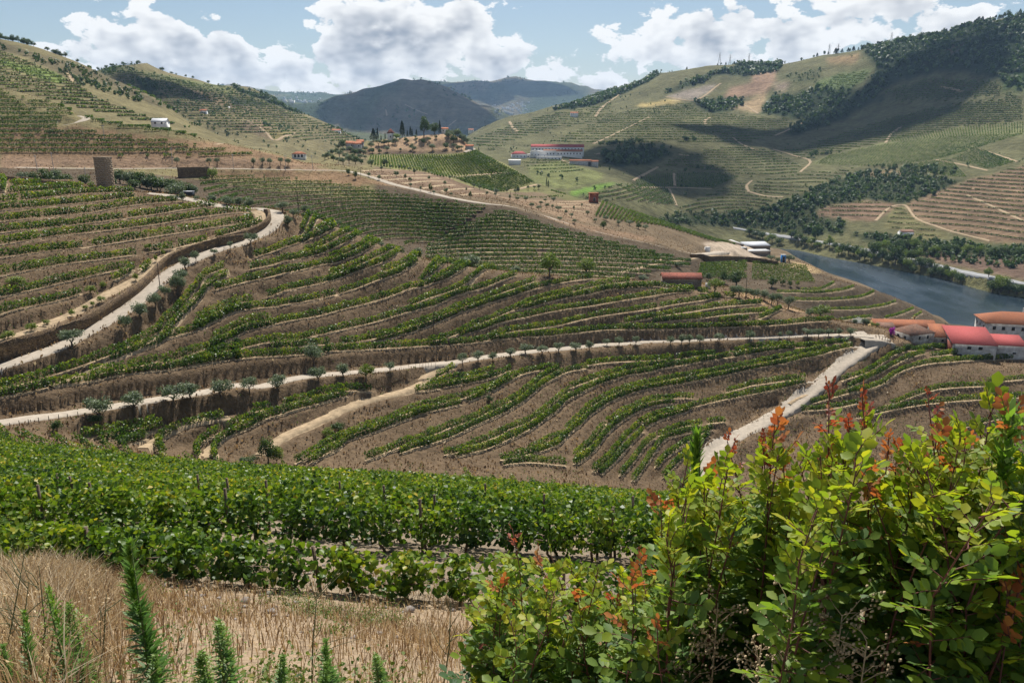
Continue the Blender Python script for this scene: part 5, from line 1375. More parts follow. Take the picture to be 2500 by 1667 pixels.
SO = ['V 40,485,60,45', 'V 125,480,26,45', 'V 195,480,34,36', 'V 218,475,30,55', 'V 300,450,28,34', 'V 350,445,24,30', 'V 388,445,40,40', 'V 280,545,46,40', 'V 330,600,50,44', 'V 388,620,54,40', 'V 440,550,34,30', 'V 510,545,60,35', 'V 405,575,36,34', 'V 500,610,26,40', 'V 455,600,40,40', 'V 545,625,60,44', 'V 610,650,34,36', 'V 655,680,40,40', 'V 560,705,46,36', 'V 680,725,44,36', 'V 785,660,36,40', 'V 675,620,22,40', 'V 740,590,20,30', 'V 890,540,54,50', 'V 940,545,40,36', 'V 920,770,64,64', 'V 940,700,56,36', 'V 1040,740,50,40', 'V 1130,740,60,40', 'V 1205,770,60,50', 'V 1260,780,60,44', 'V 850,720,36,36', 'V 210,545,36,40', 'V 150,530,28,40']
for i, s in enumerate(SO):
    tree_px('olive_tree' if i not in (3, 25, 29) else 'round_tree', s, 385, 760, 'small olive, %s from the left along the spur and hill road' % nth(RK(s, SO)), 'olives along the spur')
# knoll: cypresses, pines, garden trees
for s, kd, l in (('M 310,180,60,75', 'pine_tree', 'dark spreading conifer left of the white dovecote'), ('M 343,165,20,75', 'cypress', 'slim cypress left of the white dovecote'), ('M 372,182,12,34', 'cypress', 'short cypress left of the white dovecote'), ('M 405,172,10,44', 'cypress', 'thin cypress beside the white dovecote'),
                 ('M 546,150,42,100', 'cypress', 'tall broad cypress on the knoll top'), ('M 587,142,16,40', 'cypress', 'small cypress right of the tall broad one'), ('M 612,142,20,62', 'cypress', 'medium cypress in the knoll row'), ('M 626,142,14,50', 'cypress', 'slim cypress in the knoll row'), ('M 661,142,16,44', 'cypress', 'short dark cypress left of the big tree'),
                 ('M 723,145,84,120', 'round_tree', 'biggest dark tree on the knoll top'), ('M 808,128,66,80', 'round_tree', 'round dark tree left of the small white house'), ('M 853,110,20,84', 'cypress', 'slim tall cypress beside the small white house'), ('M 1172,245,9,36', 'cypress', 'tiny cypress on the right flank of the knoll'),
                 ('V 452,412,12,60', 'cypress', 'left of two cypresses right of the knoll'), ('V 466,412,12,48', 'cypress', 'right of two cypresses right of the knoll'), ('M 500,170,60,42', 'light_tree', 'bright garden tree right of the dovecote'), ('M 60,245,60,60', 'round_tree', 'dark tree left of the tiled houses')):
    c_, v_ = s.split(); x_, b_, w_, h_ = [float(q_) for q_ in v_.split(',')]
    tree_px(kd, '%s %f,%f,%f,%f' % (c_, x_, b_ + 3, w_ * 1.25, h_ * 1.2), 640, 900, l)
kg = [(490, 205, 36), (430, 215, 34), (395, 220, 40), (350, 220, 40), (465, 210, 24), (570, 190, 30), (590, 205, 28), (655, 165, 26), (718, 205, 36), (765, 190, 30), (660, 185, 24), (820, 165, 24), (905, 150, 26), (920, 170, 50), (965, 200, 60), (930, 150, 50), (985, 160, 60), (1000, 140, 50), (290, 250, 44), (243, 275, 40), (300, 285, 40), (185, 270, 44), (120, 275, 40), (155, 300, 44), (225, 300, 40), (190, 295, 40), (360, 285, 30), (420, 275, 40), (530, 270, 24), (625, 255, 40), (640, 270, 36), (790, 262, 46), (905, 248, 44), (968, 245, 34), (1030, 255, 30), (1000, 260, 34), (1050, 195, 50), (1075, 215, 50), (1030, 180, 46), (80, 335, 44), (30, 320, 50), (140, 335, 40), (200, 340, 44), (110, 370, 60), (160, 375, 60), (60, 380, 50), (290, 395, 50), (400, 390, 50), (20, 260, 40), (60, 285, 40), (0, 290, 40), (-30, 300, 40), (-60, 330, 44), (-20, 350, 40), (-90, 340, 40), (20, 365, 40), (210, 375, 40), (240, 335, 30)]
for i, (x, b_, w) in enumerate(kg):
    tree_px(('olive_tree', 'olive_tree', 'round_tree')[i % 3], 'M %d,%d,%d,%d' % (x, b_, w * 1.35, w * 1.15), 520, 850, 'small rounded tree, %s from the left on the knoll terraces' % nth(sorted(q_[0] + q_[1] * 1e-4 for q_ in kg).index(x + b_ * 1e-4)), 'small trees on the knoll terraces')
# riverside trees on the far bank
rt = [(1050, 105, 40, 30), (1075, 112, 50, 60), (1110, 125, 44, 40), (1150, 150, 50, 55), (1190, 160, 60, 60), (1130, 160, 60, 45), (1225, 165, 60, 60), (1260, 190, 60, 70), (1290, 195, 70, 60), (1330, 200, 60, 50), (1350, 170, 80, 80), (1400, 200, 70, 70), (1440, 215, 60, 60), (1380, 150, 70, 60), (1420, 140, 60, 60), (1480, 220, 90, 100), (1520, 240, 60, 60), (1560, 250, 70, 60), (1590, 270, 50, 40), (1460, 160, 60, 60), (1500, 150, 70, 70), (1545, 210, 70, 70), (1640, 240, 70, 60), (1690, 250, 60, 60), (1580, 200, 60, 60), (1620, 190, 70, 60), (1700, 290, 60, 46), (1760, 300, 70, 56), (1800, 310, 50, 50), (1830, 320, 60, 60), (1880, 330, 60, 50), (1790, 280, 50, 50), (1740, 275, 50, 50), (2055, 300, 50, 52), (2080, 385, 80, 60), (2130, 390, 90, 80), (2180, 395, 70, 60), (2120, 345, 60, 50), (2230, 400, 70, 50), (2270, 405, 60, 50), (985, 80, 50, 90), (960, 105, 60, 50), (1000, 120, 50, 40), (840, 60, 60, 50), (880, 80, 60, 50), (720, 80, 60, 50), (760, 95, 60, 40), (660, 60, 60, 40), (620, 50, 60, 40), (690, 90, 40, 40), (580, 35, 60, 40), (920, 95, 60, 45), (1655, 150, 60, 50), (1720, 160, 60, 50), (1780, 150, 60, 50), (1850, 150, 60, 45), (1920, 155, 70, 50), (2000, 160, 60, 50), (2080, 170, 70, 50), (2150, 170, 70, 50), (2230, 180, 70, 50), (1600, 130, 70, 60), (1550, 120, 60, 50)]
for i, (x, b_, w, h) in enumerate(rt):
    tree_px(('round_tree', 'light_tree', 'round_tree', 'round_tree')[i % 4] if i % 7 else 'light_tree', 'Z %d,%d,%d,%d' % (x, b_, w, h * 1.1), 660, 1150, 'leafy bank tree, %s from the left along the far side of the river' % nth(sorted(q_[0] + 1e-4 * q_[1] for q_ in rt).index(x + 1e-4 * b_)), 'trees along the far bank', k=i)
# ridge trees seen against the sky
g_ = np.random.default_rng(3)
ridge = [(x, None) for x in g_.uniform(1990, 2500, 75)] + [(x, None) for x in g_.uniform(1740, 1990, 16)] + [(x, None) for x in g_.uniform(1440, 1700, 26)]
bi = int(np.where(np.array([c[0][1:] == (Zp(150, 2800),) for c in CURVES]))[0][0]) if any(c[0][1:] == (Zp(150, 2800),) for c in CURVES) else 22
def crest_at(px, y0, y1):
    a, _ = ray(px, 150)
    j, t = zcol(np.array([a]))
    i0, i1 = np.searchsorted(Y, [y0, y1])
    el = (Z[i0:i1, j[0]] - CAMZ) / Y[i0:i1]
    i = i0 + int(np.argmax(el))
    y = Y[i]
    return np.array([float(a) * y, y, gz(float(a) * y, y)])
for x, _ in ridge:
    p = crest_at(x, 1700, 3000)
    h = g_.uniform(8, 17) if x > 1990 else g_.uniform(5, 11)
    plant(('pine_tree', 'round_tree')[int(g_.uniform() < .35)], p - np.array([0, g_.uniform(-4, 18), 1.0]), h * g_.uniform(.6, .95), h, 'dark tree standing on the skyline of the right ridge', 'tree', 'skyline trees of the right ridge', 'skyline_tree')
for x in np.concatenate([g_.uniform(-20, 190, 24), g_.uniform(200, 660, 22)]):
    p = crest_at(x, 700, 1100) if x < 190 else crest_at(x, 1400, 2000)
    h = g_.uniform(4, 8)
    plant('round_tree', p - np.array([0, g_.uniform(-3, 10), .6]), h * g_.uniform(.9, 1.5), h, 'dark tree standing on the skyline of the left ridges', 'tree', 'skyline trees of the left ridges', 'skyline_tree')

# ---- woods and scrub that read as one mass
def wood(name, label, m_, dens_, hlo, hhi, nleaf, size, mat, seed, flat=.85):
    """loose trees: leaf faces around many crown centres"""
    g = np.random.default_rng(seed)
    I, J = np.where(m_[:-1, :-1] & m_[1:, 1:])
    if len(I) == 0: return
    area = (Y[I + 1] - Y[I]) * (A[1] - A[0]) * Y[I]
    n = g.poisson(area * dens_)
    k = np.repeat(np.arange(len(I)), n)
    if len(k) > 5000: k = g.choice(k, 5000, False)
    y = Y[I[k]] + (Y[I[k] + 1] - Y[I[k]]) * g.uniform(size=len(k))
    x = (A[J[k]] + (A[1] - A[0]) * g.uniform(size=len(k))) * y
    z = ground(x, y)
    h = g.uniform(hlo, hhi, len(k)) * (0.7 + .6 * vnoise(x / 40, y / 40, seed))
    C0 = np.stack([x, y, z + h * .5], 1)
    c = np.repeat(np.arange(len(k)), nleaf)
    d = unit(g.normal(size=(len(c), 3))); d[:, 2] *= 1.0
    rr = g.uniform(.55, 1, (len(c), 1))
    C = C0[c] + d * rr * (h[c, None] * np.array([.42, .42, .5]))
    nm_ = unit(d * .9 + g.normal(size=(len(c), 3)) * .45 + np.array([0, 0, .25]))
    V, F, kk = leaves(C, nm_, h[c] * size * g.uniform(.7, 1.3, len(c)))
    tn = np.clip(g.uniform(.15, .75, len(k))[c] + g.normal(size=len(c)) * .12 + d[:, 2] * .1, 0, 1)
    tag(ob(name, mesh_np(name, V, F, mat, {'tint': np.repeat(tn, kk)})), label, 'woodland', kind='stuff')
far_w = COVER['wood_right']
wood('far_wood', 'dark pine and oak woods covering the right ridge', far_w, .006, 7, 14, 15, .5, tree_mat, 61)
wood('riverside_scrub', 'dark bushy scrub on the slope above the far bank', COVER['scrub_right'], .022, 3, 7.5, 20, .42, tree_mat, 62)
wood('far_wood', 'dark trees on the second left ridge', COVER['wood_left'], .010, 5, 9, 18, .45, tree_mat, 63)
wood('hill_scrub', 'thin scrub on the upper right hills', COVER['scrub_high'], .006, 3, 6, 16, .45, tree_mat, 64)
sl_ = mask('N -200,-20 0,60 160,120 500,215 740,320 1000,450 1150,510 1000,470 740,370 560,310 440,300 300,230 150,150 0,110 -200,70', 560, 1150, 14)
wood('hill_scrub', 'dark scrub scattered along the left ridge', sl_, .012, 2.5, 5, 16, .45, tree_mat, 65)
hs = mask('N 440,280 560,300 740,370 1000,470 900,450 700,390 480,330', 560, 1150, 8)
wood('hill_scrub', 'thick bushes down the left ridge', hs, .03, 3, 6, 16, .45, tree_mat, 66)
ln = mask('Q 1300,735 1480,720 1500,740 1330,755', 900, 2000, 4) | mask('Q 690,815 900,795 930,805 720,828', 900, 2000, 2) | mask('Q 300,690 560,670 820,655 830,668 560,685 320,700', 900, 2200, 2) | mask('Q 1560,790 1620,785 2000,800 2080,850 1800,840 1600,800', 850, 1600, 4) | mask('Q 1740,470 1860,465 1860,485 1750,485', 1000, 2400, 2) | mask('Q 2120,445 2200,425 2352,440 2352,450 2140,455', 900, 2000, 2) | mask('Q 2000,560 2150,525 2352,490 2352,500 2160,535 2010,570', 900, 2000, 2)
wood('hedge_scrub', 'dark hedges and bushes between the far vineyards', ln, .02, 3, 7, 18, .45, tree_mat, 67)
# scattered bushes over the big slopes
sc_ = (BAND > 16.5) & (BAND < 22.6) & (fbm(XX / 90, YY / 120, 88, 3) > .22) & (Z > 6)
wood('hill_scrub', 'single bushes scattered over the far vineyard slopes', sc_, .0011, 2, 5, 12, .5, tree_mat, 68)
lc = (BAND > 18.2) & (BAND < 20) & (XX / YY < -.1) & (fbm(XX / 110, YY / 150, 18, 3) > .1)
wood('hill_scrub', 'bushes scattered over the second left ridge', lc, .004, 2.5, 6, 12, .5, tree_mat, 69)
mtw = (BAND > 24) & (fbm(XX / 300, YY / 500, 28, 4) > -.05)
wood('mountain_scrub', 'distant scrub on the blue mountains', mtw, .00025, 12, 20, 8, .6, tree_mat, 70)
# ------------------------------------------------------------------ buildings and small structures
def box(x0, x1, y0, y1, z0, z1):
    V = np.array([[x0, y0, z0], [x1, y0, z0], [x1, y1, z0], [x0, y1, z0], [x0, y0, z1], [x1, y0, z1], [x1, y1, z1], [x0, y1, z1]], float)
    F = np.array([[3, 2, 1, 0], [4, 5, 6, 7], [0, 1, 5, 4], [1, 2, 6, 5], [2, 3, 7, 6], [3, 0, 4, 7]])
    return V, [F]
def slab(p, th):
    """thick sheet from a quad or triangle of top points"""
    p = np.asarray(p, float); n = len(p)
    V = np.concatenate([p, p - np.array([0, 0, th])])
    top = np.arange(n)[None, :]; bot = np.arange(2 * n - 1, n - 1, -1)[None, :]
    i = np.arange(n); j = (i + 1) % n
    sd_ = np.stack([j, i, i + n, j + n], 1)
    return V, [top, bot, sd_]
white = plain('whitewash', (0.74, 0.73, 0.70), .9, .10, .6, .1)
render_w = plain('stained_render', (0.55, 0.545, 0.53), .9, .35, .55, .2, col2=(.30, .28, .26))
ruin_m = plain('flaking_plaster', (0.50, 0.475, 0.44), .95, .5, .45, .5, col2=(.17, .145, .12))
brick_m = plain('red_brick', (0.30, 0.10, 0.065), .9, .3, 2.0, .3)
ochre_m = plain('ochre_wall', (0.42, 0.29, 0.13), .9, .2, .6, .1)
stone_m = plain('schist_stone', (0.235, 0.185, 0.135), .95, .45, 1.3, .8, col2=(.10, .078, .06), detail=8)
dark_m = plain('dark_opening', (0.018, 0.020, 0.024), .35, .2, 1.0)
conc_m = plain('pale_concrete', (0.50, 0.49, 0.47), .9, .15, .5, .1)
dwood_m = plain('dark_timber', (0.07, 0.05, 0.035), .9, .3, 2)
def tile_mat(name, c1, c2, c3, scale):
    m, N, out = new_mat(name)
    tcn = N.n('ShaderNodeTexCoord')
    w1 = N.n('ShaderNodeTexWave', wave_type='BANDS', bands_direction='X')
    N.link(tcn.outputs['Object'], w1.inputs[0]); w1.inputs['Scale'].default_value = scale; w1.inputs['Distortion'].default_value = .6
    f = N.noise(tcn.outputs['Object'], .8, 6, .7); f2 = N.noise(tcn.outputs['Object'], 5, 3, .6)
    c = N.mix(N.rng(f, .35, .65), c2, c1)
    c = N.mix(N.rng(f2, .5, .75, 0, .8), c, c3)
    c = N.mix(N.rng(w1.outputs[1], .0, .5, .45, 0), c, (c2[0] * .35, c2[1] * .35, c2[2] * .35))
    pb = N.n('ShaderNodeBsdfPrincipled'); N.link(c, pb.inputs['Base Color']); pb.inputs['Roughness'].default_value = .9
    pb.inputs['Specular IOR Level'].default_value = .15
    b = N.n('ShaderNodeBump'); b.inputs['Strength'].default_value = .7; b.inputs['Distance'].default_value = .06
    N.link(w1.outputs[1], b.inputs['Height']); N.link(b.outputs[0], pb.inputs['Normal'])
    N.link(pb.outputs[0], out.inputs[0])
    return m
tile_o = tile_mat('terracotta_tiles', (0.42, 0.155, 0.075), (0.33, 0.13, 0.075), (.40, .24, .15), 4.0)
tile_b = tile_mat('weathered_tiles', (0.29, 0.15, 0.10), (0.19, 0.12, 0.09), (.28, .22, .17), 4.0)
tile_r = tile_mat('old_red_tiles', (0.36, 0.11, 0.075), (0.24, 0.085, 0.06), (.32, .20, .15), 4.0)
metal_r = tile_mat('red_sheet_roof', (0.44, 0.10, 0.095), (0.40, 0.09, 0.085), (.46, .13, .12), 2.2)
metal_g = plain('grey_sheet', (0.42, 0.43, 0.45), .6, .1, .6)
def building(name, label, cat, p, yaw, w, d, h, rtype, rh, wall_m, roof_m, wins=(), ov=.35, doors=(), group=None, sink=3.0, chim=None, wallname='wall', rear=0.0):
    """p: front middle at ground level.  x to the right, y away from the viewer.
    wins: (face, u, z, width, height); face f, l, r"""
    root = thing(name, label, cat, tuple(float(c) for c in p), yaw, group)
    parts = [box(-w / 2, w / 2, 0, d, -sink, h)]
    if rtype == 'gable':        # ridge parallel to the front
        for sx in (-1, 1):
            x = sx * w / 2
            t = 0.25 * sx
            V = np.array([[x, 0, h], [x, d, h], [x, d / 2, h + rh], [x - t, 0, h], [x - t, d, h], [x - t, d / 2, h + rh]], float)
            parts.append((V, [np.array([[0, 1, 2], [5, 4, 3]]), np.array([[0, 2, 5, 3], [1, 4, 5, 2], [0, 3, 4, 1]])]))
    if rtype == 'gablex':       # ridge runs away from the viewer
        for y in (0, d):
            t = 0.25 if y == 0 else -0.25
            V = np.array([[-w / 2, y, h], [w / 2, y, h], [0, y, h + rh], [-w / 2, y + t, h], [w / 2, y + t, h], [0, y + t, h + rh]], float)
            parts.append((V, [np.array([[0, 1, 2], [5, 4, 3]]), np.array([[0, 2, 5, 3], [1, 4, 5, 2], [0, 3, 4, 1]])]))
    if rtype == 'shed':
        for sx in (-1, 1):
            x = sx * w / 2; t = .25 * sx
            V = np.array([[x, 0, h], [x, d, h], [x, d, h + rh], [x - t, 0, h], [x - t, d, h], [x - t, d, h + rh]], float)
            parts.append((V, [np.array([[0, 1, 2], [5, 4, 3]]), np.array([[0, 2, 5, 3], [1, 4, 5, 2], [0, 3, 4, 1]])]))
        parts.append(box(-w / 2, w / 2, d - .25, d - .002, h, h + rh))
    V, F = join(parts)
    ob(wallname, mesh_np(wallname, V, F, wall_m), root)
    o = ov; th = .18
    x0, x1, y0, y1 = -w / 2 - o, w / 2 + o, -o, d + o
    if rtype == 'gable':
        zl = h - rh * o / (d / 2) + .16; zr = h + rh + .16
        rp = [slab([(x0, y0, zl), (x1, y0, zl), (x1, d / 2, zr), (x0, d / 2, zr)], th), slab([(x0, d / 2, zr), (x1, d / 2, zr), (x1, y1, zl), (x0, y1, zl)], th)]
    elif rtype == 'gablex':
        zl = h - rh * o / (w / 2) + .16; zr = h + rh + .16
        rp = [slab([(x0, y0, zl), (0, y0, zr), (0, y1, zr), (x0, y1, zl)], th), slab([(0, y0, zr), (x1, y0, zl), (x1, y1, zl), (0, y1, zr)], th)]
    elif rtype == 'hip':
        zl = h + .05; zr = h + rh
        rl = max(w - d, 0) / 2
        cy = d / 2
        if w >= d: A1, B1 = (-rl, cy, zr), (rl, cy, zr)
        else: A1, B1 = (0, cy, zr), (0, cy, zr)
        c = [(x0, y0, zl), (x1, y0, zl), (x1, y1, zl), (x0, y1, zl)]
        V = np.array(c + [A1, B1] + [(a, b__, zl - th) for a, b__, _ in c], float)
        F4 = np.array([[0, 1, 5, 4], [2, 3, 4, 5], [1, 0, 6, 7], [2, 1, 7, 8], [3, 2, 8, 9], [0, 3, 9, 6], [6, 9, 8, 7]])
        F3 = np.array([[1, 2, 5], [3, 0, 4]])
        rp = [(V, [F4, F3])]
    elif rtype == 'shed':
        zl = h - rh * o / d + .16; zr = h + rh + rh * o / d + .16
        rp = [slab([(x0, y0, zl), (x1, y0, zl), (x1, y1, zr), (x0, y1, zr)], th)]
    else:
        rp = [box(x0, x1, y0, y1, h, h + rh)]
    V, F = join(rp)
    ro = ob('roof', mesh_np('roof', V, F, roof_m), root)
    if chim:
        V, F = join([box(chim[0] - .3, chim[0] + .3, chim[1] - .3, chim[1] + .3, h, h + rh + 1.0), box(chim[0] - .4, chim[0] + .4, chim[1] - .4, chim[1] + .4, h + rh + 1.0, h + rh + 1.15)])
        ob('chimney', mesh_np('chimney', V, F, wall_m), ro)
    def opening(nm, spec, mat):
        f, u, z, ww, hh = spec
        t = .04
        if f == 'f': b_ = (u - ww / 2, u + ww / 2, -t, .12, z, z + hh); fr = (u - ww / 2 - .12, u + ww / 2 + .12, -t * .5, .10, z - .12, z + hh + .12)
        elif f == 'l': b_ = (-w / 2 - t, -w / 2 + .12, u - ww / 2, u + ww / 2, z, z + hh); fr = (-w / 2 - t * .5, -w / 2 + .1, u - ww / 2 - .12, u + ww / 2 + .12, z - .12, z + hh + .12)
        else: b_ = (w / 2 - .12, w / 2 + t, u - ww / 2, u + ww / 2, z, z + hh); fr = (w / 2 - .1, w / 2 + t * .5, u - ww / 2 - .12, u + ww / 2 + .12, z - .12, z + hh + .12)
        V, F = box(*fr)
        q_ = ob(nm, mesh_np(nm, V, F, conc_m), root)
        V, F = box(*b_)
        ob('pane' if nm == 'window' else 'panel', mesh_np('pane', V, F, mat), q_)
    for s in wins: opening('window', s, dark_m)
    for s in doors: opening('door', s, dwood_m)
    return root
def bpx(c, x, y, y0, y1):
    ox, oy, k = CROP[c]
    return at(ox + x / k, oy + y / k, y0, y1)
YW = math.radians(-13)
# --- farm at the right
def farm(c, x, y, dist):
    """point of the photo at a given forward distance"""
    ox, oy, k = CROP[c]
    a, e = ray(ox + x / k, oy + y / k)
    return np.array([float(a) * dist, dist, CAMZ + float(e) * dist])
FL = gz(*farm('J', 420, 345, 278)[:2])
building('long_barn', 'long low house with terracotta roof behind the ruined farmhouse', 'house', farm('J', 415, 238, 303), math.radians(-6), 23, 8.5, 2.6, 'gable', 2.0, ochre_m, tile_o, [('f', -6, 1.0, .9, 1.0), ('f', 4, 1.0, .9, 1.0)], doors=[('f', -9.5, 0, 1.4, 2.2)], chim=(5, 6))
building('open_shelter', 'small open lean-to at the left end of the long house', 'shed', farm('J', 275, 238, 295), math.radians(-8), 5.5, 4.5, 2.2, 'shed', .9, dwood_m, tile_b, doors=[('f', 0, 0, 3.6, 1.9)])
building('ruined_house', 'ruined two storey house with flaking plaster and grey tiled hip roof', 'house', farm('J', 545, 345, 276), math.radians(20), 10.5, 9.0, 5.0, 'hip', 2.6, ruin_m, tile_b,
         [('f', -1.6, 3.0, .9, 1.2), ('f', 2.2, 3.0, .9, 1.2), ('l', 3, 2.8, .9, 1.1), ('l', 6.2, 2.8, .9, 1.1)], ov=.3)
building('link_house', 'narrow tiled wing between the ruined house and the red roofed hall', 'house', farm('J', 688, 335, 279), YW, 5.2, 8.5, 3.4, 'shed', 2.6, ruin_m, tile_o, [('f', .6, 1.6, .8, 1.0)])
hall = building('red_hall', 'farm hall with red sheet metal roof and brick side wall', 'hall', farm('J', 945, 424, 270), YW, 14.2, 14.5, 4.7, 'shed', 2.9, render_w, metal_r,
         [('f', -1.6, 2.9, 1.3, 1.0), ('f', 2.0, 2.9, 1.3, 1.0)], ov=.25, doors=[('f', -5.0, -.5, 2.6, 1.5), ('f', -1.7, -.5, 2.2, 1.5), ('f', 2.0, -.5, 2.2, 1.5), ('f', 5.4, -.5, 2.2, 1.5)])
V, F = box(-7.1 - .03, -7.1 + .2, .05, 14.4, -3, 4.6)
ob('brick_side_wall', mesh_np('brick_side_wall', V, F, brick_m), hall)
building('hall_annex', 'lower white annex with red metal roof right of the hall', 'hall', farm('J', 1228, 430, 270), YW, 10.0, 9, 4.6, 'shed', 1.6, render_w, metal_r, [('f', 1.4, 1.6, 1.1, .6)], ov=.25)
building('tall_house', 'long upper house with terracotta hip roof and a row of dark windows', 'house', farm('J', 1290, 290, 287), YW, 22, 13, 6.2, 'hip', 3.2, render_w, tile_o,
         [('f', x, 3.6, 1.1, 1.3) for x in (-8.3, -5.2, -1.9, 1.4, 4.7, 8.0)] + [('l', y, 3.4, 1.0, 1.2) for y in (3, 7, 10.5)], ov=.7, chim=(4, 9))
building('stone_trough', 'low stone trough at the corner of the farmyard', 'trough', farm('J', 65, 332, 268), math.radians(-10), 2.6, 1.4, .9, 'flat', .12, stone_m, conc_m, ov=.1, sink=1)
# --- stone shed on the brow
sp = farm('O', 293, 460, 286)
building('stone_shed', 'old stone shed with red tiled roof on the brow', 'shed', sp, math.radians(-3), 14.0, 6.0, 3.7, 'gable', 1.5, stone_m, tile_r, [('l', 3.0, 1.2, .8, .9)], doors=[('f', 3.0, 0, 1.1, 2.0)])
# --- building site above the river
sb = farm('O', 790, 250, 600)
building('site_building', 'flat roofed stone building at the building site above the river', 'building', sb, math.radians(8), 25, 9, 4.6, 'flat', .4, stone_m, conc_m, [('f', -2, .6, 1.6, 2.6)], doors=[('f', -7, 0, 1.3, 2.4)], sink=5)
building('site_canopy', 'pale slanted glass roof behind the stone site building', 'canopy', farm('O', 815, 190, 625), math.radians(8), 20, 11, 2.4, 'shed', 1.6, stone_m, metal_g, sink=5)
building('site_wall', 'straight pale wall rising behind the stone site building', 'wall', farm('O', 705, 190, 612), math.radians(8), 2.0, 24, 3.6, 'flat', .3, stone_m, conc_m, sink=5, ov=.05)
building('site_low_block', 'long low stone block left of the site building', 'wall', farm('O', 670, 200, 600), math.radians(8), 16, 5, 1.6, 'flat', .25, stone_m, conc_m, sink=4, ov=.05)
blue_m = plain('blue_plastic', (0.03, 0.22, 0.55), .5, .1, 1); tarp_m = plain('blue_tarpaulin', (0.02, 0.35, 0.60), .5, .2, 2)
tb = bpx('O', 988, 282, 430, 640)
building('portable_toilet', 'blue portable toilet near the building site', 'toilet', tb, 0, 2.4, 2.4, 4.2, 'flat', .3, blue_m, conc_m, doors=[('f', 0, .1, 1.3, 3.3)], sink=1, ov=.05)
ta = bpx('O', 850, 275, 430, 640)
V, F = join([slab([(-4, 0, .9), (-1, -.6, 1.5), (4, 0, 1.0), (3, 3, .6)], .8), slab([(-4, 0, .9), (3, 3, .6), (-3.5, 3.5, .5)], .5)])
o = ob('tarpaulin', mesh_np('tarpaulin', V, F, tarp_m)); o.location = ta; tag(o, 'bright blue tarpaulin heap below the site building', 'tarpaulin')
tw = bpx('O', 470, 458, 260, 330)
building('water_tank', 'white plastic water tank in a cage beside the stone shed', 'tank', tw, math.radians(-12), 1.8, 1.5, 1.5, 'flat', .1, white, conc_m, sink=.5, ov=.03)
building('site_cabin', 'white site cabin left of the building site', 'cabin', bpx('O', 470, 212, 400, 560), 0, 3.2, 2.4, 3.0, 'flat', .2, white, conc_m, sink=1, ov=.05)
building('brick_hut', 'little orange brick hut on the spur', 'hut', farm('V', 842, 542, 525), math.radians(5), 5.6, 4, 4.6, 'flat', .6, brick_m, tile_o, sink=3, ov=.4, doors=[('f', 0, 0, 1.2, 2.2)])
building('dark_container', 'black shipping container behind the thicket', 'container', bpx('A', 1760, 100, 262, 340), math.radians(-4), 4.2, 2.4, 1.5, 'flat', .12, dark_m, metal_g, sink=.5, ov=.02)
# --- knoll
building('dovecote', 'white round-cornered dovecote tower with brown pyramid roof on the knoll', 'tower', farm('M', 448, 167, 765), 0, 5.6, 5.6, 5.2, 'hip', 4.6, white, tile_mat('brown_tiles', (.16, .05, .035), (.12, .04, .03), (.2, .08, .06), 4), [('f', 0, 1.2, .9, 1.6)], ov=.5)
building('summit_house', 'small white house with orange roof on the knoll summit', 'house', farm('M', 895, 112, 778), math.radians(6), 6.0, 4.5, 3.0, 'gable', 1.3, white, tile_o, [('f', -1.5, 1, .8, 1.1), ('f', 1.5, 1, .8, 1.1)])
building('arched_house', 'white house with orange roof and dark arches left of the knoll', 'house', farm('K', 85, 600, 690), math.radians(8), 11, 7, 3.4, 'hip', 2.0, white, tile_o, [('f', x, .8, 1.6, 2.2) for x in (-2.8, 0, 2.8)])
for i, (x, y, w, d_) in enumerate([(445, 522, 6, 735), (495, 526, 8, 728), (520, 512, 6, 745)]):
    building('tiled_house', ('left', 'middle', 'right')[i] + ' of the tiled houses on the left shoulder of the knoll', 'house', farm('K', x, y, d_), math.radians(6), w, 8, 3.2, 'gable', 2.0, render_w, tile_o, [('f', -3, 1, .9, 1.2), ('f', 2, 1, .9, 1.2)])
building('drive_hut', 'tiny orange roofed hut beside the knoll drive', 'hut', farm('M', 1095, 245, 735), 0, 7, 4, 2.0, 'gable', 1.3, render_w, tile_o)
# --- white winery in the side valley
def row_w(n, w, z, hh=1.6, ww=1.2): return [('f', -w / 2 + w * (i + .5) / n, z, ww, hh) for i in range(n)]
building('winery_hall', 'big white winery hall with long pale red roof in the side valley', 'winery', farm('V', 540, 140, 1330), math.radians(-4), 86, 18, 8, 'gable', 4.0, white, metal_r, row_w(16, 84, 3.5, 2.2, 1.6), sink=8)
building('winery_range', 'lower white winery range with orange roof and many windows', 'winery', farm('V', 585, 172, 1300), math.radians(-4), 62, 14, 7, 'gable', 3.0, white, tile_o, row_w(12, 60, 2.5, 2.2, 1.6), sink=8)
building('winery_wing', 'plain white winery wing left of the ranges', 'winery', farm('V', 445, 172, 1300), math.radians(-4), 32, 13, 7.5, 'flat', .8, white, white, row_w(6, 30, 2.5, 2.0, 1.4), sink=8)
building('winery_terrace', 'long white terrace wall below the winery', 'wall', farm('V', 470, 202, 1270), math.radians(-4), 40, 8, 4.5, 'flat', .4, white, white, row_w(7, 38, .8, 1.6, 1.4), sink=8)
for i, (x, y, w) in enumerate([(345, 186, 26), (400, 182, 20), (360, 172, 16)]):
    building('winery_tank_house', ('front', 'right', 'back')[i] + ' of the small white sheds left of the winery', 'shed', farm('V', x, y, 1290 - i * 4), 0, w, 9, 4.5 + i, 'gablex', 2.5, white, white, row_w(3, w, 1, 1.5, 1.2), sink=6)
building('winery_house', 'white house with pink roof left of the winery', 'house', farm('V', 228, 188, 1280), math.radians(4), 24, 13, 6, 'hip', 4, white, metal_r, row_w(4, 22, 1.5, 1.6, 1.2), sink=8)
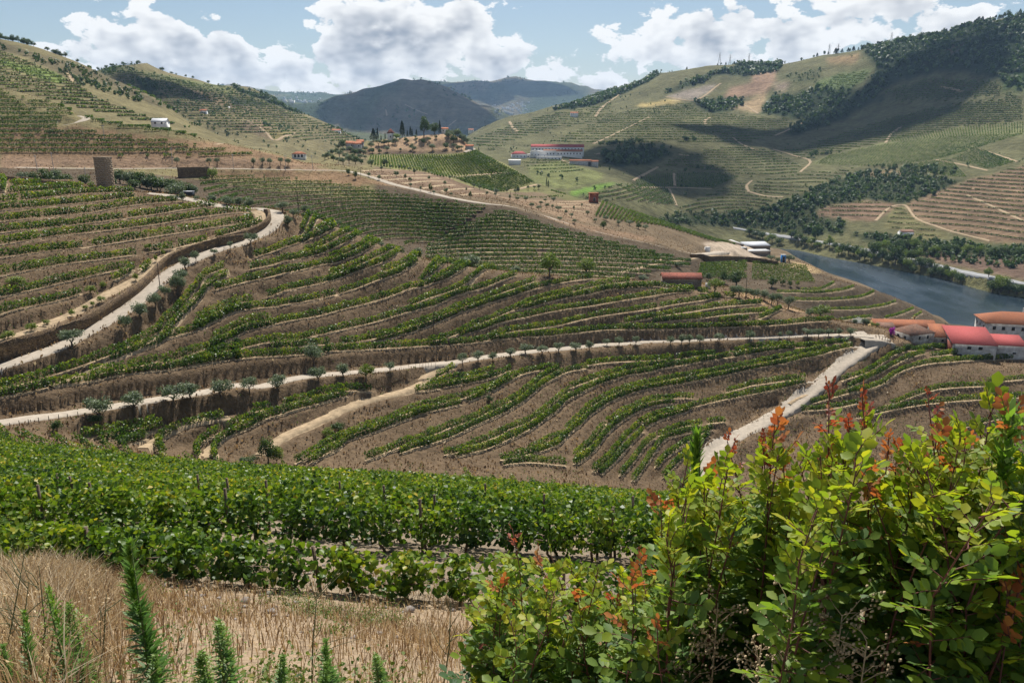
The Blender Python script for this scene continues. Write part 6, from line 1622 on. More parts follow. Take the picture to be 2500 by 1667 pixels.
building('valley_cottage', 'low white cottage below the winery house', 'cottage', farm('V', 190, 222, 1200), 0, 18, 6, 2.4, 'gable', 1.2, white, white, sink=6)
for i, (x, y, w) in enumerate([(730, 230, 32), (835, 236, 15)]):
    building('long_shed', ('left', 'right')[i] + ' of the low orange roofed sheds right of the winery', 'shed', farm('V', x, y, 1210), 0, w, 7, 3, 'gable', 2, render_w, tile_o, sink=6)
building('valley_house', 'white house on the hillside above the winery', 'house', farm('Q', 200, 553, 1900), 0, 18, 9, 5, 'gable', 2.6, white, tile_o, row_w(4, 16, 2), sink=8)
building('ridge_house', 'tiny orange roofed house left of the winery hill', 'house', farm('V', 78, 94, 1700), 0, 11, 8, 3.5, 'gable', 3, white, tile_o, sink=8)
building('river_cottage', 'white cottage with dark openings above the far bank', 'cottage', farm('Z', 1556, 52, 935), math.radians(10), 16, 8, 6.5, 'gable', 2.4, white, tile_b, [('f', -4, 1.5, 1.4, 1.8), ('f', 1, 1.5, 1.4, 1.8), ('f', 5, 1.5, 1.4, 1.8)], sink=6)
# --- houses on the left hills
for c, x, y, d_, w, h, rm, lab in (('N', 1258, 522, 1350, 17, 5, tile_o, 'orange roofed farmhouse on the left slope'), ('N', 1300, 524, 1340, 9, 6, tile_o, 'small white house at the end of the orange roofed farmhouse'), ('N', 1012, 590, 640, 11, 2.4, metal_g, 'long white shed behind the left hillock'),
        ('N', 1035, 388, 1650, 24, 5, tile_o, 'white house under the dark trees of the second ridge'), ('N', 1895, 612, 1650, 38, 7, tile_o, 'long white manor on the valley side'), ('N', 1850, 600, 1660, 24, 6, white, 'white house left of the long manor'), ('N', 2135, 642, 1600, 22, 5, tile_o, 'white house low on the valley side'), ('N', 1440, 497, 1500, 14, 4, white, 'tiny white hut on the left slope')):
    building('hill_house', lab, 'house', farm(c, x, y, d_), math.radians(5), w, 9, h, 'gable', 2.6, white, rm, row_w(max(int(w / 7), 2), w * .9, h * .35, 1.6, 1.2), sink=8)
building('mountain_house', 'white house in the gap under the blue mountain', 'house', farm('M', 1107, 108, 2300), 0, 15, 9, 5, 'gable', 3, white, tile_o, row_w(3, 13, 1.5, 1.8, 1.4), sink=9)
# --- village specks on the far range
g_ = np.random.default_rng(9)
vb = []
for i in range(70):
    px, py = (1250 + g_.normal() * 26, 264 + g_.normal() * 7) if i < 46 else (724 + g_.normal() * 28, 246 + g_.normal() * 4)
    p = at(px, py, 4200, 9500)
    V, F = box(-9, 9, -6, 6, -6, g_.uniform(6, 10))
    vb.append((V * g_.uniform(.7, 1.5) + p, F))
V, F = join(vb)
tag(ob('far_village', mesh_np('far_village', V, F, white)), 'white houses of distant hillside villages', 'village', kind='stuff')

# --- square stone tower, its blocks one by one
tp = farm('N', 652, 985, 259)
tower = thing('stone_tower', 'square tower of pale stone blocks at the edge of the field', 'tower', tuple(tp), math.radians(-12))
tw_, td_, th_ = 4.5, 4.5, 9.3
tower.scale = (.84, .84, .97)
V, F = join([box(-tw_ / 2 + .06, tw_ / 2 - .06, .06, td_ - .06, -3, th_), box(-tw_ / 2 - .12, tw_ / 2 + .12, -.12, td_ + .12, th_, th_ + .28)])
ob('core', mesh_np('core', V, F, plain('tower_mortar', (.22, .175, .125), .95, .3, 2)), tower)
bl_m = plain('tower_block', (.34, .265, .185), .95, .35, .9, .6, col2=(.22, .17, .12), space='Object')
bl_me = {}
def block(L_):
    key = round(L_, 2)
    if key not in bl_me:
        V, F = box(0, L_ - .05, -.055, .12, .025, .62 - .025)
        bl_me[key] = mesh_np('block', V, F, bl_m)
    return bl_me[key]
for r_ in range(15):
    for face in range(4):
        cuts = [0, 1.5, 3.0, 4.5] if r_ % 2 else [0, .75, 2.25, 3.75, 4.5]
        for a_, b__ in zip(cuts[:-1], cuts[1:]):
            o = ob('block', block(b__ - a_), tower)
            zz = r_ * .62 + RNG.normal() * .006
            if face == 0: o.location = (-tw_ / 2 + a_, .05 + RNG.normal() * .012, zz)
            elif face == 1: o.location = (-tw_ / 2 + .05 + RNG.normal() * .012, td_ - a_, zz); o.rotation_euler = (0, 0, -math.pi / 2)
            elif face == 2: o.location = (tw_ / 2 - .05, a_, zz); o.rotation_euler = (0, 0, math.pi / 2)
            else: o.location = (tw_ / 2 - a_, td_ - .05, zz); o.rotation_euler = (0, 0, math.pi)
# --- curved retaining wall beside the upper track
def stone_mat():
    m, N, out = new_mat('dry_stone')
    ge = N.n('ShaderNodeNewGeometry')
    mp = N.n('ShaderNodeMapping'); mp.inputs['Scale'].default_value = (1.0, 1.0, 2.2)
    N.link(ge.outputs['Position'], mp.inputs[0])
    v = N.n('ShaderNodeTexVoronoi'); v.inputs['Scale'].default_value = 1.7; N.link(mp.outputs[0], v.inputs['Vector'])
    v2 = N.n('ShaderNodeTexVoronoi', feature='DISTANCE_TO_EDGE'); v2.inputs['Scale'].default_value = 1.7; N.link(mp.outputs[0], v2.inputs['Vector'])
    sp_ = N.n('ShaderNodeSeparateColor'); N.link(v.outputs['Color'], sp_.inputs[0])
    c = N.mix(sp_.outputs[0], (.15, .105, .065), (.34, .235, .13))
    c = N.mix(N.rng(N.noise(ge.outputs['Position'], .5, 5, .7), .4, .65), c, (.17, .12, .08))
    c = N.mix(N.rng(v2.outputs['Distance'], 0, .08, 1, 0), c, (.045, .035, .025))
    pb = N.n('ShaderNodeBsdfPrincipled'); N.link(c, pb.inputs['Base Color']); pb.inputs['Roughness'].default_value = .95; pb.inputs['Specular IOR Level'].default_value = .1
    b = N.n('ShaderNodeBump'); b.inputs['Strength'].default_value = .9; b.inputs['Distance'].default_value = .12
    N.link(N.rng(v2.outputs['Distance'], 0, .15), b.inputs['Height']); N.link(b.outputs[0], pb.inputs['Normal'])
    N.link(pb.outputs[0], out.inputs[0])
    return m
dry_m = stone_mat()
def wall_along(name, label, spec, y0, y1, hfun, th=.7, up=1.0, mat=None, batter=.12):
    w = trace(cr(spec), y0, y1, .8, 8)
    n = len(w)
    t = unit(np.gradient(w[:, :2], axis=0)); nr = np.stack([-t[:, 1], t[:, 0]], 1) * up
    f = np.linspace(0, 1, n); h = hfun(f)
    zb = smooth_line(w[:, 2:3].copy(), 10)[:, 0]
    jit = fbm(np.arange(n) * .9, np.zeros(n), 4, 3) * .12
    rows_ = []
    for o_, z in ((0, zb - .6), (batter * .5, zb + h * .5), (batter, zb + h + jit), (batter + th * .5, zb + h + jit + .06), (batter + th, zb + h + jit * .5), (batter + th + .1, zb - .4)):
        rows_.append(np.stack([w[:, 0] + nr[:, 0] * o_, w[:, 1] + nr[:, 1] * o_, z], 1))
    V = np.stack(rows_, 1).reshape(-1, 3)
    ii = np.arange(n * 6).reshape(n, 6)
    F = np.stack([ii[:-1, :-1], ii[1:, :-1], ii[1:, 1:], ii[:-1, 1:]], -1).reshape(-1, 4)
    ends = np.array([ii[0, :4], ii[-1, [3, 2, 1, 0]]])
    tag(ob(name, mesh_np(name, V, [F, ends], mat or dry_m)), label, 'wall')
    return w
wall_along('stone_wall', 'curved dry stone retaining wall beside the upper pale track', 'S -120,930 E 0,405 200,335 450,245 620,180 A 760,1545 900,1460 1050,1360 1200,1260 1350,1150 1480,1020 1560,920 1650,840 1800,780 2000,715 2200,672 2352,640 B 100,470 300,420 450,370 560,320 620,270 640,220 625,175 590,145',
           130, 260, lambda f: np.interp(f, [0, .12, .3, .5, .62, .8, .95, 1], [3.2, 3.1, 2.3, 1.6, 1.6, 2.0, 1.9, .8]))
wall_along('stone_wall', 'low stone wall climbing to the left of the tower', 'A 60,70 200,90 380,110 560,120 700,110', 215, 290, lambda f: 1.2 + f * .2)
wall_along('stone_wall', 'dark curved stone wall behind the flat plot', 'O 345,305 420,290 520,278 640,276 760,280 860,292 950,300', 430, 520, lambda f: np.interp(f, [0, .1, .9, 1], [1.2, 3.0, 2.8, 2.0]), up=1)
wall_along('stone_wall', 'dark retaining wall under the hill road behind the thicket', 'N 1140,925 1200,925 1270,922 1340,925', 330, 440, lambda f: 5.0 + 0 * f)
# --- posts, poles, pylons
pm_ = post_me
def stick(name, label, cat, p, h, r, mat, group=None, arm=None):
    parts = [tube([(0, 0, -.4), (0, 0, h * .5), (0, 0, h)], [r, r * .95, r * .8], 6)]
    if arm: parts.append(tube([(-arm, 0, h - .5), (0, .0, h - .46), (arm, 0, h - .5)], r * .6, 5))
    V, F = join(parts)
    o = ob(name, mesh_np(name, V, F, mat, smooth=True)); o.location = tuple(p); o.rotation_euler = (RNG.normal() * .02, RNG.normal() * .02, RNG.uniform(0, .3))
    return tag(o, label, cat, group)
for i, (x, b_, t_) in enumerate([(8, 1040, 1000), (97, 1040, 985), (187, 1015, 965), (275, 1000, 950), (375, 990, 935), (470, 970, 920), (563, 955, 905), (650, 945, 900), (750, 935, 880)]):
    p = bpx('E', x, b_, 118, 160)
    stick('fence_post', 'dark fence post, %s from the left on the edge of the lower track' % nth(i), 'post', p, (b_ - t_) / 3.92 * p[1] / FPX * 1.1, .07, dwood_m, 'fence posts of the lower track')
for i, (x, b_, t_) in enumerate([(620, 380, 350), (657, 360, 330), (682, 345, 315), (716, 330, 305), (745, 320, 290)]):
    p = bpx('B', x, b_, 190, 260)
    stick('fence_post', 'dark fence post, %s from the left at the bend of the upper track' % nth(i), 'post', p, 1.5, .09, dwood_m, 'fence posts at the bend')
for i, x in enumerate([180, 208, 232, 254, 275, 298, 322]):
    p = farm('J', x, 336 - i * 4, 272)
    p[2] = gz(p[0], p[1])
    stick('fence_post', 'wooden post, %s from the left on the edge of the farmyard' % nth(i), 'post', p, 1.5, .09, dwood_m, 'farmyard posts')
for i, x in enumerate([1880, 1955, 2020, 2060, 2090, 2115, 2140, 2170, 2210]):
    p = bpx('F', x, 255 - i * 2, 150, 230)
    stick('fence_stake', 'thin stake, %s from the left where the path branches off' % nth(i), 'stake', p, 1.9, .045, wood_mat, 'thin stakes at the path fork')
steel_m = plain('galvanised_steel', (.32, .32, .32), .5, .1, 2)
for c, x, b_, h, y0, y1, l in (('A', 1532, 1112, 6.0, 130, 230, 'slim dark pole between the curved wall and the upper track'), ('B', 902, 182, 7.2, 225, 270, 'pole at the bend of the upper track'), ('C', 232, 950, 7.5, 200, 270, 'thin pole standing on the hillside between the tracks'), ('C', 362, 300, 6.5, 220, 270, 'short pole near the brow'),
        ('D', 1250, 530, 8.5, 250, 320, 'thin pole beside the silvery olives'), ('N', 1492, 875, 8, 380, 470, 'first lamp pole from the left on the hill road'), ('N', 1822, 880, 8, 380, 480, 'second lamp pole from the left on the hill road'), ('N', 1997, 880, 8, 380, 480, 'third lamp pole from the left on the hill road'),
        ('N', 242, 900, 8, 250, 420, 'pole left of the stone tower'), ('N', 342, 872, 8, 300, 430, 'second pole left of the stone tower'), ('N', 1100, 835, 8, 380, 470, 'lamp pole above the thicket'), ('N', 546, 915, 4, 280, 420, 'short post left of the stone tower'), ('N', 668, 690, 8, 410, 560, 'pole among the rows of the left hillock'), ('M', 205, 478, 5, 400, 560, 'post at the fork below the knoll'), ('V', 152, 575, 7, 380, 500, 'post at the top of the shaded spur')):
    stick('utility_pole', l, 'pole', bpx(c, x, b_, y0, y1), h, .11 if 'N' != c else .13, dwood_m if c != 'N' else steel_m, arm=.6 if c == 'N' else None)
def pylon(p, h, label):
    parts = []
    b_ = h * .11
    for sx in (-1, 1):
        for sy in (-1, 1):
            parts.append(tube([(sx * b_, sy * b_, -1), (sx * b_ * .4, sy * b_ * .4, h * .6), (0, 0, h)], [.32, .28, .2], 4))
    for z, s in ((.15, .85), (.35, .65), (.55, .45)):
        r_ = b_ * s
        for q0, q1 in (((-1, -1), (1, 1)), ((1, -1), (-1, 1))):
            parts.append(tube([(q0[0] * r_, q0[1] * r_, h * z), (0, 0, h * (z + .08)), (q1[0] * r_, q1[1] * r_, h * (z + .16))], .15, 4))
    for z, l_ in ((.7, .22), (.82, .18), (.93, .12)):
        parts.append(tube([(-h * l_, 0, h * z), (0, 0, h * (z + .03)), (h * l_, 0, h * z)], .2, 4))
    V, F = join(parts)
    o = ob('power_pylon', mesh_np('power_pylon', V, F, steel_m)); o.location = tuple(p)
    tag(o, label, 'pylon', 'power pylons on the right ridge')
for i, (x, h) in enumerate([(895, 38), (945, 30), (1035, 34), (1415, 30), (1457, 26), (1705, 30)]):
    pylon(crest_at(1300 + x / 1.96, 1900, 3000) - np.array([0, 0, 1]), h, 'lattice power pylon, %s from the left on the right ridge' % nth(i))
# flowers by the farm
mag = leaf_mat('bougainvillea', [(0, (.25, .02, .22)), (1, (.55, .05, .5))], .3, .6, (1.2, .6, 1.2))
wfl = leaf_mat('white_blossom', [(0, (.5, .5, .45)), (1, (.8, .8, .75))], .2, .6, (1, 1, 1))
def flower_bush(nm, lab, mat, p, w, h, seed):
    root = thing(nm, lab, 'shrub', tuple(p))
    V, F, tn = crown(700, w / 2, h / 2, .3, 10, h * .5, seed)
    ob('blossom', mesh_np('blossom', V, F, mat, {'tint': tn}), root)
    ob('trunk', KIND['bush'][0][0], root)
p = farm('J', 312, 270, 280); flower_bush('bougainvillea', 'purple bougainvillea at the corner of the ruined house', mag, p, 2.2, 4.2, 1)
for i, (x, y, d_) in enumerate([(35, 195, 296), (60, 190, 298)]):
    p = farm('J', x, y, d_); p[2] = gz(p[0], p[1]); flower_bush('blossom_bush', ('left', 'right')[i] + ' white flowering bush left of the farmyard', wfl, p, 5, 3, 5 + i)
for x, b_, w, kd, l in ((110, 205, 70, 'grey_bush', 'tall grey bush left of the farmyard'), (80, 260, 60, 'olive_tree', 'olive tree at the left corner of the farmyard'), (20, 170, 44, 'grey_bush', 'grey bush above the white blossom'), (165, 150, 44, 'bush', 'dark bush behind the long house'), (190, 225, 44, 'light_tree', 'yellowish shrub at the long house gable'), (12, 245, 44, 'grey_bush', 'low grey bush on the road corner'), (370, 300, 60, 'bush', 'green shrub under the ruined house'), (420, 430, 90, 'bush', 'green shrub on the vine slope below the ruined house'), (720, 400, 70, 'bush', 'green shrub at the corner of the red hall')):
    p = farm('J', x, b_, 288 if b_ < 280 else 268); p[2] = gz(p[0], p[1])
    plant(kd, p, w / 3.2 * 285 / FPX, w / 3.2 * 285 / FPX * .95, l, 'shrub')

# ------------------------------------------------------------------ clouds overhead, out of view: their shadows lie on the hills
m, N, out = new_mat('cloud_white')
df = N.n('ShaderNodeBsdfDiffuse'); df.inputs[0].default_value = (.9, .9, .9, 1)
tl = N.n('ShaderNodeBsdfTranslucent'); tl.inputs[0].default_value = (.9, .9, .9, 1)
mx = N.n('ShaderNodeMixShader'); N.link(df.outputs[0], mx.inputs[1]); N.link(tl.outputs[0], mx.inputs[2])
tp_ = N.n('ShaderNodeBsdfTransparent')
mx2 = N.n('ShaderNodeMixShader'); mx2.inputs[0].default_value = .94
N.link(mx.outputs[0], mx2.inputs[1]); N.link(tp_.outputs[0], mx2.inputs[2])
N.link(mx2.outputs[0], out.inputs[0])
import bmesh
bm = bmesh.new(); bmesh.ops.create_icosphere(bm, subdivisions=2, radius=1.0)
bm.verts.index_update()
IV = np.array([v.co[:] for v in bm.verts]); IF = np.array([[v.index for v in f.verts] for f in bm.faces]); bm.free()
for i, (px, py, y0, y1, rx, ry, zc, lab) in enumerate(CLOUDS):
    p = at(px, py, y0, y1)
    t = (zc - p[2]) / sd.z
    c = p + np.array(sd) * t
    g = np.random.default_rng(500 + i)
    parts = []
    for k in range(16):
        q_ = unit(g.normal(size=(1, 3)))[0] * g.uniform(0, 1) ** .5
        r_ = g.uniform(.3, .55)
        v = IV * (1 + .18 * fbm(IV[:, 0] * 2 + k, IV[:, 1] * 2 + IV[:, 2] * 2, 5 + k, 3))[:, None]
        v = v * np.array([rx * r_, ry * r_, min(rx, ry) * r_ * .45]) + np.array([q_[0] * rx * .65, q_[1] * ry * .65, abs(q_[2]) * 40])
        parts.append((v, [IF]))
    V, F = join(parts)
    o = ob('cloud', mesh_np('cloud', V, F, m, smooth=True)); o.location = tuple(c)
    tag(o, lab, 'cloud', 'clouds drifting above the valley')
# ------------------------------------------------------------------ weeds on the banks of the hillside
straw_mat = leaf_mat('dry_straw', [(0, (.085, .052, .028)), (.3, (.17, .105, .06)), (.6, (.32, .215, .115)), (.85, (.50, .37, .20)), (1, (.62, .52, .36))], .25, .8, (1.1, 1.0, .8), .1)
def blades(P, h, wd, bend, tint, kinds=None):
    """bent tapering blades of grass, two faces each"""
    n = len(P)
    an = RNG.uniform(0, 6.283, n)
    d = np.stack([np.cos(an), np.sin(an), np.zeros(n)], 1)
    s = np.stack([-np.sin(an + .4), np.cos(an + .4), np.zeros(n)], 1) * (wd / 2)[:, None]
    up = np.array([0, 0, 1.0])
    m_ = P + up * (h * .55)[:, None] + d * (bend * h * .25)[:, None]
    t = P + up * (h * (1 - .25 * bend))[:, None] + d * (bend * h * .75)[:, None]
    V = np.stack([P - s, P + s, m_ + s * .8, m_ - s * .8, t], 1).reshape(-1, 3)
    o = (np.arange(n) * 5)[:, None]
    return V, [o + np.array([0, 1, 2, 3]), o + np.array([3, 2, 4])], np.repeat(tint, 5)
def scatter(m_, n, seed=0, wgt=None):
    """random points on the land inside a mask, even per square metre"""
    I, J = np.where(m_[:-1, :-1] & m_[1:, 1:])
    ar = (Y[I + 1] - Y[I]) * Y[I]
    if wgt is not None: ar = ar * wgt[I, J]
    k = RNG.choice(len(I), n, p=ar / ar.sum())
    y = Y[I[k]] + (Y[I[k] + 1] - Y[I[k]]) * RNG.uniform(size=n)
    x = (A[J[k]] + (A[1] - A[0]) * RNG.uniform(size=n)) * y
    return np.stack([x, y, ground(x, y)], 1)
hillm = (BAND > 5.55) & (BAND < 9.6) & (DMIN > 1.5) & (np.abs(XX / YY) < .74)
dn = 0.35 + np.clip(fbm(XX / 7, YY / 7, 33, 3) + .25, 0, 1)
P0 = scatter(hillm, 56000, 0, dn)
cl = fbm(P0[:, 0] / 9, P0[:, 1] / 9, 34, 3)
hh = RNG.uniform(.25, .75, len(P0)) * (1 + .5 * cl)
tn = np.clip(.34 + .5 * cl + RNG.normal(size=len(P0)) * .26, 0, 1)
C = P0 + np.array([0, 0, 1]) * (hh * .45)[:, None]
V, F, kk = leaves(C, unit(RNG.normal(size=(len(C), 3)) * np.array([1, 1, .5])), hh * 1.0, False, .55, .05, axis=np.tile([0, 0, 1.0], (len(C), 1)))
tag(ob('dry_weeds', mesh_np('dry_weeds', V, F, straw_mat, {'tint': np.repeat(tn, kk)})), 'dry brown weeds covering the terrace banks', 'weeds', kind='stuff')
gm = hillm & (fbm(XX / 11, YY / 11, 35, 3) > .12)
P0 = scatter(gm, 9000)
C = P0 + np.array([0, 0, .22])
V, F, kk = leaves(C, unit(RNG.normal(size=(len(C), 3))), RNG.uniform(.2, .5, len(C)), False, .7)
tag(ob('green_weeds', mesh_np('green_weeds', V, F, vine_far, {'tint': np.repeat(np.clip(RNG.normal(size=len(C)) * .2 + .5, 0, 1), kk)})), 'small green weeds scattered on the terrace banks', 'weeds', kind='stuff')
# weeds on the shaded hills and the brown banks behind
m2 = (BAND > 9.8) & (BAND < 15.8) & (Z > 8) & (DMIN > 2.0) & (np.abs(XX / YY) < .72) & (YY < 520)
P0 = scatter(m2, 16000)
cl = fbm(P0[:, 0] / 22, P0[:, 1] / 22, 36, 3)
sz = RNG.uniform(.3, .8, len(P0))
V, F, kk = leaves(P0 + np.array([0, 0, 1]) * (sz * .3)[:, None], unit(RNG.normal(size=(len(P0), 3)) * np.array([1, 1, .6])), sz, False, .8)
tag(ob('hill_weeds', mesh_np('hill_weeds', V, F, straw_mat, {'tint': np.repeat(np.clip(.3 + .3 * cl + RNG.normal(size=len(P0)) * .15, 0, 1), kk)})), 'dry tufts on the hills behind the vineyard', 'weeds', kind='stuff')

# ------------------------------------------------------------------ foreground: dry grass, weeds, stones
PX4, PY4 = pix(XX, YY, Z)
near = (YY > 2.6) & (YY < 17.5) & (np.abs(XX / YY) < .85)
mound = np.exp(-((PX4 - 110) / 210) ** 2) * np.clip((PY4 - 1300) / 120, 0, 1)
den = near * (.10 + .30 * np.clip(fbm(XX / 1.3, YY / 1.3, 44, 3) + .2, 0, 1) + 1.5 * mound + .35 * np.exp(-((PX4 - 1050) / 200) ** 2) * (YY < 11))
P0 = scatter(near, 36000, 0, den)
px_, py_ = pix(P0[:, 0], P0[:, 1], P0[:, 2])
md = np.exp(-((px_ - 110) / 210) ** 2)
h = RNG.uniform(.08, .30, len(P0)) + md * RNG.uniform(0.05, .5, len(P0))
wd = (.0035 + .0008 * P0[:, 1]) * RNG.uniform(.7, 1.4, len(P0))
tn = np.clip(.60 + .22 * md + RNG.normal(size=len(P0)) * .22 + .2 * fbm(P0[:, 0] / .8, P0[:, 1] / .8, 45, 2), 0, 1)
V, F, tt = blades(P0, h, wd, RNG.uniform(.1, 1.1, len(P0)), tn)
tag(ob('dry_grass', mesh_np('dry_grass', V, F, straw_mat, {'tint': tt})), 'pale dry grass in front of the vines', 'grass', kind='stuff')
# seed heads on the straw
s_ = np.where(RNG.uniform(size=len(P0)) < .10 * (0.4 + md))[0]
C = P0[s_] + np.array([0, 0, 1]) * (h[s_] * 1.0)[:, None] + RNG.normal(size=(len(s_), 3)) * .03
V, F, kk = leaves(C, unit(RNG.normal(size=(len(C), 3))), RNG.uniform(.018, .035, len(C)), False, .55)
tag(ob('seed_heads', mesh_np('seed_heads', V, F, straw_mat, {'tint': np.repeat(RNG.uniform(.75, 1, len(C)), kk)})), 'pale seed heads among the dry grass', 'grass', kind='stuff')
# brambles and green weeds
gden = near * np.clip(fbm(XX / 1.1, YY / 1.1, 47, 3) - .02, 0, 1) * (np.exp(-((PX4 - 820) / 420) ** 2) * 1.6 + .35) * (YY > 3.4)
Pc = scatter(near & (gden > .01), 640, 0, gden)
k = RNG.integers(0, len(Pc), 15000)
rad = RNG.uniform(.10, .34, len(Pc))[k]
off = unit(RNG.normal(size=(len(k), 3))) * (RNG.uniform(0, 1, (len(k), 1)) ** .6) * rad[:, None]
C = Pc[k] + off * np.array([1, 1, .55]); C[:, 2] = np.maximum(C[:, 2] + rad * .4, ground(C[:, 0], C[:, 1]) + .02)
V, F, kk = leaves(C, unit(RNG.normal(size=(len(k), 3)) * .6 + np.array([0, -.1, .8])), RNG.uniform(.018, .042, len(k)), False, .75)
gr_mat = leaf_mat('weed_leaf', [(0, (.03, .06, .015)), (.5, (.075, .13, .025)), (.85, (.15, .19, .04)), (1, (.25, .22, .07))], .38, .5)
tag(ob('bramble_weeds', mesh_np('bramble_weeds', V, F, gr_mat, {'tint': np.repeat(np.clip(RNG.uniform(.35, .85, len(Pc))[k] + RNG.normal(size=len(k)) * .15, 0, 1), kk)})), 'low brambles and green weeds creeping over the dry ground', 'weeds', kind='stuff')
# vine shoots trailing between the first rows on the left
Pc = np.array([at(px, py, 8, 24) for px, py in zip(RNG.uniform(-100, 620, 90), RNG.uniform(1300, 1400, 90))])
k = RNG.integers(0, len(Pc), 5200)
C = Pc[k] + RNG.normal(size=(len(k), 3)) * np.array([.45, .45, .22]) + np.array([0, 0, .35])
V, F, kk = leaves(C, unit(RNG.normal(size=(len(k), 3)) * .6 + np.array([0, -.1, .7])), RNG.uniform(.08, .15, len(k)), True)
tag(ob('trailing_vines', mesh_np('trailing_vines', V, F, vine_mat, {'tint': np.repeat(np.clip(RNG.normal(size=len(k)) * .18 + .5, 0, 1), kk)})), 'loose vine shoots trailing over the bank behind the dry grass', 'vine', kind='stuff')
# schist rubble
rub_m = plain('grey_schist', (.30, .265, .235), .95, .35, 3, .4, col2=(.16, .135, .115))
def rock(g, s):
    v = unit(g.normal(size=(10, 3))) * np.array([1, .8, .5]) * s * g.uniform(.7, 1.1, (10, 1))
    return v
import bmesh
def hull(pts):
    bm = bmesh.new()
    for p in pts: bm.verts.new(p)
    r_ = bmesh.ops.convex_hull(bm, input=bm.verts)
    bmesh.ops.delete(bm, geom=[e for e in r_.get('geom_interior', []) if isinstance(e, bmesh.types.BMVert)], context='VERTS')
    bmesh.ops.triangulate(bm, faces=bm.faces)
    bm.verts.index_update()
    V = np.array([v.co[:] for v in bm.verts]); F = np.array([[v.index for v in f.verts] for f in bm.faces])
    bm.free()
    return V, F
g = np.random.default_rng(4)
rocks = [hull(rock(g, 1.0)) for _ in range(8)]
Pr = scatter((YY > 4) & (YY < 24) & (np.abs(XX / YY) < .8), 900, 0, np.exp(-((YY - 15.5) / 5) ** 2) + .1)
parts = []
for i, p in enumerate(Pr):
    V, F = rocks[i % 8]
    s = RNG.uniform(.02, .09) * (2.0 if RNG.uniform() < .06 else 1)
    c_, s__ = math.cos(i), math.sin(i)
    parts.append((V @ np.array([[c_, s__, 0], [-s__, c_, 0], [0, 0, 1]]) * s + p + np.array([0, 0, s * .15]), [F]))
V, F = join(parts)
tag(ob('schist_rubble', mesh_np('schist_rubble', V, F, rub_m)), 'grey schist rubble lying around the nearest vines', 'stones', kind='stuff')

# ---- fleabane spires
conyza = leaf_mat('fleabane_leaf', [(0, (.032, .080, .016)), (.5, (.080, .175, .026)), (.85, (.17, .27, .05)), (1, (.32, .38, .17))], .42, .45)
stem_g = plain('green_stem', (.12, .17, .05), .7, .2, 8)
def spire_mesh(h, n, ll, seed, flower=.0, wide=1.0):
    g = np.random.default_rng(seed)
    t = np.sort(g.uniform(.02, 1, n)) ** .9
    an = np.arange(n) * 2.39996 + g.normal(size=n) * .25
    up = .30 + .75 * t + g.normal(size=n) * .14
    L_ = ll * (1.0 - .62 * t ** 1.6) * g.uniform(.75, 1.2, n)
    base = np.stack([.02 * np.sin(t * 5 + seed), .02 * np.cos(t * 4), t * h], 1)
    d = np.stack([np.cos(an) * np.cos(up), np.sin(an) * np.cos(up), np.sin(up)], 1)
    side = unit(np.cross(d, np.array([0, 0, 1.0])))
    w_ = (.0075 + .10 * L_ * .45)[:, None] * wide * .55
    m1 = base + d * (L_ * .45)[:, None]; tip = base + d * L_[:, None] - np.array([0, 0, 1]) * (L_ * .12)[:, None]
    V = np.stack([base - side * w_ * .3, base + side * w_ * .3, m1 + side * w_, m1 - side * w_, tip], 1).reshape(-1, 3)
    o = (np.arange(n) * 5)[:, None]
    tn = np.repeat(np.clip(.30 + .45 * t + g.normal(size=n) * .12, 0, 1), 5)
    Fs = [o + np.array([0, 1, 2, 3]), o + np.array([3, 2, 4])]
    me1 = mesh_np('leaf_spray', V, Fs, conyza, {'tint': tn})
    V, F = tube([(0, 0, -.15), (.02 * math.sin(2.5 + seed), .01, h * .5), (.02 * math.sin(5 + seed), 0, h)], [.007, .006, .003], 5)
    me2 = mesh_np('stem', V, F, stem_g, smooth=True)
    me3 = None
    if flower:
        nf = int(flower * 240)
        tt = g.uniform(.55, 1.0, nf); an = g.uniform(0, 6.28, nf)
        rr = (1.05 - tt) * .32 * h * g.uniform(.2, 1, nf)
        C = np.stack([np.cos(an) * rr, np.sin(an) * rr, tt * h + rr * .5], 1)
        V, F, kk = leaves(C, unit(g.normal(size=(nf, 3))), g.uniform(.010, .02, nf))
        me3 = mesh_np('buds', V, F, conyza, {'tint': np.repeat(g.uniform(.7, 1, nf), kk)})
    return me1, me2, me3
SPIRES = [spire_mesh(1.0, 260, .13, 1, 0, 1.2), spire_mesh(1.0, 220, .12, 2, 0, 1.2), spire_mesh(1.0, 200, .12, 3, .9, 1.1), spire_mesh(1.0, 420, .15, 4, 0, 1.5), spire_mesh(1.0, 240, .12, 5, 1.2, 1.1)]
def spire(px, top, y, label, k, hmin=.5, lean=0.0, wide=1.0):
    a, e = ray(px, top)
    zt = CAMZ + float(e) * y
    x = float(a) * y
    zb = gz(x, y)
    h = max(zt - zb, hmin)
    root = thing('fleabane', label, 'weed', (x, y, zb), k * 1.3, 'fleabane spires in front of the camera')
    root.scale = (wide, wide, h) if h < 1.2 else (wide * 1.1, wide * 1.1, h)
    root.rotation_euler = (lean, lean * .5, k * 1.3)
    a1, a2, a3 = SPIRES[k % 5]
    ob('leaf_spray', a1, root); ob('stem', a2, root)
    if a3: ob('buds', a3, root)
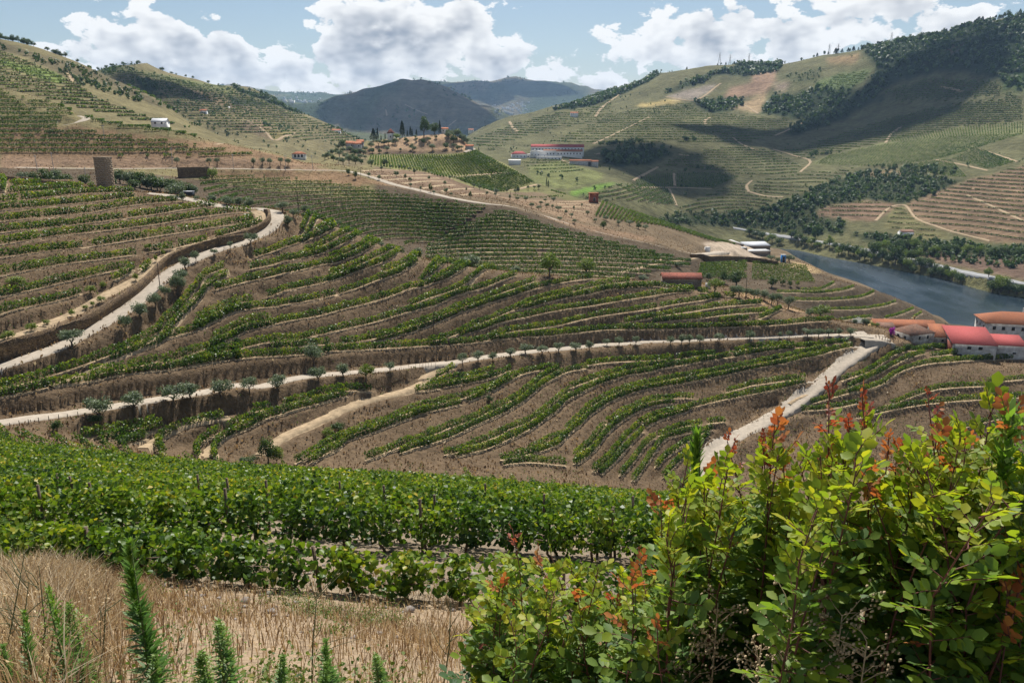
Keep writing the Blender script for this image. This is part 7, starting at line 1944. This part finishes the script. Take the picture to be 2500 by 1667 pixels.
for i, (px, top, y, k, wd_, l) in enumerate([(318, 1325, 3.9, 3, 1.0, 'tall dark fleabane spire rising through the dry grass'), (128, 1425, 3.7, 2, .9, 'feathery fleabane at the far left edge of the dry grass'), (62, 1490, 3.6, 1, .8, 'short fleabane in the left corner'), (180, 1470, 4.0, 4, 1.0, 'feathery fleabane left of the tall dark spire'), (12, 1575, 3.6, 0, .8, 'fleabane tip at the very left edge'),
        (365, 1600, 3.7, 1, .8, 'low fleabane right of the tall dark spire'), (530, 1525, 3.8, 2, 1.2, 'bushy fleabane below the first vines'), (500, 1590, 3.6, 4, 1.0, 'second bushy fleabane below the first vines'), (205, 1610, 3.6, 0, .8, 'fleabane tip at the lower left'), (680, 1610, 3.8, 1, .8, 'small fleabane in the middle of the dry ground'), (800, 1560, 3.9, 0, .8, 'thin fleabane in the middle of the dry ground'),
        (920, 1600, 3.9, 2, .8, 'small budding fleabane right of the middle'), (1235, 1440, 3.5, 0, .8, 'left fleabane beside the shrub edge'), (1262, 1480, 3.3, 1, .9, 'middle fleabane beside the shrub edge'), (1300, 1530, 3.2, 4, 1.0, 'budding fleabane beside the shrub edge'), (1420, 1530, 3.1, 1, .9, 'fleabane in front of the left shrub'), (1370, 1600, 3.0, 0, .8, 'low fleabane in front of the left shrub'), (780, 1640, 3.6, 1, .7, 'fleabane tip at the bottom edge'),
        (1748, 1070, 3.3, 3, .9, 'slim fleabane spire rising from the middle of the shrubs'), (2370, 1085, 2.7, 1, .9, 'fleabane spire between the right shrubs'), (2420, 1180, 2.6, 4, 1.0, 'budding fleabane between the right shrubs'), (2462, 1020, 2.4, 4, 1.2, 'tall pale fleabane at the right edge'), (2490, 1000, 2.3, 4, 1.3, 'second tall pale fleabane at the right edge'), (2500, 1100, 2.2, 2, 1.2, 'pale fleabane in front at the right edge'), (2340, 1240, 2.7, 0, .9, 'dark fleabane in the right shrub'),
        (2280, 1300, 2.5, 3, .9, 'dense fleabane in the right shrub'), (2150, 1350, 2.7, 3, .8, 'dense fleabane low in the right shrub'), (2440, 1350, 2.2, 2, 1.1, 'pale budding fleabane low at the right edge'), (1640, 1450, 2.9, 1, .9, 'fleabane low in the middle shrub')]):
    spire(px, top, y, l, k, .35, RNG.normal() * .04, wd_)
# bare twigs at the left edge
for i, (x0, y0_, x1, y1_, d_) in enumerate([(-20, 1600, 60, 1350, 4.2), (40, 1640, 70, 1420, 4.0), (90, 1660, 95, 1380, 4.3), (230, 1660, 260, 1450, 4.2), (760, 1660, 775, 1440, 4.5), (1080, 1660, 1100, 1470, 4.4)]):
    pa = farm('S', x0, y0_, d_); pb_ = farm('S', x1, y1_, d_)
    pa[2] = min(pa[2], gz(pa[0], pa[1]))
    parts = [tube([pa - pa, (pb_ - pa) * .5 + RNG.normal(size=3) * .02, pb_ - pa], [.006, .005, .002], 5)]
    for j in range(7):
        f = RNG.uniform(.3, .95)
        b0 = (pb_ - pa) * f
        e_ = b0 + np.array([RNG.normal() * .12, RNG.normal() * .08, RNG.uniform(.08, .25)])
        parts.append(tube([b0, (b0 + e_) / 2 + RNG.normal(size=3) * .01, e_], [.003, .0025, .0015], 4))
    V, F = join(parts)
    o = ob('bare_twig', mesh_np('bare_twig', V, F, plain('twig%d' % i, (.10, .11, .05), .8, .2, 5))); o.location = tuple(pa)
    tag(o, 'thin bare branching stalk, %s from the left in the dry grass' % nth(i), 'stalk', 'bare stalks in the dry grass')

# ------------------------------------------------------------------ terebinth shrubs in front of the camera
tgreen = leaf_mat('terebinth_leaf', [(0, (.050, .095, .048)), (.3, (.080, .150, .058)), (.55, (.130, .215, .045)), (.8, (.23, .30, .035)), (1, (.38, .37, .04))], .46, .5, (1.45, 1.5, .45), .25)
tred = leaf_mat('terebinth_red_leaf', [(0, (.20, .05, .04)), (.5, (.34, .10, .055)), (.85, (.42, .19, .06)), (1, (.42, .28, .08))], .42, .5, (1.4, .95, .6), .25)
tstem = plain('red_brown_stem', (.14, .052, .038), .6, .3, 10)
def leaflet(n=5):
    """obovate leaflet of unit length along +x, slightly cupped"""
    xs = np.array([0, .30, .68, 1.0]); ws = np.array([.03, .29, .34, .03])
    V = []; 
    for x, w_ in zip(xs, ws):
        zc = -.10 * (x - .3) ** 2
        V += [(x, -w_, zc + .30 * w_ * w_ + .02), (x, 0, zc), (x, w_, zc + .30 * w_ * w_ + .02)]
    F = []
    for i in range(3):
        a_ = i * 3
        F += [(a_, a_ + 3, a_ + 4, a_ + 1), (a_ + 1, a_ + 4, a_ + 5, a_ + 2)]
    return np.array(V, float), np.array(F)
LV, LF = leaflet()
def rotm(ax, an):
    return np.array(Matrix.Rotation(an, 3, ax))
def compound(seed, mat, tlo, thi, length, size, pairs, droop):
    g = np.random.default_rng(seed)
    parts = []; tn = []
    def rach(t): return np.array([length * t, .01 * math.sin(seed + t * 3), length * (.12 * t - droop * t * t)])
    for i in range(pairs):
        t = .35 + .6 * i / max(pairs - .5, 1)
        for s in (-1, 1):
            sz = size * g.uniform(.78, 1.15) * (1 - .15 * abs(i - pairs / 2) / pairs)
            M_ = rotm('Z', s * g.uniform(.85, 1.25)) @ rotm('X', s * g.uniform(-.45, .25)) @ rotm('Y', g.uniform(-.35, .35))
            parts.append((LV * sz @ M_.T + rach(t), [LF])); tn += [np.clip(g.uniform(tlo, thi), 0, 1)] * len(LV)
    sz = size * g.uniform(.95, 1.2)
    M_ = rotm('Y', g.uniform(-.3, .3)) @ rotm('X', g.uniform(-.3, .3))
    parts.append((LV * sz @ M_.T + rach(1.0), [LF])); tn += [np.clip(g.uniform(tlo, thi), 0, 1)] * len(LV)
    r_ = tube([rach(0), rach(.5), rach(1.0)], [.0022, .0017, .0012], 4, cap=False)
    nq = sum(len(p[1][0]) for p in parts)
    V, F = join(parts + [r_])
    tn += [.35] * len(r_[0])
    mi = np.concatenate([np.zeros(nq, int), np.ones(len(r_[1][0]), int)])
    return mesh_np('leaf', V, F, [mat, tstem], {'tint': np.array(tn)}, midx=mi, smooth=True)
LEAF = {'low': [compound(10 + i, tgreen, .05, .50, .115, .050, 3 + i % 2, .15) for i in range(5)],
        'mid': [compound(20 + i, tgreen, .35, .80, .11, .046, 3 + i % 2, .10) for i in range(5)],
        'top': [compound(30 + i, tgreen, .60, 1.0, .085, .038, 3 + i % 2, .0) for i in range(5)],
        'red': [compound(40 + i, tred, .0, .8, .055, .022, 3, -.05) for i in range(4)],
        'orange': [compound(50 + i, tred, .55, 1.0, .075, .030, 3, .05) for i in range(3)]}
SHR = [(1130, 1450, 'leftmost yellow-green terebinth shrub at the edge of the dry ground'), (1450, 1680, 'terebinth shrub with dark stems left of the slim fleabane'), (1680, 1960, 'terebinth shrub with red tips in front of the farm track'), (1960, 2240, 'tall terebinth shrub with bright red shoots below the farm'), (2240, 2700, 'terebinth shrub at the right edge with orange shoots')]
bnd = np.array([(1130, 1500), (1200, 1300), (1290, 1245), (1400, 1320), (1500, 1310), (1560, 1215), (1640, 1150), (1750, 1050), (1850, 1030), (1950, 960), (2020, 930), (2100, 980), (2250, 930), (2380, 910), (2440, 980), (2520, 930), (2700, 950)], float)
stems = [(2020, 885, 2.65, 'red', 2050), (2140, 945, 2.6, 'red', 2160), (2262, 868, 2.55, 'red', 2300), (2385, 890, 2.4, 'top', 2360), (2500, 870, 2.3, 'orange', 2560), (1790, 1005, 2.9, 'red', 1830), (1855, 1050, 2.75, 'red', 1890), (1925, 1000, 2.7, 'orange', 1940), (2080, 1000, 2.65, 'red', 2110),
         (2190, 1050, 2.5, 'red', 2200), (1690, 1100, 3.0, 'top', 1740), (1610, 1180, 3.1, 'orange', 1680), (1280, 1245, 3.5, 'red', 1380), (1235, 1405, 3.4, 'orange', 1310), (1570, 1310, 3.0, 'red', 1760), (1500, 1420, 3.0, 'red', 1560), (1390, 1350, 3.3, 'top', 1460), (1660, 1200, 3.0, 'top', 1740), (2440, 1150, 2.2, 'orange', 2500), (1345, 1290, 3.5, 'top', 1420),
         (2330, 980, 2.5, 'top', 2330), (2060, 1075, 2.55, 'red', 2090), (1720, 1180, 2.9, 'top', 1780), (1960, 1080, 2.6, 'top', 1985)]
g = np.random.default_rng(77)
for i in range(118):
    px = g.uniform(1160, 2620)
    top = np.interp(px, bnd[:, 0], bnd[:, 1]) + 40 + abs(g.normal()) * 190
    if top > 1620: continue
    yv = np.interp(px, [1150, 1700, 2100, 2600], [3.4, 2.9, 2.6, 2.25]) + g.normal() * .22
    stems.append((px, top, max(yv, 1.9), ('top', 'top', 'top', 'orange', 'mid')[g.integers(0, 5)], px + g.normal() * 110 + 30))
per = [[] for _ in SHR]
for s in stems:
    for k, (a_, b__, _) in enumerate(SHR):
        if a_ <= s[0] < b__: per[k].append(s); break
for (a_, b__, lab), lst in zip(SHR, per):
    xb, yb = float(ray((a_ + min(b__, 2560)) / 2, 1500)[0]) * 2.8, 2.8
    c0 = Vector((xb, yb, gz(xb, yb)))
    root = thing('terebinth_shrub', lab, 'shrub', tuple(c0), 0, 'terebinth shrubs in front of the camera')
    LFS = []
    for (px, top, y, tipk, pxb) in lst:
        a, e = ray(px, top + (48 if px < 2200 else 95))
        tip = np.array([float(a) * y, y, CAMZ + float(e) * y])
        ab, _ = ray(pxb, 1600)
        yb2 = y - .05
        base = np.array([float(ab) * yb2 * .97, yb2, gz(float(ab) * yb2, yb2) - .02])
        Lh = np.linalg.norm(tip - base)
        bow = np.array([g.normal() * .09, g.normal() * .07, 0])
        tt = np.linspace(0, 1, 7)[:, None]
        cv_ = base + (tip - base) * tt + bow * (np.sin(tt * math.pi)) + np.cumsum(g.normal(size=(7, 3)) * .012, 0)
        r0 = .0075 * (Lh / 1.5) ** .6
        V, F = tube(cv_, np.linspace(r0 * .85, .0020, 7), 6)
        ob('stem', mesh_np('stem', V - np.array(c0), F, tstem, smooth=True), root)
        n = int(Lh / .029)
        for j in range(n):
            f = .12 + .88 * (j + g.uniform()) / n
            fl = f * 6; i_ = min(int(fl), 5); tq = fl - i_
            p = cv_[i_] * (1 - tq) + cv_[i_ + 1] * tq
            an = j * 2.4 + g.normal() * .35
            elev = .15 + .6 * f ** 3 + g.normal() * .22
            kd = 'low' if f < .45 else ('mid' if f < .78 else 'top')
            sc_l = 1.05 - .2 * f + g.normal() * .2
            if f > .91: kd = tipk if tipk in ('red', 'orange', 'top') else 'top'
            if f > .965: elev += .5
            if kd == 'top' and tipk == 'orange' and g.uniform() < .12: kd = 'orange'
            if kd == 'mid' and g.uniform() < .02: kd = 'red'
            LFS.append((p, an, elev, g.normal() * .35, sc_l, kd, int(g.integers(0, 20))))
    # the leaves nearest the camera are parts of their own, the rest one mass
    LFS.sort(key=lambda q_: np.linalg.norm(q_[0] - np.array([0, 0, CAMZ])) + (0.6 if q_[0][2] < CAMZ - .78 * q_[0][1] else 0))
    rest = []
    for n_, (p, an, elev, roll, s, kd, v_) in enumerate(LFS):
        me = LEAF[kd][v_ % len(LEAF[kd])]
        M_ = Matrix.Translation(Vector(p) - c0) @ Matrix.Rotation(an, 4, 'Z') @ Matrix.Rotation(-elev, 4, 'Y') @ Matrix.Rotation(roll, 4, 'X') @ Matrix.Scale(s, 4)
        if n_ < 300:
            o = ob('leaf', me, root); o.matrix_local = M_
        else: rest.append((me, M_))
    if rest:
        Vs, Fs4, Ts, Ms = [], [], [], []; off_ = 0
        cache = {}
        for me, M_ in rest:
            if me.name not in cache:
                co = np.zeros(len(me.vertices) * 3, np.float32); me.vertices.foreach_get('co', co)
                fi = np.zeros(len(me.loops), np.int32); me.loops.foreach_get('vertex_index', fi)
                t_ = np.zeros(len(me.vertices), np.float32); me.attributes['tint'].data.foreach_get('value', t_)
                mi = np.zeros(len(me.polygons), np.int32); me.polygons.foreach_get('material_index', mi)
                cache[me.name] = (co.reshape(-1, 3), fi.reshape(-1, 4), t_, np.where(mi == 1, 2, 1 if me.materials[0] == tred else 0))
            co, fi, t_, mi = cache[me.name]
            R_ = np.array(M_)
            Vs.append(co @ R_[:3, :3].T + R_[:3, 3]); Fs4.append(fi + off_); Ts.append(t_); Ms.append(mi); off_ += len(co)
        fo = ob('foliage', mesh_np('foliage', np.concatenate(Vs), np.concatenate(Fs4), [tgreen, tred, tstem], {'tint': np.concatenate(Ts)}, midx=np.concatenate(Ms), smooth=True), root)
        fo['kind'] = 'stuff'
# ---- dried seed stalks in front of the shrubs
dry_m = plain('dried_stalk', (.42, .32, .20), .9, .2, 8)
for i, (px, top, y, wdt) in enumerate([(1755, 1445, 2.5, .16), (1935, 1485, 2.2, .20), (2060, 1470, 2.15, .22), (2120, 1540, 2.1, .16), (1860, 1560, 2.3, .16), (1690, 1560, 2.5, .12)]):
    a, e = ray(px, top)
    tip = np.array([float(a) * y, y, CAMZ + float(e) * y])
    zb = gz(tip[0], y)
    g = np.random.default_rng(300 + i)
    root = thing('dried_seed_stalk', 'beige dried seed stalk, %s of those in front of the shrubs' % nth(i), 'stalk', (tip[0], y, zb), 0, 'dried seed stalks')
    H_ = tip[2] - zb
    parts = [tube([(0, 0, -.1), (0, 0, H_ * .5), (0, 0, H_ * .95)], [.004, .0035, .002], 5)]
    heads = []
    for j in range(26):
        z0 = H_ - g.uniform(.02, .34); an = g.uniform(0, 6.28); l_ = g.uniform(.04, wdt * .7)
        e_ = np.array([math.cos(an) * l_, math.sin(an) * l_ * .6, z0 + l_ * g.uniform(.3, .9)])
        parts.append(tube([(0, 0, z0), e_ * np.array([.5, .5, 1]) - np.array([0, 0, l_ * .2]), e_], [.0016, .0014, .001], 4, False))
        for q_ in range(7):
            heads.append(e_ + g.normal(size=3) * .014)
    V, F = join(parts)
    ob('stem', mesh_np('stem', V, F, dry_m), root)
    oc = hull(unit(np.random.default_rng(1).normal(size=(9, 3))) * np.array([1, 1, 1.3]))
    V, F = join([(oc[0] * g.uniform(.0035, .0065) + h_, [oc[1]]) for h_ in heads])
    ob('seed_heads', mesh_np('seed_heads', V, F, dry_m), root)

# ------------------------------------------------------------------ haze
m, N, out = new_mat('air_haze')
pv = N.n('ShaderNodeVolumePrincipled')
pv.inputs['Color'].default_value = (.45, .68, 1.0, 1)
pv.inputs['Density'].default_value = HAZE
pv.inputs['Anisotropy'].default_value = 0.25
N.link(pv.outputs[0], out.inputs['Volume'])
V, F = box(-11200, 11200, -200, 10900, -8, 800)
tag(ob('haze', mesh_np('haze', V, F, m)), 'thin bluish haze in the valley air', 'haze', kind='stuff')
